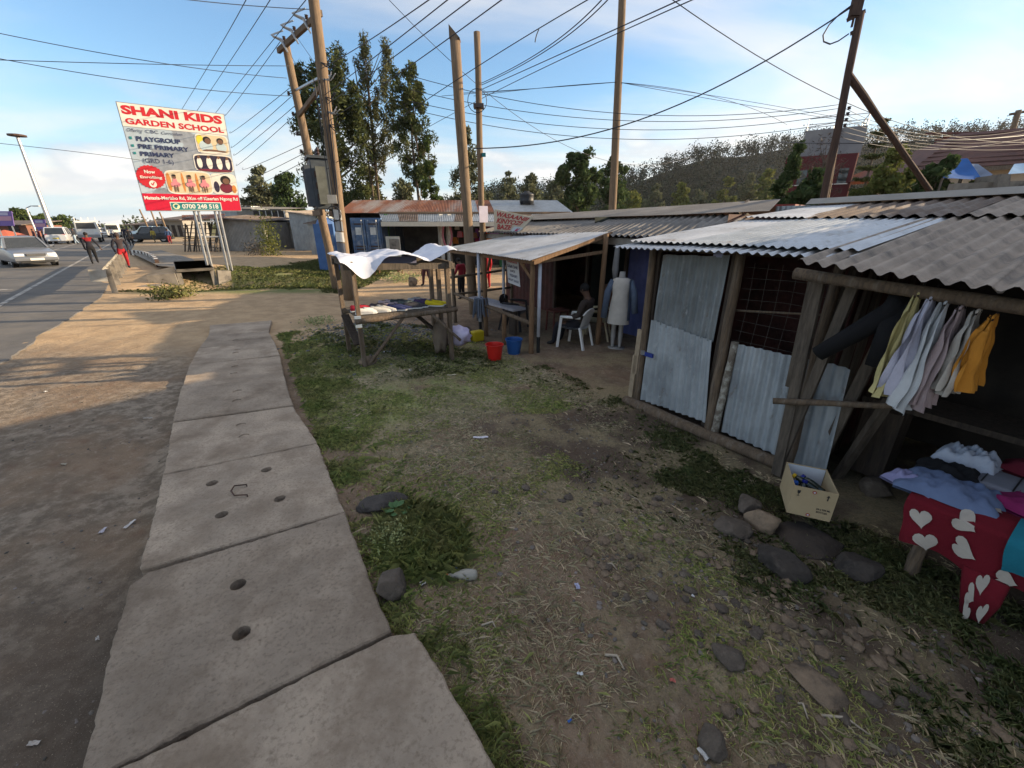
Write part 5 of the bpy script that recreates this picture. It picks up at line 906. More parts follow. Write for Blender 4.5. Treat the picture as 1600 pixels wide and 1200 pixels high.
def pile(label, a, s, z, sz, mat, seed, name='folded_garment'):
    R = Matrix.Rotation(math.atan2(DY, DX)+.35*sin(seed*5), 3, 'Z'); c = W(a, s, z-sz[2]*.6); mb = MB()
    def fn(i, j, lo=0):
        x, y = 2*i-1, 2*j-1; e = 1+.16*mn.noise((x*2+seed, y*2, seed)); d = max(abs(x), abs(y))**4
        f = .5+.22*sin((x+.5*y)*9+3*mn.noise((x*1.3, y*1.3, seed))+seed)+.35*mn.noise((x*1.6, y*2.0, seed*2))-.3*abs(mn.noise((x*4, y*4.5, seed)))+.1*sin((x-.3*y)*23+seed)
        return c+R @ Vector((x*sz[0]*e, y*sz[1]*e, 0))+Vector((0, 0, (sz[2]*1.25*(.55+.6*f)*(1-d)+.004) if not lo else -.012))
    mb.grid(fn, 26, 22); mb.grid(lambda i, j: fn(i, j, 1), 4, 4, flip=True); return mb.build(name, mat, label=label, cat='garment', smooth=True)
pile('crumpled light blue denim garment at the corner of the clothes table', .38, 3.62, .50, (.24, .17, .08), fab('light denim', (.12, .165, .28)), 1.3); pile('lilac edged garment hanging off the corner of the clothes table', .55, 3.58, .47, (.15, .09, .07), fab('lilac cotton', (.22, .22, .38)), 2.1)
pile('magenta top folded behind the turquoise T-shirt', -.05, 3.78, .50, (.30, .16, .05), fab('magenta cotton', (.25, .02, .11)), 3.3); pile('white and grey striped garment at the back of the clothes table', .42, 4.15, .55, (.16, .13, .10), fab('washed grey cotton', (.38, .42, .50)), 4.4)
pile('black garment lying between the denim and the striped one', .45, 3.9, .50, (.17, .12, .07), fab('black jersey', (.012, .012, .014)), 5.2); pile('dark red folded garment at the back of the clothes table', -.05, 4.25, .56, (.34, .15, .08), fab('wine knit', (.13, .012, .025)), 6.1)
mb = MB(); mb.box(W(.08, 4.02, .47), (.5, .3, .07), math.atan2(DY, DX)); ck = mb.build('folded_garment', fab('grey check cotton', (.23, .24, .28)), label='folded grey checked cloth with dark lines on the clothes table', cat='garment'); bevel(ck, .02)
for k in range(4): mb = MB(); mb.bar(W(.30-.14*k, 3.87, .5085), W(.30-.14*k, 4.17, .5085), .008, .002); mb.build('check_line', m_black, ck)
pile('tan garment at the right edge of the clothes table', -.12, 4.0, .55, (.11, .11, .10), fab('tan cotton', (.34, .27, .19)), 7.7)
# ---------------------------------------------------------------- carton of bottles
bx0 = G(1262, 808, .0); m_card = M('corrugated cardboard', (.42, .33, .20), (.36, .28, .165), 4, .9, .15); m_cardw = paint('white card lining', (.50, .54, .60))
CRZ = -.42; CR = Matrix.Rotation(CRZ, 3, 'Z'); ct = thing('carton', 'open cardboard carton of blue capped bottles beside the rocks', 'carton', bx0, None, CRZ); bw, bd, bh = .28, .36, .25; O = Vector((0, 0, 0))
for nm, x0, x1, y0, y1 in (('front_panel', -bw/2, bw/2, 0, .006), ('back_panel', -bw/2, bw/2, bd-.006, bd), ('side_panel', -bw/2, -bw/2+.006, .007, bd-.007), ('side_panel', bw/2-.006, bw/2, .007, bd-.007)):
    mb = MB(); mb.box(O+Vector(((x0+x1)/2, (y0+y1)/2, bh/2)), (x1-x0, y1-y0, bh)); mb.build(nm, m_card, ct)
mb = MB(); mb.box(O+Vector((0, bd/2, .008)), (bw-.02, bd-.02, .008)); mb.build('base', m_card, ct)
mb = MB(); mb.add([O+Vector((x, bd-.012, z)) for x, z in ((-bw/2+.01, .02), (bw/2-.01, .02), (bw/2-.01, bh-.004), (-bw/2+.01, bh-.004))], [(0, 1, 2, 3)]); mb.build('lining', m_cardw, ct)
cm = lambda x, y, o=0: O+Vector((-bw/2+bw*x, -.002-o, bh*y))
ink = paint('carton ink', (.03, .03, .03)); letters(cm, '24 x 250 ML', .62, .94, .33, .395, ink, ct, .03, .001); letters(cm, 'BOTTLES', .64, .88, .23, .29, ink, ct, .03, .001)
mb = MB(); mb.add([cm(*q, .001) for q in ((.79, .70), (.815, .70), (.815, .82), (.845, .82), (.80, .90), (.76, .82), (.79, .82))], [tuple(range(7))]); mb.build('arrow_print', ink, ct)
mb = MB(); mb.add([cm(*q, .001) for q in ((.10, .88), (.18, .88), (.17, .79), (.145, .76), (.135, .76), (.11, .79))], [tuple(range(6))]); rect(cm, mb, .135, .145, .70, .76, .001); rect(cm, mb, .11, .17, .685, .70, .001); mb.build('glass_print', ink, ct)
for cy in (.90, .09): mb = MB(); blob(cm, mb, .48, cy, .05, .055, .001, 0); blob(cm, mb, .48, cy, .025, .028, .002, 1); mb.build('round_print', [paint('print red dull', (.35, .05, .03)), m_cardw], ct)
m_bot = M('dark plastic bottle', (.012, .020, .016), (.02, .03, .025), 3, .15, spec=.6)
caps = [('yellow', (.62, .42, .02)), ('dark blue', (.01, .02, .20)), ('bright blue', (.02, .10, .42)), ('pale blue', (.12, .38, .55))]
for k, (x, y, z, yaw, tilt, ci, where) in enumerate([(-.11, .27, .20, 2.6, .25, 0, 'lying across the back of the carton'), (-.03, .30, .19, 2.4, .25, 1, 'leaning beside the yellow capped one'), (-.12, .16, .19, 3.5, 1.25, 2, 'in the left corner of the carton'), (-.04, .20, .20, 1.2, 1.25, 1, 'upright in the middle of the carton'), (-.10, .07, .19, 3.3, 1.3, 3, 'nearest the front left corner of the carton'), (.01, .06, .19, 3.9, 1.3, 2, 'at the front middle of the carton'), (.07, .10, .16, -.9, .2, 2, 'lying at the right of the carton')]):
    c = bx0+CR @ Vector((x*.82, y*.88, z)); d = CR @ Vector((cos(yaw)*cos(tilt), sin(yaw)*cos(tilt), sin(tilt))); nm, col = caps[ci]
    rt = thing('bottle', 'dark bottle with a %s cap %s' % (nm, where), 'bottle', c, 'bottles in the carton'); mb = MB(); mb.tube([c-d*.17, c-d*.165, c-d*.06, c-d*.03, c-d*.012, c], [.022, .030, .030, .024, .014, .013], 12); mb.build('body', m_bot, rt, smooth=True); mb = MB(); mb.tube([c-d*.006, c+d*.016], .020, 14); mb.build('cap', paint('cap '+nm, col, .4), rt)
# ---------------------------------------------------------------- shoe stall
st_ = thing('shoe_stall', 'rough timber stall frame with a plank table of shoes', 'stall', W(6.75, 2.0, 0))
gl = lambda a, s: gz(*W(a, s, 0).xy)-.15
LEGS = [(7.22, 1.22, 1.60), (6.40, 1.27, 1.58), (6.32, 2.72, 1.50), (7.15, 2.75, 1.52), (6.75, 2.74, 1.5)]
for a, s, z in LEGS: mb = MB(); mb.bar(W(a, s, gl(a, s)), W(a+.01, s+random.uniform(-.02, .02), z), .075, .06); mb.build('leg', m_log, st_)
for p, q in (((6.38, 1.15, 1.53), (6.34, 2.85, 1.47)), ((7.2, 1.15, 1.55), (7.15, 2.85, 1.49)), ((6.30, 1.25, 1.56), (7.35, 1.2, 1.58)), ((6.25, 2.76, 1.50), (7.25, 2.78, 1.52))): mb = MB(); mb.bar(W(*p), W(*q), .06, .09); mb.build('top_rail', m_plank, st_)
for k in range(6): mb = MB(); a = 6.36+.155*k; mb.bar(W(a, 1.24, .80+.01*random.random()), W(a+.02, 2.80, .80+.012*random.random()), .145, .025); mb.build('table_plank', m_plank, st_)
log_part(st_, 'front_beam', W(6.30, 1.2, .75), W(6.30, 2.85, .77), .045, .04); log_part(st_, 'back_beam', W(7.2, 1.2, .75), W(7.2, 2.85, .77), .04, .04)
log_part(st_, 'strut', W(6.25, 1.35, .12), W(6.30, 1.95, .76), .028, .024); log_part(st_, 'strut', W(6.22, 2.85, .25), W(6.30, 2.35, .78), .026, .022); mb = MB(); mb.bar(W(6.9, 2.2, .76), W(6.6, 2.75, .2), .14, .03); mb.build('strut', m_plankd, st_)
mb = MB(); mb.bar(W(6.5, 1.24, .35), W(7.15, 1.22, .70), .12, .03); mb.build('strut', m_plankd, st_); mb = MB(); mb.box(W(6.33, 1.25, .74), (.09, .09, .16), .4); mb.build('rag', fab('pale rag', (.35, .42, .48)), st_)
def tarp(i, j):                                             # i across the stall, j front to back
    s = 1.10+1.78*i; a = 6.26+.98*j; z = 1.64+.07*math.exp(-((i-.5)/.16)**2)-.05*math.exp(-((i-.72)/.07)**2)+.13*math.exp(-((i-.95)/.10)**2)+.05*math.exp(-((i-.06)/.08)**2)+.022*mn.noise((i*9, j*6, 2))+.014*abs(mn.noise((i*19, j*11, 5)))+.02*sin(i*23+j*5)*mn.noise((i*4, j*4, 9))
    if j < .12: z -= (.12-j)/.12*(.26*math.exp(-((i-.17)/.12)**2)+.03+.10*math.exp(-((i-.93)/.06)**2)*.3)
    return W(a-.02*(j < .1), s, z)
mb = MB(); mb.grid(tarp, 90, 36); mb.build('stall_cover', M('white plastic sheeting', (.66, .68, .74), (.54, .57, .66), 4, .5, .25, 12, spec=.4), label='rumpled white plastic sheet thrown over the top of the shoe stall', cat='sheet', smooth=True)
mb = MB(); mb.add([W(6.55, 1.75, 1.50), W(6.55, 2.30, 1.50), W(6.53, 2.30, 1.62), W(6.53, 1.75, 1.64)], [(0, 1, 2, 3)]); mb.add([W(6.57, 1.75, 1.50), W(6.57, 2.30, 1.50), W(6.57, 2.30, 1.62), W(6.57, 1.75, 1.64)], [(3, 2, 1, 0)]); mb.build('printed_bag', fab('blue printed sacking', (.18, .19, .30)), label='blue printed sack tucked under the white stall cover', cat='sack')
def shoe(label, a, s, yaw, c, sole=(.6, .6, .58), z=.83):
    rt = thing('shoe', label, 'shoe', W(a, s, z), 'shoes laid out on the stall', yaw); ORG[rt.name] = Vector((0, 0, 0))
    st2 = [(-.15, .038, .085), (-.13, .043, .10), (-.05, .043, .088), (.02, .047, .068), (.09, .050, .052), (.14, .038, .038), (.158, .016, .022)]
    mb = MB(); mb.loft([[Vector((x, w_*y, zz2)) for y, zz2 in ((-1, .016), (-.96, h_*.6), (-.5, h_), (.5, h_), (.96, h_*.6), (1, .016))] for x, w_, h_ in st2]); mb.build('upper', fab('shoe '+str(c), c), rt, smooth=True)
    mb = MB(); mb.loft([[Vector((x*1.03, w_*y*1.08, zz2)) for y, zz2 in ((-1, 0), (1, 0), (1, .02), (-1, .02))] for x, w_, h_ in st2]); mb.build('sole', paint('sole '+str(sole), sole), rt)
    mb = MB(); mb.add([Vector((x*.8-.055, y, .094)) for x, y in ((-.08, -.02), (.04, -.024), (.04, .024), (-.08, .02))], [(0, 1, 2, 3)]); mb.build('opening', m_black, rt)
wt, nv, gy, pk = (.62, .62, .60), (.03, .04, .12), (.26, .26, .30), (.42, .34, .38)
SH = [(6.42, 1.40, 'white', wt), (6.44, 1.62, 'cream white', (.55, .54, .50)), (6.44, 1.88, 'navy', nv), (6.45, 2.14, 'black and white', (.05, .05, .06)), (6.46, 2.52, 'yellow', (.62, .50, .02)), (6.62, 1.66, 'dark', (.05, .045, .06)), (6.66, 1.38, 'red', (.36, .02, .04)), (6.64, 1.84, 'pink and grey', pk), (6.64, 2.12, 'grey green', (.10, .13, .13)), (6.66, 2.40, 'dark violet', (.07, .05, .12)), (6.86, 1.86, 'pale pink', (.5, .42, .46)), (6.86, 2.06, 'charcoal', (.06, .07, .075)), (6.88, 2.36, 'light grey', (.42, .42, .44))]
for k, (a, s, nm, c) in enumerate(SH):
    row = 'front' if a < 6.5 else ('middle' if a < 6.7 else 'back')
    shoe('%s shoe in the %s row on the stall, the left of its pair' % (nm, row), a, s, .3+random.uniform(-.4, .4), c); shoe('%s shoe in the %s row on the stall, the right of its pair' % (nm, row), a+.03, s+.11, .3+random.uniform(-.4, .4), c)
mb = MB(); c = W(6.55, 2.62, .28); mb.ball(c, 1, 3, 0, (.13, .13, .30), .35, 2.2, 3); mb.build('sack', M('brown sacking', (.20, .16, .12), (.13, .10, .08), 4, .95, .5, 30), label='limp brown sack hanging under the right end of the shoe stall', cat='sack', smooth=True)
mb = MB(); c = W(6.42, 2.92, .28); mb.ball(c, 1, 3, 0, (.19, .16, .17), .3, 2.4, 8); mb.build('plastic_bag', M('white lilac plastic', (.60, .55, .68), (.45, .42, .66), 3, .45, .3, 10), label='stuffed white and lilac plastic bag beside the shoe stall', cat='bag', smooth=True)
# ---------------------------------------------------------------- grey roofed shop with a tin shelter
sh = thing('market_shop', 'low dark shop with a long grey roof and maroon walls', 'shop', W(7, 7.5, GF)); SW = 6.9
sheets(sh, W(3.75, 5.85, 1.90), W(11.2, 5.85, 1.88), W(4.35, 7.7, 2.27), W(12.2, 7.7, 2.16), 6, m_fibro and M('dark fibre cement', (.19, .178, .165), (.125, .118, .11), 3, .92, .4, 40, c3=(.25, .235, .215), s3=1.3, t3=(.5, .7), coord='World'), .146, .022, jag=.03)
mb = MB(); mb.loft([[W(3.95+a*.6+a*7.6/1*0+8.0*a, 7.45, 2.30-.10*a+.012*mn.noise((a*9, 0, 0))), W(4.6+8.2*a, 9.0, 2.55-.14*a), W(5.0+8.2*a, 9.3, 2.52-.14*a), W(5.0+8.2*a, 11.0, 2.1)] for a in [i/10 for i in range(11)]], closed=False, cap=False); mb.build('upper_roof', m_greyroof, sh, smooth=True)
mb = MB(); mb.bar(W(3.9, 5.9, 1.84), W(5.3, 9.1, 2.50), .05, .14); mb.build('barge_board', m_plankd, sh)
mb = MB(); mb.bar(W(3.8, 6.0, 1.80), W(11.0, 6.0, 1.78), .05, .12); mb.build('fascia', M('dirty white fascia', (.34, .32, .29), (.24, .22, .2), 4, .9, .3), sh)
for nm, a0, a1, mt_ in (('wall_panel', 4.3, 6.35, m_bluep), ('wall_panel', 8.9, 11.4, m_maroon)):
    mb = MB(); mb.corr(W(a1, SW, -.3), W(a0, SW, -.3), W(a1, SW, 2.05), W(a0, SW, 2.05), .19, .008); mb.build(nm, mt_, sh, smooth=True)
for nm, p, q, mt_ in (('inner_wall', (4.3, 9.4), (11.4, 9.4), m_maroon), ('side_wall', (4.3, 6.9), (4.3, 9.4), m_maroon), ('side_wall', (11.4, 6.9), (11.4, 10.5), m_maroon), ('inner_wall', (7.6, 7.0), (7.6, 9.4), M('dark green curtain', (.028, .036, .03), (.018, .022, .02), 3, .9))):
    mb = MB(); mb.add([W(*p, -.3), W(*q, -.3), W(*q, 2.25), W(*p, 2.25)], [(0, 1, 2, 3)]); mb.build(nm, mt_, sh)
for a in (6.4, 7.62, 8.85): mb = MB(); mb.bar(W(a, SW-.02, -.3), W(a, SW-.02, 2.0), .07, .06); mb.build('door_post', m_plankd, sh)
mb = MB(); mb.box(W(6.75, 6.95, .35), (.42, .3, .95), math.atan2(DY, DX)); mb.build('cabinet', M('brown cabinet', (.12, .055, .03), (.08, .04, .025), 5, .7), label='brown wooden cabinet in the dark doorway behind the cream chair', cat='cabinet')
vr = thing('tin_shelter', 'open shelter with a bright corrugated iron roof on timber posts', 'shelter', W(7.3, 5, GF)); VZ = 1.56
sheets(vr, W(9.35, 3.95, VZ+.01), W(7.55, 3.95, VZ), W(9.6, 6.0, 1.82), W(7.5, 6.0, 1.90), 2, [m_zincold, m_zinc], .076, .009)
sheets(vr, W(7.6, 3.92, VZ+.012), W(5.78, 3.98, VZ-.02), W(7.55, 6.0, 1.915), W(5.95, 5.98, 1.95), 2, m_zinc, .076, .009)
for (a, s), z1, r, mt_ in (((6.05, 4.20), 1.53, .05, m_newwood), ((7.62, 4.10), 1.53, .05, m_newwood), ((5.88, 5.72), 1.93, .055, m_newwood), ((9.2, 4.1), 1.53, .045, m_log), ((9.3, 5.8), 1.85, .045, m_log)): log_part(vr, 'post', W(a, s, GF-.15), W(a, s, z1), r, r*.85, mt_)
for (a, s) in ((7.72, 4.02), (6.02, 4.34), (8.2, 4.9)):
    mb = MB(); mb.tube([W(a, s, .15), W(a, s, 1.55)], .032, 10); pp = mb.build('pipe_post', M('white blue pipe', (.55, .58, .66), (.45, .48, .56), 5, .6), vr, smooth=True); mb = MB(); mb.tube([W(a, s, GF-.1), W(a, s, .15)], .033, 10); mb.build('dark_foot', m_black, pp)
mb = MB(); mb.bar(W(9.3, 4.05, 1.515), W(5.82, 4.10, 1.50), .05, .06); mb.build('eave_beam', m_newwood, vr); mb = MB(); mb.bar(W(5.86, 4.05, 1.50), W(5.98, 5.95, 1.93), .05, .07); mb.build('rafter', m_newwood, vr)
mb = MB(); mb.bar(W(5.95, 4.2, 1.49), W(5.9, 5.75, 1.62), .05, .05); mb.build('tie_beam', m_newwood, vr)
for a0, a1 in ((6.05, 6.3), (7.62, 7.37)): mb = MB(); mb.bar(W(a0, 4.18, 1.22), W(a1, 4.10, 1.50), .04, .05); mb.build('knee_brace', m_newwood, vr)
for z_ in (.30,): log_part(vr, 'rail', W(7.75, 4.05, .52), W(6.05, 4.22, .40), .04, .04)
log_part(vr, 'rail', W(9.2, 4.1, .55), W(7.7, 4.1, .5), .03, .03); log_part(vr, 'rail', W(9.3, 4.1, .5), W(9.3, 5.8, .55), .03, .03); log_part(vr, 'rail', W(9.35, 4.1, .9), W(9.35, 5.8, 1.0), .03, .03); log_part(vr, 'short_post', W(6.85, 4.1, GF-.1), W(6.85, 4.1, .45), .045, .045, m_newwood)
# hanging price notice
mpn = quadmap(W(7.35, 4.5, .98), W(6.9, 4.5, .94), W(7.35, 4.45, 1.46), W(6.9, 4.45, 1.44)); nt_ = thing('notice_board', 'white hanging notice listing juices under the tin shelter', 'sign', W(7.1, 4.5, .95)); mb = MB(); mb.loft([[mpn(0, 0, o), mpn(1, 0, o), mpn(1, 1, o), mpn(0, 1, o)] for o in (-.006, 0)]); mb.build('panel', paint('notice white', (.66, .67, .70)), nt_)
for t_, x0, x1, y0, y1, c in (('YOGHURTS', .08, .9, .87, .97, c_red), ('SUGAR CANE', .08, .92, .66, .78, c_nvy), ('JUICE', .28, .68, .48, .58, c_nvy), ('YOGHURT', .2, .85, .30, .41, c_nvy), ('FRUIT JUICE', .08, .92, .10, .21, c_nvy)): letters(mpn, t_, x0, x1, y0, y1, c, nt_, .03, .003)
# painted barber sign
pts4 = [SA(u, v, 6.0) for u, v in ((772, 366), (812, 366), (774, 330), (833, 343))]; c4 = [W(a, 6.0, z+.05) for a, z in pts4]; mps_ = quadmap(c4[0], c4[1], c4[2], c4[3])
sg = thing('painted_sign', 'hand painted cream sign with red capitals standing on the shelter roof', 'sign', c4[0]); mb = MB(); mb.loft([[mps_(0, 0, o), mps_(.97, -.01, o), mps_(1, .06, o), mps_(1.0, 1, o), mps_(.0, 1, o), mps_(-.04, .9, o)] for o in (-.02, 0)]); mb.build('board', M('cream sign paint', (.52, .48, .38), (.44, .40, .31), 4, .7, c3=(.36, .38, .30), s3=3), sg)
c_sr = paint('sign red', (.36, .03, .04)); letters(mps_, 'WASAANII', .06, .95, .70, .93, c_sr, sg, .035, .006, 0, .25); letters(mps_, 'KINYOZI', .07, .88, .42, .66, c_sr, sg, .035, .006, 0, .25); letters(mps_, 'BAZE', .12, .62, .14, .38, c_sr, sg, .04, .006)
mb = MB(); mb.add([mps_(*q, .003) for q in ((.62, .02), (.97, .02), (.99, .30), (.70, .34))], [(0, 1, 2, 3)]); mb.build('blue_patch', paint('sign blue patch', (.48, .56, .62)), sg)
mb = MB(); mb.add([mps_(*q, .007) for q in ((.78, .10), (.83, .24), (.86, .24), (.85, .15), (.90, .25), (.93, .24), (.88, .13), (.90, .10), (.84, .05))], [tuple(range(9))]); mb.build('arrow', paint('sign magenta', (.42, .05, .14)), sg)
letters(mps_, '0722', .06, .20, .03, .08, c_nvy, sg, .02, .004)
mb = MB(); mb.corr(W(4.35, 8.4, -.3), W(3.5, 8.4, -.3), W(4.35, 8.4, 2.4), W(3.5, 8.4, 2.4), .09, .012); mb.build('added_iron_fence', m_zincold, label='added iron sheet fence blocking sun in the gap between the shop and the shack', cat='fence', smooth=True)  # fence added to keep a streak of sun off the shelter floor
# mannequin
mnq = thing('mannequin', 'headless grey shop mannequin on a round base in front of the blue wall', 'mannequin', W(5.53, 5.87, GF)); c = W(5.53, 5.87, GF); m_mq = M('grey mannequin', (.34, .33, .31), (.28, .27, .25), 5, .6); ax = Vector((.93, -.37, 0))
mb = MB(); mb.lathe([(.17, 0), (.17, .02), (.02, .035), (.001, .036)], c, 20); mb.build('base', m_mq, mnq, smooth=True)
for s_ in (-1, 1): mb = MB(); q = c+ax*.07*s_; mb.tube([q+Vector((.0, -.04, .035)), q+Vector((0, 0, .07)), q+Vector((0, 0, .25)), q+Vector((0, .01, .40)), q+Vector((0, 0, .75))], [.03, .032, .048, .042, .075], 10); mb.build('leg', m_mq, mnq, smooth=True)
def mring(z, rx, ry, o=Vector()): return [c+o+ax*rx*cos(t)+Vector((-ax.y, ax.x, 0))*ry*sin(t)+Vector((0, 0, z)) for t in [k*pi/8 for k in range(16)]]
mb = MB(); mb.loft([mring(.70, .14, .09), mring(.85, .15, .10), mring(1.0, .11, .08), mring(1.2, .15, .10), mring(1.33, .16, .07), mring(1.37, .06, .05), mring(1.47, .05, .05)]); mb.build('torso', m_mq, mnq, smooth=True)
dr = MB(); dr.loft([mring(.50, .21, .135), mring(.85, .18, .125), mring(1.05, .15, .11), mring(1.22, .17, .115), mring(1.33, .165, .085), mring(1.36, .10, .06)], cap=False); dr.build('dress', fab('white jersey', (.62, .58, .52)), label='white knee length dress worn by the grey mannequin', cat='garment', smooth=True)
jk = MB(); bk = Vector((-ax.y, ax.x, 0))
jk.grid(lambda i, j: c+ax*((.21-.02*j)*cos(-.62+pi*1.4*i*.55+.0))+bk*((.17-.03*j)*sin(-.62+pi*1.4*i*.55))+Vector((0, 0, .58+.76*j)), 14, 8)
for s_, e in ((1, .72), (-1, .60)): jk.tube([c+ax*.16*s_+Vector((0, 0, 1.31)), c+ax*.24*s_+Vector((0, 0, 1.10)), c+ax*.29*s_+Vector((0, -.02, e))], [.055, .065, .06], 10)
jk.build('jacket', M('grey blue denim', (.13, .17, .24), (.09, .12, .18), 6, .95, .3, 60), label='open grey blue jacket hung over the dress on the mannequin', cat='garment', smooth=True)
ha = MB(); ha.tube([W(5.75, 5.9, 1.75), W(5.75, 5.9, 1.3), W(5.74, 5.9, 1.05)], [.04, .07, .03], 8, wob=.5); ha.build('hanging_bag', fab('grey net', (.22, .22, .22)), label='small grey net bag hanging beside the mannequin neck', cat='bag', smooth=True)
# plastic chairs
def chair(label, a, s, rz, mat):
    rt = thing('plastic_chair', label, 'chair', W(a, s, GF), 'plastic chairs in the shelter', rz); ORG[rt.name] = Vector((0, 0, 0))
    mb = MB(); mb.grid(lambda i, j: Vector(((i-.5)*(.44-.04*j), (j-.5)*.44, .42+.02*(2*i-1)**2-.015*sin(j*pi))), 8, 8); mb.grid(lambda i, j: Vector(((i-.5)*(.44-.04*j), (j-.5)*.44, .40+.02*(2*i-1)**2-.015*sin(j*pi))), 8, 8, flip=True); mb.build('seat', mat, rt, smooth=True)
    bkf = lambda i, j: Vector((sin((i-.5)*2.3)*(.25+.02*j), .20+.10*j+.06*cos((i-.5)*2.3)-.06, .42+.38*j*(1-.25*(2*i-1)**2)))
    br = MB()
    for k in range(7):
        i0 = .04+.134*k; br.add([bkf(i0, .1), bkf(i0+.085, .1), bkf(i0+.085, .93), bkf(i0, .93)], [(0, 1, 2, 3)]); br.add([bkf(i0, .1)+Vector((0, .012, 0)), bkf(i0+.085, .1)+Vector((0, .012, 0)), bkf(i0+.085, .93)+Vector((0, .012, 0)), bkf(i0, .93)+Vector((0, .012, 0))], [(3, 2, 1, 0)])
    br.build('back_slat', mat, rt)['kind'] = 'stuff'
    mb = MB(); mb.tube([bkf(i/12, .96) for i in range(13)], .016, 7); mb.build('back_rim', mat, rt, smooth=True)
    for s_ in (-1, 1):
        mb = MB(); mb.tube([Vector((s_*.26, -.20, .63)), Vector((s_*.275, 0, .645)), Vector((s_*.25, .20, .64))], [.024, .028, .022], 8); mb.build('armrest', mat, rt, smooth=True)
        mb = MB(); mb.bar((s_*.27, -.25, 0), (s_*.255, -.19, .63), .05, .035); mb.build('leg', mat, rt); mb = MB(); mb.bar((s_*.23, .30, 0), (s_*.215, .19, .45), .05, .035); mb.build('leg', mat, rt)
    return rt
SITA, SITS = 6.05, 5.25
chair('white plastic armchair with a man sitting in it under the tin shelter', SITA, SITS, -2.15, m_white); chair('empty cream plastic armchair behind the timber post', 6.25, 6.0, -1.9, paint('cream plastic', (.48, .42, .28), .45))
chair('dark plastic chair by the bench at the far side of the shelter', 7.9, 5.0, 1.2, flat('black plastic', (.03, .03, .035), .5))
dz_ = -.245; sit = {k: (0, y, dz_) for k, y in (('pel', 0), ('spi', -.035), ('che', -.07), ('nec', -.06), ('hd0', -.035), ('hd1', -.015))}
for n_, s_ in (('l', 1), ('r', -1)): sit.update({n_+'sh': (s_*.005, -.065, dz_), n_+'el': (s_*.03, -.02, dz_+.01), n_+'wr': (s_*-.01, .13, dz_+.09), n_+'ha': (s_*-.04, .17, dz_+.10), n_+'hi': (s_*.01, .045, dz_+.025), n_+'kn': (s_*.03, .25, -.005), n_+'an': (s_*.035, .31, .0), n_+'to': (s_*.04, .31, 0)})
sp_ = person('man in a dark brown jacket slumped in the white plastic chair', W(SITA, SITS, GF)+Vector((.10, -.05, 0)), 1.68, 1.0, (.045, .033, .028), (.02, .02, .026), sit)
# stools, benches, buckets
def stool(label, a, s, h_, mat, sz=.34):
    rt = thing('stool', label, 'stool', W(a, s, GF)); o = W(a, s, GF); mb = MB(); mb.box(o+Vector((0, 0, h_)), (sz, sz*.8, .03), .5); mb.build('top', mat, rt)
    for x in (-1, 1):
        for y in (-1, 1): p = Matrix.Rotation(.5, 3, 'Z') @ Vector((x*sz*.42, y*sz*.32, 0)); mb = MB(); mb.bar(o+p*1.1, o+p+Vector((0, 0, h_)), .03, .03); mb.build('leg', mat, rt)
stool('small red brown wooden table beside the sitting man', 7.2, 5.7, .5, M('red brown wood', (.16, .05, .04), (.09, .04, .03), 5, .7), .42)
bn = thing('bench', 'long bench with a white top at the far side of the shelter', 'bench', W(8.3, 4.7, GF)); mb = MB(); mb.bar(W(9.1, 4.6, .42), W(7.3, 4.75, .40), .34, .05); mb.build('top', M('white bench top', (.50, .49, .54), (.38, .37, .40), 4, .6), bn)
for a in (9.0, 7.45): mb = MB(); mb.bar(W(a, 4.68, GF-.05), W(a, 4.68, .39), .25, .06); mb.build('leg', m_plankd, bn)
def bucket(label, p, r, h_, mat, handle=True):
    rt = thing('bucket', label, 'bucket', p); mb = MB(); mb.lathe([(.001, 0), (r*.74, 0), (r*.98, h_*.96), (r*1.07, h_*.96), (r*1.07, h_), (r*.96, h_), (r*.72, .012), (.001, .012)], p, 24); mb.build('body', mat, rt, smooth=True).data.set_sharp_from_angle(angle=radians(40))
    mb = MB(); mb.tube([Vector(p)+Vector((r*1.05*cos(t), r*.3*sin(t)-r*.6*sin(t), h_*.93-r*.35*sin(t))) for t in [k*pi/10 for k in range(11)]], .004, 5); mb.build('handle', m_steel, rt)
p = G(773, 558, -.12); p.z = gz(p.x, p.y); bucket('bright red plastic bucket on the grass edge', p, .155, .29, flat('red plastic', (.60, .02, .015), .35, 0, .5))
p = G(803, 551, -.15); p.z = gz(p.x, p.y); bucket('blue plastic bucket behind the red one', p, .155, .28, flat('blue plastic', (.02, .10, .33), .35, 0, .5))
p = G(746, 532, -.15); mb = MB(); mb.box(p+Vector((0, 0, .10)), (.26, .16, .22), .6); bevel(mb.build('jerrycan', flat('yellow plastic', (.55, .42, .02), .4), label='yellow plastic container on the ground left of the red bucket', cat='container'), .03)
mo = thing('mop', 'mop with blue grey strands leaning upside down on the shelter rail', 'mop', W(7.5, 4.0, GF)); mb = MB(); mb.tube([W(7.35, 3.9, GF), W(7.62, 3.98, .62)], .012, 6); mb.build('handle', m_plank, mo)
for k in range(26): t = k/26*2*pi; r = .05+.10*random.random(); q0 = W(7.62, 3.98, .66); mb = MB(); mb.tube([q0, q0+Vector((r*cos(t), r*sin(t), .0)), q0+Vector((r*1.4*cos(t), r*1.4*sin(t), -.28-.12*random.random()))], [.014, .014, .010], 5); mb.build('strand', fab('mop blue grey', (.16, .19, .25)), mo)
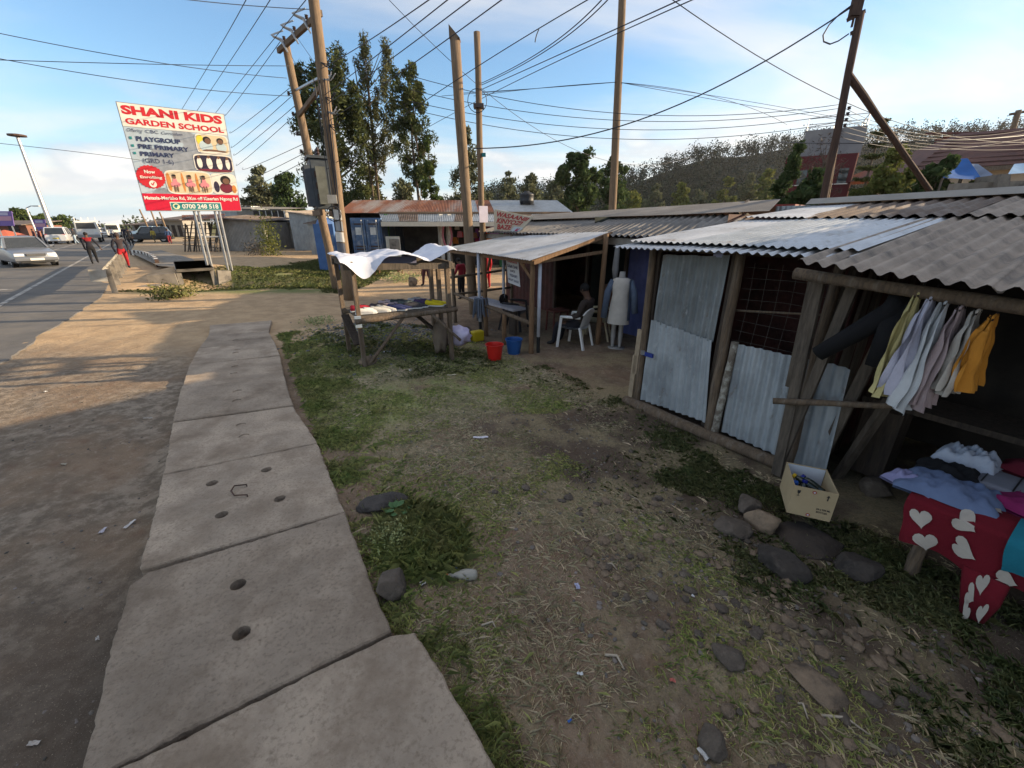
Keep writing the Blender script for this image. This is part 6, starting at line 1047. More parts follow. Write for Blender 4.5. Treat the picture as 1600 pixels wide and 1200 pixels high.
# ---------------------------------------------------------------- long rusty roofed shops across the lane
rb = thing('rusty_roof_shops', 'long row of shops under a rusted iron roof across the lane', 'shop', (-3, 25, 0)); x0, x1 = -9.9, 3.4
RG = Vector((0, 0, 0)); rid = lambda x: Vector((x, 28, 3.48)); eav = lambda x: Vector((x, 24.4, 2.66))
sheets(rb, eav(x0+.3), eav(x1), rid(x0), rid(x1-.6), 15, [m_rust, m_rust, m_rust, m_rust, m_rust, m_rust, m_rust, m_rust, m_zincold, m_rust, m_zincold, m_zincold, m_zincold, m_zincold, m_zincold], .09, .014, seg=4, jag=.02)
sheets(rb, Vector((x0+.3, 31.5, 2.6)), Vector((x1, 31.5, 2.6)), rid(x0), rid(x1-.6), 6, m_rust, .09, .014, seg=3)
sheets(rb, Vector((-6.7, 22.7, 2.22)), Vector((2.6, 22.7, 2.22)), Vector((-7.3, 24.4, 2.62)), Vector((3.2, 24.4, 2.62)), 10, [m_zincold, m_brown, m_zincold], .09, .014, 'awning_sheet', seg=3)
mb = MB(); mb.bar((-7.3, 24.36, 2.68), (3.2, 24.36, 2.68), .06, .10); mb.build('roof_flashing', M('tan flashing', (.34, .22, .13), (.26, .16, .10), 2, .8), rb); mb = MB(); mb.bar((-6.75, 22.68, 2.10), (2.6, 22.68, 2.10), .05, .22); mb.build('fascia', paint('cream fascia', (.62, .57, .46)), rb)
for x, c in ((-9.4, m_bluep), (-6.9, paint('green frame', (.03, .12, .04))), (-3.95, m_whitep), (-3.5, m_whitep), (-.6, paint('green frame', (.03, .12, .04))), (1.8, m_whitep)): mb = MB(); mb.bar((x, 24.2, -.3), (x, 24.2, 2.6), .34 if c is m_whitep else .14, .2); mb.build('pier', c, rb)
mb = MB(); mb.add([(x0+.4, 27.6, -.3), (x1-.6, 27.6, -.3), (x1-.6, 27.6, 3.3), (x0+.4, 27.6, 3.3)], [(0, 1, 2, 3)]); mb.add([(x0+.4, 24.5, -.3), (x0+.4, 27.6, -.3), (x0+.4, 27.6, 3.2), (x0+.4, 24.5, 2.6)], [(0, 1, 2, 3)]); mb.add([(x1-.6, 24.5, -.3), (x1-.6, 27.6, -.3), (x1-.6, 27.6, 3.2), (x1-.6, 24.5, 2.6)], [(0, 1, 2, 3)]); mb.build('inner_wall', M('grubby plaster', (.20, .18, .16), (.12, .11, .10), 2, .9), rb)
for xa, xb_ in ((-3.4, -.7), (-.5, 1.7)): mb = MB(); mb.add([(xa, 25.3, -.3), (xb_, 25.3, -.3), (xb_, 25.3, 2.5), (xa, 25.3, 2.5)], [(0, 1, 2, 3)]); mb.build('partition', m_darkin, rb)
GC = [('red', (.40, .03, .03)), ('pink', (.50, .18, .24)), ('maroon', (.18, .02, .05)), ('orange', (.45, .16, .03)), ('brown', (.16, .08, .05)), ('white', (.5, .48, .45)), ('purple', (.15, .05, .22))]
for k in range(26):
    x = -3.3+random.random()*3.0; z = random.uniform(1.15, 2.05); nm, c = GC[k % len(GC)]; mb = MB(); mb.box((x, 24.5+.4*random.random(), z), (random.uniform(.14, .34), .12, random.uniform(.2, .42)), random.uniform(-.3, .3), tp=.75); bevel(mb.build('hanging_goods', fab('goods '+nm, c), label='small %s item among the colourful goods hung in the far shop front' % nm, cat='goods', group='goods hung in the far shop front'), .03)
mb = MB(); mb.tube([Vector((-3.55+.24*cos(t)*1.0, 23.9, 1.55+.62*sin(t))) for t in [k*pi/12 for k in range(25)]], .055, 8); mb.build('mirror_frame', fab('goods pink', (.50, .18, .24)), label='oval pink frame standing behind the child in red', cat='frame', smooth=True)
mb = MB(); mb.box((-.95, 23.95, 1.75), (.52, .03, .7)); ps = mb.build('portrait_poster', paint('poster violet', (.22, .13, .26)), label='violet portrait poster at the front of the far shop', cat='poster'); mb = MB(); mb.ball((-.95, 23.93, 1.82), 1, 2, 0, (.11, .01, .16)); mb.build('face_print', m_skin, ps)
mb = MB(); mb.box((-6.2, 22.6, .65), (.72, .08, 1.7), .15); dl = mb.build('leaning_door', M('dusty white door', (.52, .50, .42), (.38, .36, .30), 3, .8), label='dusty white door leaning beside the blue container', cat='door'); mb = MB(); mb.box((-6.13, 22.55, 1.0), (.5, .02, .75), .15); mb.build('door_panel', m_concd, dl)
pile2 = MB(); pile2.ball((-5.0, 24.0, .35), 1, 3, 0, (1.0, .6, .55), .4, 2, 5); pile2.build('scrap_pile', M('dark rags', (.06, .04, .04), (.03, .025, .025), 3, .95), label='dark heap of scrap inside the open bay of the far shops', cat='heap', smooth=True)
# blue container
cn = thing('shipping_container', 'blue shipping container with closed barred doors left of the far shops', 'container', (-8.2, 24, -.2)); m_cblue = M('container blue', (.10, .165, .28), (.07, .115, .20), 2, .6, .2, c3=(.26, .28, .32), s3=2.2, t3=(.50, .66), c4=(.14, .075, .05), s4=3, t4=(.6, .7))
cx0, cx1, cy, cz = -8.45, -6.85, 22.9, 2.42
mb = MB(); mb.box(((cx0+cx1)/2, cy+3.0, 1.1), (cx1-cx0, 5.8, 2.6)); mb.build('shell', m_cblue, cn)
for k in range(2):
    xa = cx0+.04+k*.77; mb = MB(); mb.box((xa+.37, cy+.03, 1.1), (.72, .08, 2.45)); dd = mb.build('door', m_cblue, cn)
    for q in (.15, .58): mb = MB(); mb.tube([(xa+q, cy-.05, -.1), (xa+q, cy-.05, 2.3)], .022, 6); mb.build('locking_bar', m_steel if q > .5 else m_cblue, dd)
    for z in (.2, .85, 1.0, 2.1): mb = MB(); mb.box((xa+.37, cy-.03, z), (.56, .04, .06)); mb.build('bracket', m_poled, dd)
    mb = MB(); mb.box((xa+.37, cy-.02, 1.75), (.3, .01, .36)); mb.build('notice', m_whitep, dd)
kk = thing('blue_kiosk', 'narrow blue metal kiosk behind the transformer poles', 'kiosk', (-9.6, 22, -.2)); mb = MB(); mb.box((-9.55, 22.6, .95), (1.0, .9, 2.3)); mb.build('shell', M('kiosk blue', (.07, .15, .34), (.05, .11, .26), 2, .6), kk); mb = MB(); mb.box((-9.35, 22.14, .75), (.5, .02, 1.7)); mb.build('door', MATS['container blue'], kk); mb = MB(); mb.lathe([(.5, 0), (.4, .2), (.1, .32), (.001, .33)], (-9.55, 22.6, 2.1), 12); mb.build('top', MATS['kiosk blue'], kk)
# roadside trestle in front of the far shops
tt = thing('trestle', 'rickety trestle of boards on the far side of the lane', 'table', (-5.5, 20.2, -.2)); mb = MB(); mb.box((-5.4, 20.3, .55), (2.6, .9, .05)); mb.build('top', m_plank, tt)
for x in (-6.5, -5.4, -4.3):
    for y in (19.95, 20.65): mb = MB(); mb.bar((x, y, -.3), (x+.1, y, .53), .06, .06); mb.build('leg', m_newwood, tt)
mb = MB(); mb.box((-7.4, 20.2, .12), (1.2, .9, .8), .2); mb.build('crate', m_plankd, label='dark open crate at the left end of the trestle', cat='crate'); 
# water tank on the far roof
wk = thing('water_tank', 'small black water tank on the far grey roof', 'water tank', Q(823, 318, 27)); p = Q(823, 320, 27); mb = MB(); mb.lathe([(.001, 0), (.42, 0), (.42, .18), (.44, .2), (.42, .24), (.42, .5), (.44, .53), (.40, .6), (.16, .7), (.14, .76), (.001, .77)], p, 20); mb.build('tank', flat('black tank plastic', (.03, .032, .036), .5), wk, smooth=True); mb = MB(); mb.box(p+Vector((0, 0, -.25)), (.9, .9, .5)); mb.build('stand', m_plankd, wk)
# red container behind the grey roof
rc = thing('shipping_container', 'red container showing behind the grey roof gable', 'container', Q(1192, 345, 12.5)); p0 = Q(1150, 323, 12.5); p1 = Q(1242, 322, 11.5); m_cred = M('container red', (.20, .035, .025), (.13, .026, .02), 2, .7, .2); d = (p1-p0); d.z = 0; bk_ = Vector((-d.y, d.x, 0)).normalized()*2.4
mb = MB(); mb.corr(Vector((p0.x, p0.y, 0)), Vector((p1.x, p1.y, 0)), p0, p1, .28, .03); mb.build('side', m_cred, rc); mb = MB(); mb.prism([p0, p1, p1+bk_, p0+bk_], (0, 0, .05)); mb.build('roof', m_cred, rc)
for k in (.25, .55): q = p0.lerp(p1, k)+Vector((0, -.05, -.32)); mb = MB(); mb.box(q, (.34, .05, .28), math.atan2(d.y, d.x)); mb.build('window', m_maroon, rc)
# ---------------------------------------------------------------- houses on the right
rd_ = thing('red_building', 'dark red building with a grey top storey behind the leaning pole', 'building', (18, 30, 0)); c = Vector((Q(1297, 300, 31).x, 31, 0)); Rz = Matrix.Rotation(-.55, 3, 'Z'); m_rw = M('dark red render', (.11, .022, .026), (.08, .018, .022), .6, .9); zt = Q(1280, 243, 31).z
mb = MB(); mb.box(c+Vector((0, 2, zt/2)), (3.9, 5.0, zt), Rz); mb.build('wall', m_rw, rd_)
mb = MB(); mb.box(c+Vector((1.0, 2.6, zt+.9)), (3.4, 3.4, 1.8), Rz); mb.build('top_storey', M('grey render', (.24, .24, .24), (.18, .18, .19), 1, .85), rd_)
mb = MB(); mb.box(c+Rz @ Vector((1.98, 0, 0))+Vector((0, 2, zt/2)), (.06, 5.0, zt), Rz); mb.build('end_wall', M('red render toned as sunlit', (.52, .25, .16), (.42, .20, .13), .8, .85), rd_)  # orange end face: low sunlight put into the wall colour
for k in range(5):
    for z in (zt-1.3, zt-3.2): mb = MB(); q = c+Vector((0, 2, z))+Rz @ Vector((-1.55+k*.75, -2.52, 0)); mb.box(q, (.5, .06, .9), Rz); wn = mb.build('window', m_glass, rd_); mb = MB(); mb.box(q+Rz @ Vector((0, -.04, -.48)), (.7, .08, .05), Rz); mb.build('sill', m_whitep, wn)
mb = MB(); q0 = c+Vector((1.0, 2.6, zt+1.8)); cr = [q0+Rz @ Vector((x*1.65, y*1.65, 0)) for x, y in ((-1, -1), (1, -1), (1, 1), (-1, 1))]
for k in range(4):
    for z in (.35, .7): mb.bar(cr[k]+Vector((0, 0, z)), cr[(k+1) % 4]+Vector((0, 0, z)), .04, .04)
    for t_ in (0, .5): p = cr[k].lerp(cr[(k+1) % 4], t_); mb.bar(p, p+Vector((0, 0, .72)), .04, .04)
mb.build('railing', m_steel, rd_); mb = MB(); q = c+Vector((1, 2.6, zt+.9))+Rz @ Vector((1.74, -.2, 0)); mb.box(q, (.05, 1.3, 1.4), Rz); mb.build('balcony_frame', m_whitep, rd_); mb = MB(); mb.box(q+Rz @ Vector((.02, 0, 0)), (.05, 1.0, 1.1), Rz); mb.build('window', m_glass, rd_)
br_ = thing('brown_roof_house', 'house with a wide brown hipped roof and pale walls at right', 'house', (24, 22, 0)); m_tile = M('brown roof tiles', (.12, .055, .045), (.085, .045, .04), 3, .8, .4, 14, coord='World')
hl, hr2 = Q(1420, 268, 24), Q(1660, 250, 22); r0, r1 = Q(1500, 212, 27), Q(1640, 196, 25); bl_, brr = hl+Vector((2, 9, 0)), hr2+Vector((3, 9, 0)); zE = hl.z; hr2.z = zE+.2; r0.z = r1.z = max(r0.z, r1.z)
mb = MB(); mb.add([hl, hr2, r1, r0, bl_, brr], [(0, 1, 2, 3), (4, 0, 3), (1, 5, 2), (5, 4, 3, 2)]); mb.build('roof', m_tile, br_)
mb = MB()
for k in range(9): t_ = k/9; a_ = hl.lerp(r0, t_); b_ = hr2.lerp(r1, t_); mb.bar(a_+Vector((0, -.02, .03)), b_+Vector((0, -.02, .03)), .10, .03)
mb.build('tile_course', m_tile, br_); mb = MB(); mb.bar(hl+Vector((0, -.05, -.1)), hr2+Vector((0, -.05, -.1)), .08, .2); mb.build('gutter', m_plank, br_)
wl0, wl1 = hl.lerp(hr2, .32)+Vector((0, .7, 0)), hr2+Vector((.3, .7, 0)); mb = MB(); mb.prism([Vector((wl0.x, wl0.y, 0)), Vector((wl1.x, wl1.y, 0)), Vector((wl1.x, wl1.y, zE)), Vector((wl0.x, wl0.y, zE))], (1.5, 6, 0)); mb.build('wall', M('beige render', (.46, .42, .36), (.38, .34, .29), .7, .85), br_)
for t_, w_, h_, m_ in ((.12, .9, 1.0, m_glass), (.40, .6, .5, c_sr), (.62, 1.8, 1.0, m_darkin), (.9, .5, 1.8, m_rw)):
    q = wl0.lerp(wl1, t_)+Vector((0, -.03, 0)); q.z = zE-1.1; mb = MB(); mb.box(q, (w_, .08, h_), math.atan2((wl1-wl0).y, (wl1-wl0).x)); wn = mb.build('window', m_, br_)
    if m_ is m_glass:
        for x in (-.3, 0, .3): mb = MB(); mb.box(q+Vector((x*.9, -.06, 0)), (.04, .03, h_)); mb.build('window_bar', m_whitep, wn)
ch = thing('chimney_roof', 'small brown roof turret beyond the brown roofed house', 'house', Q(1500, 215, 30)); p = Q(1493, 214, 30); mb = MB(); mb.box(p+Vector((0, 0, -.8)), (1.4, 1.2, 1.6)); mb.build('wall', m_rw, ch); mb = MB(); mb.prism([p+Vector((-1.1, -.9, 0)), p+Vector((1.1, -.9, 0)), p+Vector((1.1, 1, .3)), p+Vector((-1.1, 1, .3))], (0, 0, .12)); mb.build('roof', m_tile, ch)
for k, (lb, q4, c) in enumerate([('blue tarpaulin roof pitched behind the green bush', ((1473, 278), (1535, 281), (1480, 250), (1512, 247)), (.05, .14, .38)), ('pale blue tarpaulin flap beside the blue one', ((1530, 281), (1552, 273), (1512, 256), (1528, 256)), (.24, .29, .38)), ('blue tarpaulin at the right edge above the roof', ((1575, 272), (1640, 268), (1585, 256), (1640, 252)), (.16, .30, .50))]):
    Y = 14.5; b4 = [Q(u, v, Y+(1.6 if i > 1 else 0)) for i, (u, v) in enumerate(q4)]; rt = thing('tarpaulin', lb, 'tarpaulin', (b4[0].x, b4[0].y, 0)); mb = MB(); mb.grid(lambda i, j: b4[0].lerp(b4[1], i).lerp(b4[2].lerp(b4[3], i), j)+Vector((0, 0, -.12*sin(pi*i)*sin(pi*j))), 8, 8); mb.build('sheet', M('tarp '+str(k), c, tuple(q*.8 for q in c), 2, .95, .3, 8, spec=.05), rt, smooth=True)
    for q in b4: mb = MB(); mb.bar((q.x, q.y, -.2), q, .05, .05); mb.build('pole', m_plank, rt)
p = Q(1560, 300, 13.5); gp = MB(); gp.prism([Q(1555, 302, 13.5), Q(1577, 300, 13.5), Q(1580, 272, 13.5), Q(1564, 272, 13.5)], (.3, 1.0, 0)); gp.build('gate_pier', m_concd, label='sunlit concrete pier behind the roof ridge at right', cat='pier'); gp = MB(); gp.bar(Q(1490, 287, 13.8)-Vector((0, 0, 1.2)), Q(1640, 281, 13.8)-Vector((0, 0, 1.2)), .2, 2.4); gp.build('boundary_wall', m_concd, label='grey boundary wall behind the roof ridge at right', cat='wall')
# ---------------------------------------------------------------- sheds on the left
def shed(label, u0, u1, vt0, vt1, vb, Y, dep, mats, n=3, roof=None, name='iron_shed', dz=.35):
    a, b = Q(u0, vb, Y), Q(u1, vb, Y); ta, tb_ = Q(u0, vt0, Y), Q(u1, vt1, Y); a.z = b.z = -.1; ta.x, tb_.x = a.x, b.x; rt = thing(name, label, 'shed', (a+b)/2); sheets(rt, a, b, ta, tb_, n, mats, .12, .018, 'wall_sheet', .02, seg=3)
    bk = Vector((0, dep, 0)); sheets(rt, a+bk, a, ta+bk, ta, 2, mats, .12, .018, 'wall_sheet', .02, seg=2); sheets(rt, b, b+bk, tb_, tb_+bk, 2, mats, .12, .018, 'wall_sheet', .02, seg=2); sheets(rt, b+bk, a+bk, tb_+bk, ta+bk, 2, mats, .12, .018, 'wall_sheet', .02, seg=2)
    up = Vector((0, 0, .03)); sheets(rt, ta+Vector((-.2, -.3, .03)), tb_+Vector((.2, -.3, .03)), ta+bk+Vector((-.2, .2, dz)), tb_+bk+Vector((.2, .2, dz)), 3, roof or m_brown, .12, .018, 'roof_sheet', .02, seg=2)
    return rt
m_sil = M('warm grey shed iron', (.34, .32, .29), (.24, .225, .205), 1.5, .7, .2, 20, .2, c3=(.22, .17, .13), s3=1, t3=(.55, .75))  # warm grey iron with browner patches
shed('long ribbed iron shed right of the billboard legs', 347, 420, 341, 347, 393, 36, 5, m_sil, 4, m_brown)
s3_ = shed('shed with a row of open windows above the iron fence', 383, 452, 326, 328, 390, 43, 5, m_sil, 4, m_greyroof)
for k in range(5): q = Q(402+9.5*k, 338, 42.9); mb = MB(); mb.box(q, (.55, .1, .95)); wn = mb.build('window', m_darkin, s3_); mb = MB(); mb.box(q+Vector((.34, -.05, 0)), (.07, .08, 1.05)); mb.build('mullion', m_whitep, wn)
shed('grey shed with a sloping roof left of the transformer poles', 462, 505, 332, 338, 396, 37, 5, m_zincold, 2, m_fibro)
shed('upright rusted iron shed behind the leaning pole', 488, 538, 350, 352, 398, 33, 2.5, m_zincold, 3, m_brown)
shed('pale small shed beside the iron fence', 420, 463, 346, 348, 392, 40, 3, m_sil, 2, m_greyroof); shed('dark gabled shed far left of the row', 352, 400, 324, 322, 360, 50, 5, m_zincold, 3, m_plankd)
wf = thing('timber_frame_stall', 'ramshackle timber frame stall behind the billboard legs', 'stall', G(320, 392)); 
for k in range(14): u = 288+4.6*k; p = Q(u, 391, 35); p.z = -.1; q = Q(u+random.uniform(-8, 8), random.uniform(340, 352), 35+random.uniform(0, 2)); mb = MB(); mb.bar(p, q, .09, .09); mb.build('post', m_plank if k % 3 else m_plankd, wf)
for k in range(9): v = 340+5.6*k; mb = MB(); mb.bar(Q(286, v+random.uniform(-3, 3), 35.2), Q(350, v+random.uniform(-4, 4), 35.6), .12, .05); mb.build('rail', m_plankd if k % 2 else m_plank, wf)
mb = MB(); mb.corr(Q(284, 345, 34.6), Q(352, 341, 34.6), Q(284, 336, 37), Q(352, 334, 37), .12, .02); mb.build('roof_sheet', m_rust, wf)
for k, (u0, u1, v0, c, lb) in enumerate([(252, 284, 344, (.30, .28, .25), 'low pale shop beyond the culvert left of the timber stall'), (205, 250, 352, (.22, .24, .27), 'far low shops behind the parked cars'), (-60, 40, 352, (.22, .10, .07), 'brown roofed far building at the left edge')]):
    Y = 75; a, b = Q(u0, v0, Y), Q(u1, v0, Y); rt = thing('far_shop', lb, 'shop', ((a+b)/2).xy.to_3d()); mb = MB(); mb.prism([Vector((a.x, Y, -.1)), Vector((b.x, Y, -.1)), Vector((b.x, Y, a.z)), Vector((a.x, Y, a.z))], (0, 6, 0)); mb.build('wall', M('far wall '+str(k), c, None, .5, .9), rt); mb = MB(); mb.prism([Vector((a.x-.4, Y-1, a.z)), Vector((b.x+.4, Y-1, a.z)), Vector((b.x+.4, Y+6, a.z+.7)), Vector((a.x-.4, Y+6, a.z+.7))], (0, 0, .12)); mb.build('roof', m_brown, rt)
    for q in range(3): x = a.x+(b.x-a.x)*(.2+.3*q); mb = MB(); mb.box((x, Y-.04, 1.0), ((b.x-a.x)*.16, .1, 1.8)); mb.build('door', m_darkin, rt)
# ================================================================== GROUND COVER AND SMALL THINGS
def gzv(P): return np.array([gz(x, y) for x, y in P])
def blades(n, region, hmin, hmax, wdt, lean, rng=RNG, dens=None):
    """grass blades: three-point bent strips; region -> (a, s) samples"""
    a, s = region(n); X = a*DX+s*NX; Y = a*DY+s*NY
    if dens is not None: k = dens(X, Y, a, s); X, Y, a, s = X[k], Y[k], a[k], s[k]
    n = len(X); Z = gzv(np.stack([X, Y], 1)); h_ = rng.uniform(hmin, hmax, n)*(.6+.8*rng.random(n)**2); t = rng.uniform(0, 2*pi, n); ln = h_*lean*rng.uniform(.3, 1.6, n)
    B = np.stack([X, Y, Z-.004], 1); d = np.stack([np.cos(t), np.sin(t), np.zeros(n)], 1); p = np.stack([-d[:, 1], d[:, 0], np.zeros(n)], 1)*(wdt*rng.uniform(.6, 1.4, n))[:, None]
    up = np.array([0, 0, 1.0]); m_ = B+d*(ln*.35)[:, None]+up*(h_*.6)[:, None]; tip = B+d*ln[:, None]+up*(h_*np.clip(1.05-.35*(ln/h_)**2, .25, 1))[:, None]
    return np.stack([B-p*.5, B+p*.5, m_+p*.4, tip, m_-p*.4], 1)
def nzv(X, Y, f, o): return np.array([mn.noise((x*f, y*f, o)) for x, y in zip(X, Y)])
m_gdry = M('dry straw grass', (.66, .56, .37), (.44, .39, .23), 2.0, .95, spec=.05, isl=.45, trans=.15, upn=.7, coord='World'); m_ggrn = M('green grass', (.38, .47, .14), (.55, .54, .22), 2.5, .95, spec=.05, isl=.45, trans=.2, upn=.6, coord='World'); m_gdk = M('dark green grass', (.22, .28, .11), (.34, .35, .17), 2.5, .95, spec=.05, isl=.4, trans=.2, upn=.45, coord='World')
uni = lambda a0, a1, s0, s1: (lambda n: (RNG.uniform(a0, a1, n), RNG.uniform(s0, s1, n)))
def thin(X, Y, f, o, b, k=2.6, extra=0):                     # soft edged patches: keep a blade with a chance that follows the patch
    return RNG.random(len(X)) < np.clip(b+k*(nzv(X, Y, f, o)+.5*nzv(X, Y, f*3.3, o+7))+extra, 0.03, 1)
V = [blades(150000, uni(-.4, 7.2, .35, 3.9), .010, .026, .0028, 3.0, dens=lambda X, Y, a, s: thin(X, Y, 1.0, 2, .34, 2.2, .35*(a > 3.9)+.22*((a < 2.8) & (s < 2.0))-.7*np.clip(s-2.2, 0, 1)*(a < 3.4)-.25*((a > 2.8) & (a < 3.9))))]
mesh_quads('dry_grass', np.concatenate(V), m_gdry, label='short trampled straw coloured grass on the bare earth', kind='stuff')
V = [blades(60000, uni(1.2, 9.4, .28, 1.05), .018, .065, .0020, 1.1, dens=lambda X, Y, a, s: thin(X, Y, 1.8, 8, .42, 2.2, .45*(a > 4)-1.9*np.clip(s-.36, 0, 1))), blades(130000, uni(3.7, 8.4, .4, 3.8), .014, .034, .0026, 1.5, dens=lambda X, Y, a, s: thin(X, Y, 1.0, 4, .50, 1.8, .25*(s < 1.3)-.8*np.clip(4.4-a, 0, 1))), blades(60000, uni(-.4, 3.4, .32, 2.4), .014, .034, .0024, 1.4, dens=lambda X, Y, a, s: thin(X, Y, 1.2, 14, .16, 2.0, -.5*np.clip(s-1.5, 0, 1))), blades(20000, uni(1.85, 2.85, .40, 1.05), .03, .11, .0018, .9, dens=lambda X, Y, a, s: RNG.random(len(a)) < np.clip(1.4*(1-((a-2.3)/.45)**2-((s-.7)/.30)**2), 0, 1)), blades(16000, uni(-.3, 1.6, .28, .60), .02, .065, .0018, 1.0, dens=lambda X, Y, a, s: thin(X, Y, 2.5, 18, .4, 2, -1.5*np.clip(s-.42, 0, 1)))]
mesh_quads('green_grass', np.concatenate(V), m_ggrn, label='fresh green grass along the footpath edge and under the stall', kind='stuff')
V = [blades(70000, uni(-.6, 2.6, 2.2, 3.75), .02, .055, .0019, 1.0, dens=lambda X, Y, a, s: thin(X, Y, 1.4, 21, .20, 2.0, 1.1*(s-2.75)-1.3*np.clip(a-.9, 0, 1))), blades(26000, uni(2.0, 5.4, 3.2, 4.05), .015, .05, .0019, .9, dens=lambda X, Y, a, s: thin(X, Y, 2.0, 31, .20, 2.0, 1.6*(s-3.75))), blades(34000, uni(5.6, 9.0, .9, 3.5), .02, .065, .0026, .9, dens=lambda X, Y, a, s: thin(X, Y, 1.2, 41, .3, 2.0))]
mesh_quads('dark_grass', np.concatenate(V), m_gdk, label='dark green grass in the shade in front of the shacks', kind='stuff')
# verge by the billboard
def vreg(n): return RNG.uniform(-13.2, -5.8, n), RNG.uniform(13.6, 33, n)
def vblades(n, hmin, hmax, cond):
    X, Y = vreg(n); k = cond(X, Y); X, Y = X[k], Y[k]; a = X*DX+Y*DY; s = X*NX+Y*NY; it = lambda m_: (a, s); return blades(len(a), it, hmin, hmax, .012, .9)
mesh_quads('verge_grass', vblades(60000, .04, .11, lambda X, Y: (nzv(X, Y, .5, 3) > -.3) & (Y > 14.1+.6*nzv(X, Y, .8, 6))), M('verge grass', (.15, .20, .06), (.22, .22, .09), .8, .95, isl=.4, trans=.2, upn=.6, spec=.05, coord='World'), label='mown green verge under and beyond the billboard', kind='stuff')
def weed(label, p, r, h_, n, mat, leaf=.05, name='weed_clump'):
    p = Vector(p); q = RNG.normal(size=(n, 3))*np.array([r*.5, r*.5, h_*.35])+np.array([p.x, p.y, p.z+h_*.42]); q = q[q[:, 2] > p.z]; rt = thing(name, label, 'plant', p); mesh_quads('foliage', quads(q, leaf, .4, .35), mat, rt, kind='stuff'); return rt
def gp(u, v, z=0): p = G(u, v, z); p.z = gz(p.x, p.y); return p
weed('bushy green weeds growing beside the footpath slab', gp(618, 850), .15, .13, 700, m_gdk, .022); weed('rounded yellowish weed clump by the culvert mouth', gp(268, 466), .5, .35, 900, M('yellow weeds', (.13, .125, .04), (.10, .11, .035), 3, .9, isl=.4), .11); weed('dark weeds under the trestle across the lane', gp(628, 436, -.1), .8, .3, 700, m_gdk, .10)
weed('tall yellow green shrub beside the iron shed', Q(424, 398, 31)*1.0+Vector((0, 0, -.2)), .7, 2.6, 1600, m_lf_yel, .16, 'shrub'); weed('dry grey bush on the verge left of the tall shrub', gp(402, 398), .9, .9, 700, M('dry twigs', (.14, .12, .09), (.10, .085, .065), 4, .9, isl=.4), .14, 'shrub'); weed('dark weeds at the footpath end by the gravel heap', gp(500, 507), .35, .14, 500, m_gdk, .05)
pl_ = thing('leafy_plant', 'small rosette of round green leaves beside the footpath', 'plant', gp(620, 810)); o = gp(621, 808)
for k in range(9):
    t = k*2.4; r = .035+.02*(k % 3); c = o+Vector((r*cos(t), r*sin(t), .06+.012*(k % 4))); d = Vector((cos(t), sin(t), .25)); x = Vector((-sin(t), cos(t), 0)); mb = MB(); mb.add([c-d*.03, c-d*.01+x*.022, c+d*.02+x*.024, c+d*.042, c+d*.02-x*.024, c-d*.01-x*.022], [(0, 1, 2, 3), (0, 3, 4, 5)]); mb.build('leaf', M('broad leaf', (.08, .17, .06), (.06, .13, .05), 9, .6, trans=.2), pl_)
# rocks
def rock(label, u, v, sz, mat=m_rock, seed=0, sink=.35, rot=0, z=0, name='rock'):
    p = gp(u, v, z); mb = MB(); mb.ball(p+Vector((0, 0, sz[2]*(1-2*sink))), 1, 4, 0, sz, .22, 1.2, seed, Matrix.Rotation(rot, 3, 'Z')); v_ = mb.v; c0 = p+Vector((0, 0, sz[2]*(1-2*sink))); rs = random.Random(seed); m0 = sum(sz)/3
    pls = [(Vector((rs.gauss(0, 1), rs.gauss(0, 1), rs.gauss(.2, .8))).normalized(), rs.uniform(.62, .86)) for _ in range(9)]
    for i, q in enumerate(v_):                              # cut flat faces, then roughen
        e = Matrix.Rotation(-rot, 3, 'Z') @ (Vector(q)-c0); e = Vector((e.x/sz[0], e.y/sz[1], e.z/sz[2]))
        for n_, d_ in pls:
            k = e.dot(n_)
            if k > d_: e -= n_*(k-d_)*.85
        e *= 1+.05*mn.noise(e*4+Vector((seed, 0, 0)))+.025*mn.noise(e*11); v_[i] = tuple(c0+Matrix.Rotation(rot, 3, 'Z') @ Vector((e.x*sz[0], e.y*sz[1], e.z*sz[2])))
    return mb.build(name, mat, label=label, cat='rock', smooth=True)
rock('grey oval stone wedged against the footpath slab', 614, 925, (.085, .115, .09), m_rock, 3, .15, .2); rock('large dark boulder in the grass in front of the carton', 1225, 862, (.145, .17, .13), m_rockd, 5, .42, .6); rock('dark boulder half buried right of the carton', 1345, 862, (.13, .15, .12), m_rockd, 8, .42, 1.1); rock('pale brown pitted stone against the left side of the carton', 1196, 797, (.15, .10, .09), m_rockb, 11, .2, -.6); rock('dark flat stone left of the pale brown stone', 1150, 806, (.15, .12, .06), m_rock, 14, .2, .3)
rock('dark stone between the sill log and the pale brown stone', 1175, 770, (.14, .10, .07), m_rock, 15, .2, .8); rock('flat stone slab the carton stands on', 1268, 818, (.26, .20, .05), M('dark earth stone', (.07, .055, .044), (.045, .037, .031), 5, .95, .7, 20), 17, .45, .2); rock('dark stone behind the weeds at the footpath edge', 600, 790, (.19, .13, .07), M('damp grey stone', (.075, .066, .06), (.05, .046, .043), 5, .95, .8, 24), 19, .3, .4)
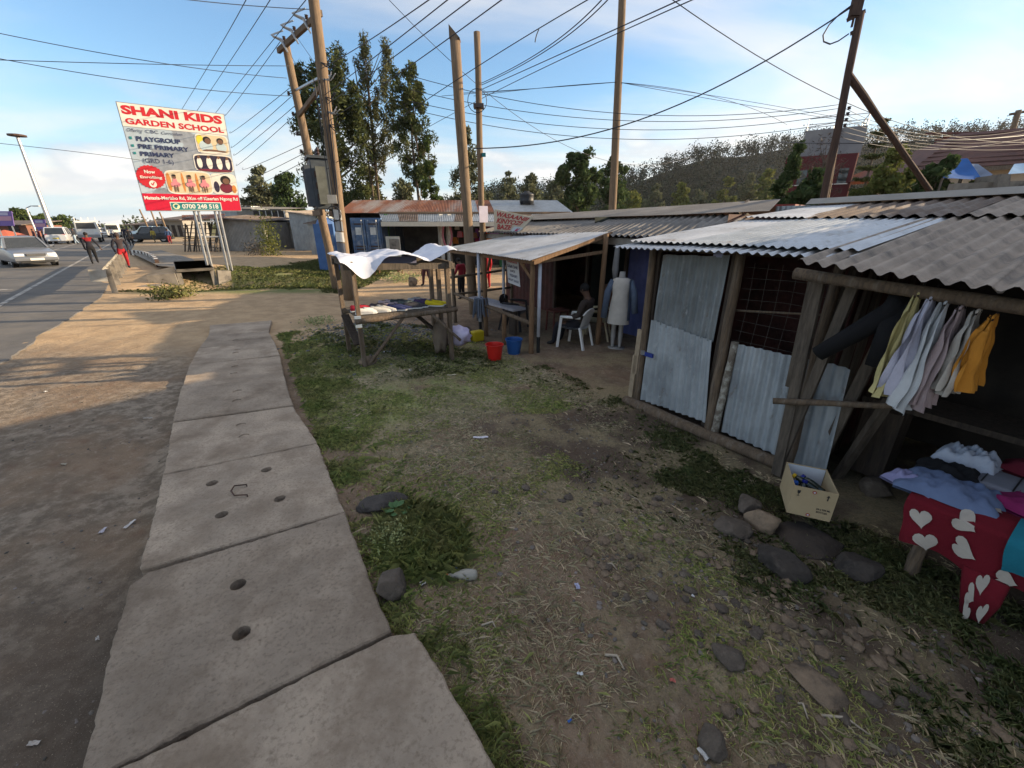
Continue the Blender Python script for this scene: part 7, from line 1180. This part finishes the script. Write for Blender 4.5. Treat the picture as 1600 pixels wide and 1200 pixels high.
rock('tan flat rock with a crack in the bare earth', 1278, 1060, (.09, .16, .035), m_rockb, 21, .25, .5); rock('round brown rock left of the tan cracked rock', 1140, 1025, (.09, .085, .045), m_rock, 23, .3, 0); rock('dark lump of rock at the bottom edge', 1112, 1165, (.055, .07, .06), m_rock, 25, .2, 0); rock('small stone at the foot of the shoe stall leg', 577, 570, (.14, .11, .09), m_rockb, 27, .2, .2); rock('flat brown stone at the right end of the stony patch', 1420, 1080, (.05, .035, .02), m_rock, 33, .3, .3); rock('grey stone nearest the middle of the stony patch', 1130, 938, (.055, .045, .025), m_rock, 35, .3, 0); rock('little angular stone below the boulder', 1188, 975, (.05, .03, .022), m_rock, 37, .2, .9); rock('grey stone beside the pale stick', 1372, 1075, (.045, .05, .02), m_rock, 39, .3, .2)
rock('dark stone behind the yellow container', 722, 520, (.35, .25, .18), m_rock, 51, .3, .4); rock('rounded stone left of the yellow container', 700, 530, (.3, .2, .15), m_rock, 53, .35, .9); rock('pale stone across the lane left of the trestle leg', 645, 444, (.22, .16, .22), m_rockb, 55, .2, 0, -.1); rock('stone block in the shade of the clothes stall', 1375, 745, (.13, .12, .10), m_rock, 57, .2, .3)
# pebbles, one scattered mass per place
def pebbles(name, label, pts, r0, r1, mat):
    bm = bmesh.new(); bmesh.ops.create_icosphere(bm, subdivisions=1, radius=1); bv = np.array([v.co[:] for v in bm.verts]); bf = [tuple(v.index for v in f.verts) for f in bm.faces]; bm.free(); mb = MB()
    for x, y in pts:
        r = r0+(r1-r0)*random.random()**3; q = bv*np.array([r*random.uniform(.7, 1.3), r*random.uniform(.7, 1.3), r*random.uniform(.4, .8)])*(1+.25*RNG.random((len(bv), 1))); t = random.uniform(0, 6.28); R2 = np.array([[cos(t), -sin(t), 0], [sin(t), cos(t), 0], [0, 0, 1]]); q = q @ R2.T+np.array([x, y, gz(x, y)+r*.12]); mb.add(q, bf)
    return mb.build(name, mat, label=label, kind='stuff')
def apts(n, a0, a1, s0, s1, f=None):
    o = []
    while len(o) < n:
        p = W(random.uniform(a0, a1), random.uniform(s0, s1), 0)
        if f is None or f(p): o.append((p.x, p.y))
    return o
m_peb = M('small stones', (.17, .15, .13), (.10, .09, .08), 8, .95, isl=.5)
pebbles('pebbles', 'small stones scattered over the bare earth', apts(1300, -.6, 4.2, .9, 3.2, lambda p: mn.noise(p*1.2) > -.2)+apts(500, -.2, 1.8, 1.9, 2.9), .003, .017, m_peb)
pebbles('pebbles', 'grit and chips on the trodden ground left of the footpath', apts(1500, .3, 8, -4.6, -1.0, lambda p: mn.noise(p*1.1) > -.15), .002, .012, m_peb)
pebbles('gravel_heap', 'low heap of dark grey gravel under the shoe stall', [(W(8.2+random.gauss(0, .75), 2.1+random.gauss(0, .7), 0).x, 0) and tuple(W(8.2+random.gauss(0, .75), 2.1+random.gauss(0, .7), 0).xy) for _ in range(3200)], .010, .030, M('dark gravel', (.15, .155, .165), (.09, .095, .10), 8, .95, isl=.5))
rs_ = random.Random(5)
pebbles('rubble', 'stony rubble lying in the trodden soil at lower right', apts(330, -.5, 2.0, 1.5, 2.75, lambda p: mn.noise(p*1.5+Vector((3, 1, 0))) > -.15), .008, .046, m_rockb); pebbles('rubble', 'dark rubble mixed into the trodden soil at lower right', apts(260, -.4, 2.6, 1.4, 3.1, lambda p: mn.noise(p*1.5+Vector((9, 4, 0))) > -.1), .007, .04, m_rock)
# litter
def scrap(label, u, v, wd, ht, c, cat='litter', name='paper_scrap', z=0):
    p = gp(u, v, z); t = random.uniform(0, 6.28); sd = random.uniform(0, 40); R = Matrix.Rotation(t, 3, 'Z'); mb = MB(); mb.grid(lambda i, j: p+R @ Vector(((i-.5)*wd, (j-.5)*ht, .012+.012*mn.noise((i*3+sd, j*3, sd))+.012*abs(mn.noise((i*2, sd, j))))), 6, 4); return mb.build(name, flat('scrap '+str(c), c, .6), label=label, cat=cat)
for lb, u, v, wd, ht, c in (('white paper ribbon on the bare earth', 751, 681, .16, .03, (.62, .60, .66)), ('small white wrapper beside the blue bottle cap', 672, 905, .05, .03, (.6, .58, .54)), ('blue and white packet lying in the dry grass', 902, 918, .045, .025, (.38, .40, .55)), ('pale scrap at the bottom of the dry grass', 1100, 1175, .05, .03, (.55, .53, .5)), ('tiny blue scrap in the grass near the bottom edge', 890, 1128, .02, .01, (.05, .15, .45)), ('white chip in the lower middle grass', 906, 1056, .03, .015, (.6, .62, .62)), ('small reddish scrap near the stony patch', 1052, 1060, .025, .02, (.5, .15, .12)), ('crumpled white packet in the grass under the shoe stall', 604, 553, .14, .09, (.55, .57, .62)), ('pale husk near the red bucket', 705, 578, .14, .03, (.55, .5, .36)), ('white crumb of paper in the middle of the green grass', 641, 577, .06, .04, (.6, .6, .58)), ('straw coloured husk left of the red bucket', 730, 572, .10, .03, (.5, .46, .32)), ('cream husk in front of the blue bucket', 812, 579, .10, .02, (.5, .46, .36)), ('white paper strip on the ground left of the footpath', 196, 803, .10, .022, (.62, .60, .58)), ('crumpled lilac wrapper left of the footpath', 155, 814, .07, .03, (.45, .43, .48)), ('pale leaf on the ground left of the footpath', 98, 722, .05, .02, (.4, .36, .28)), ('small white flake on the left ground', 72, 613, .035, .02, (.6, .6, .58)), ('thin white strip on the left ground', 230, 651, .10, .012, (.55, .53, .5)), ('pale flake low on the left ground', 142, 978, .03, .015, (.5, .48, .45)), ('pale scrap at the lower left corner ground', 38, 1138, .05, .02, (.42, .38, .34)), ('torn white paper near the grey oval stone', 662, 912, .05, .03, (.58, .56, .52)), ('white flake among the stones at right', 1085, 922, .02, .015, (.6, .6, .6)), ('yellow leaf in the dark grass at right', 1498, 908, .04, .02, (.40, .32, .12))): scrap(lb, u, v, wd, ht, c)
for lb, u0, v0, u1, v1, r in (('pale curved stick lying on the stony ground', 1288, 1108, 1366, 1140, .007), ('short dry stick left of the pale curved one', 1250, 1090, 1266, 1115, .006), ('split piece of wood in the dry grass', 945, 1024, 975, 1048, .008), ('thin twig on the earth by the footpath', 752, 978, 775, 983, .006), ('flat chip of wood near the right stones', 940, 880, 965, 886, .007), ('brown twig in the upper bare patch', 985, 760, 1010, 785, .004)):
    p, q = gp(u0, v0), gp(u1, v1); m_ = p.lerp(q, .5)+Vector((.02, .03, .012)); mb = MB(); mb.tube([p+Vector((0, 0, .008)), m_, q+Vector((0, 0, .008))], [r, r*.9, r*.5], 6, wob=.3); mb.build('stick', M('bleached wood', (.42, .36, .28), (.30, .25, .19), 8, .9), label=lb, cat='stick', smooth=True)
bt = thing('plastic_bottle', 'crushed clear plastic bottle with an orange neck in the dry grass', 'bottle', gp(722, 902)); p, q = gp(700, 904)+Vector((0, 0, .022)), gp(746, 902)+Vector((0, 0, .03)); mb = MB(); L2 = (q-p); mb.tube([p+L2*t for t in (0, .08, .2, .32, .42, .6, .85, .97, 1)], [.011, .012, .022, .020, .030, .034, .033, .026, .012], 14, wob=.25); mb.build('body', M('cloudy plastic', (.52, .50, .44), (.42, .40, .34), 8, .3, spec=.5, trans=.35), bt, smooth=True); mb = MB(); mb.tube([p-L2*.10, p+L2*.02], .013, 10); mb.build('neck', paint('bottle orange', (.5, .16, .06)), bt)
mb = MB(); p = gp(711, 889); mb.lathe([(.001, 0), (.015, 0), (.016, .014), (.001, .016)], p+Vector((0, 0, .004)), 14); mb.build('litter_disc', paint('bottle cap blue', (.02, .14, .42), .4), label='blue plastic bottle top lying beside the crushed bottle', cat='litter')
# ---- evening haze
hz = MB(); hz.box((120, 225, 42), (1500, 520, 90)); hm_ = bpy.data.materials.new('haze'); hm_.use_nodes = True; hm_.node_tree.nodes.clear(); ho = hm_.node_tree.nodes.new('ShaderNodeOutputMaterial'); hp_ = hm_.node_tree.nodes.new('ShaderNodeVolumePrincipled'); hp_.inputs['Color'].default_value = (.93, .95, 1, 1); hp_.inputs['Density'].default_value = .00012; hp_.inputs['Anisotropy'].default_value = .3; hm_.node_tree.links.new(hp_.outputs[0], ho.inputs['Volume'])
tag(hz.build('haze', hm_), 'thin evening haze over the fields and hill', None, None, 'stuff')

cy = sc.cycles; cy.max_bounces = 6; cy.diffuse_bounces = 3; cy.glossy_bounces = 2; cy.transmission_bounces = 2; cy.transparent_max_bounces = 4; cy.caustics_reflective = False; cy.caustics_refractive = False
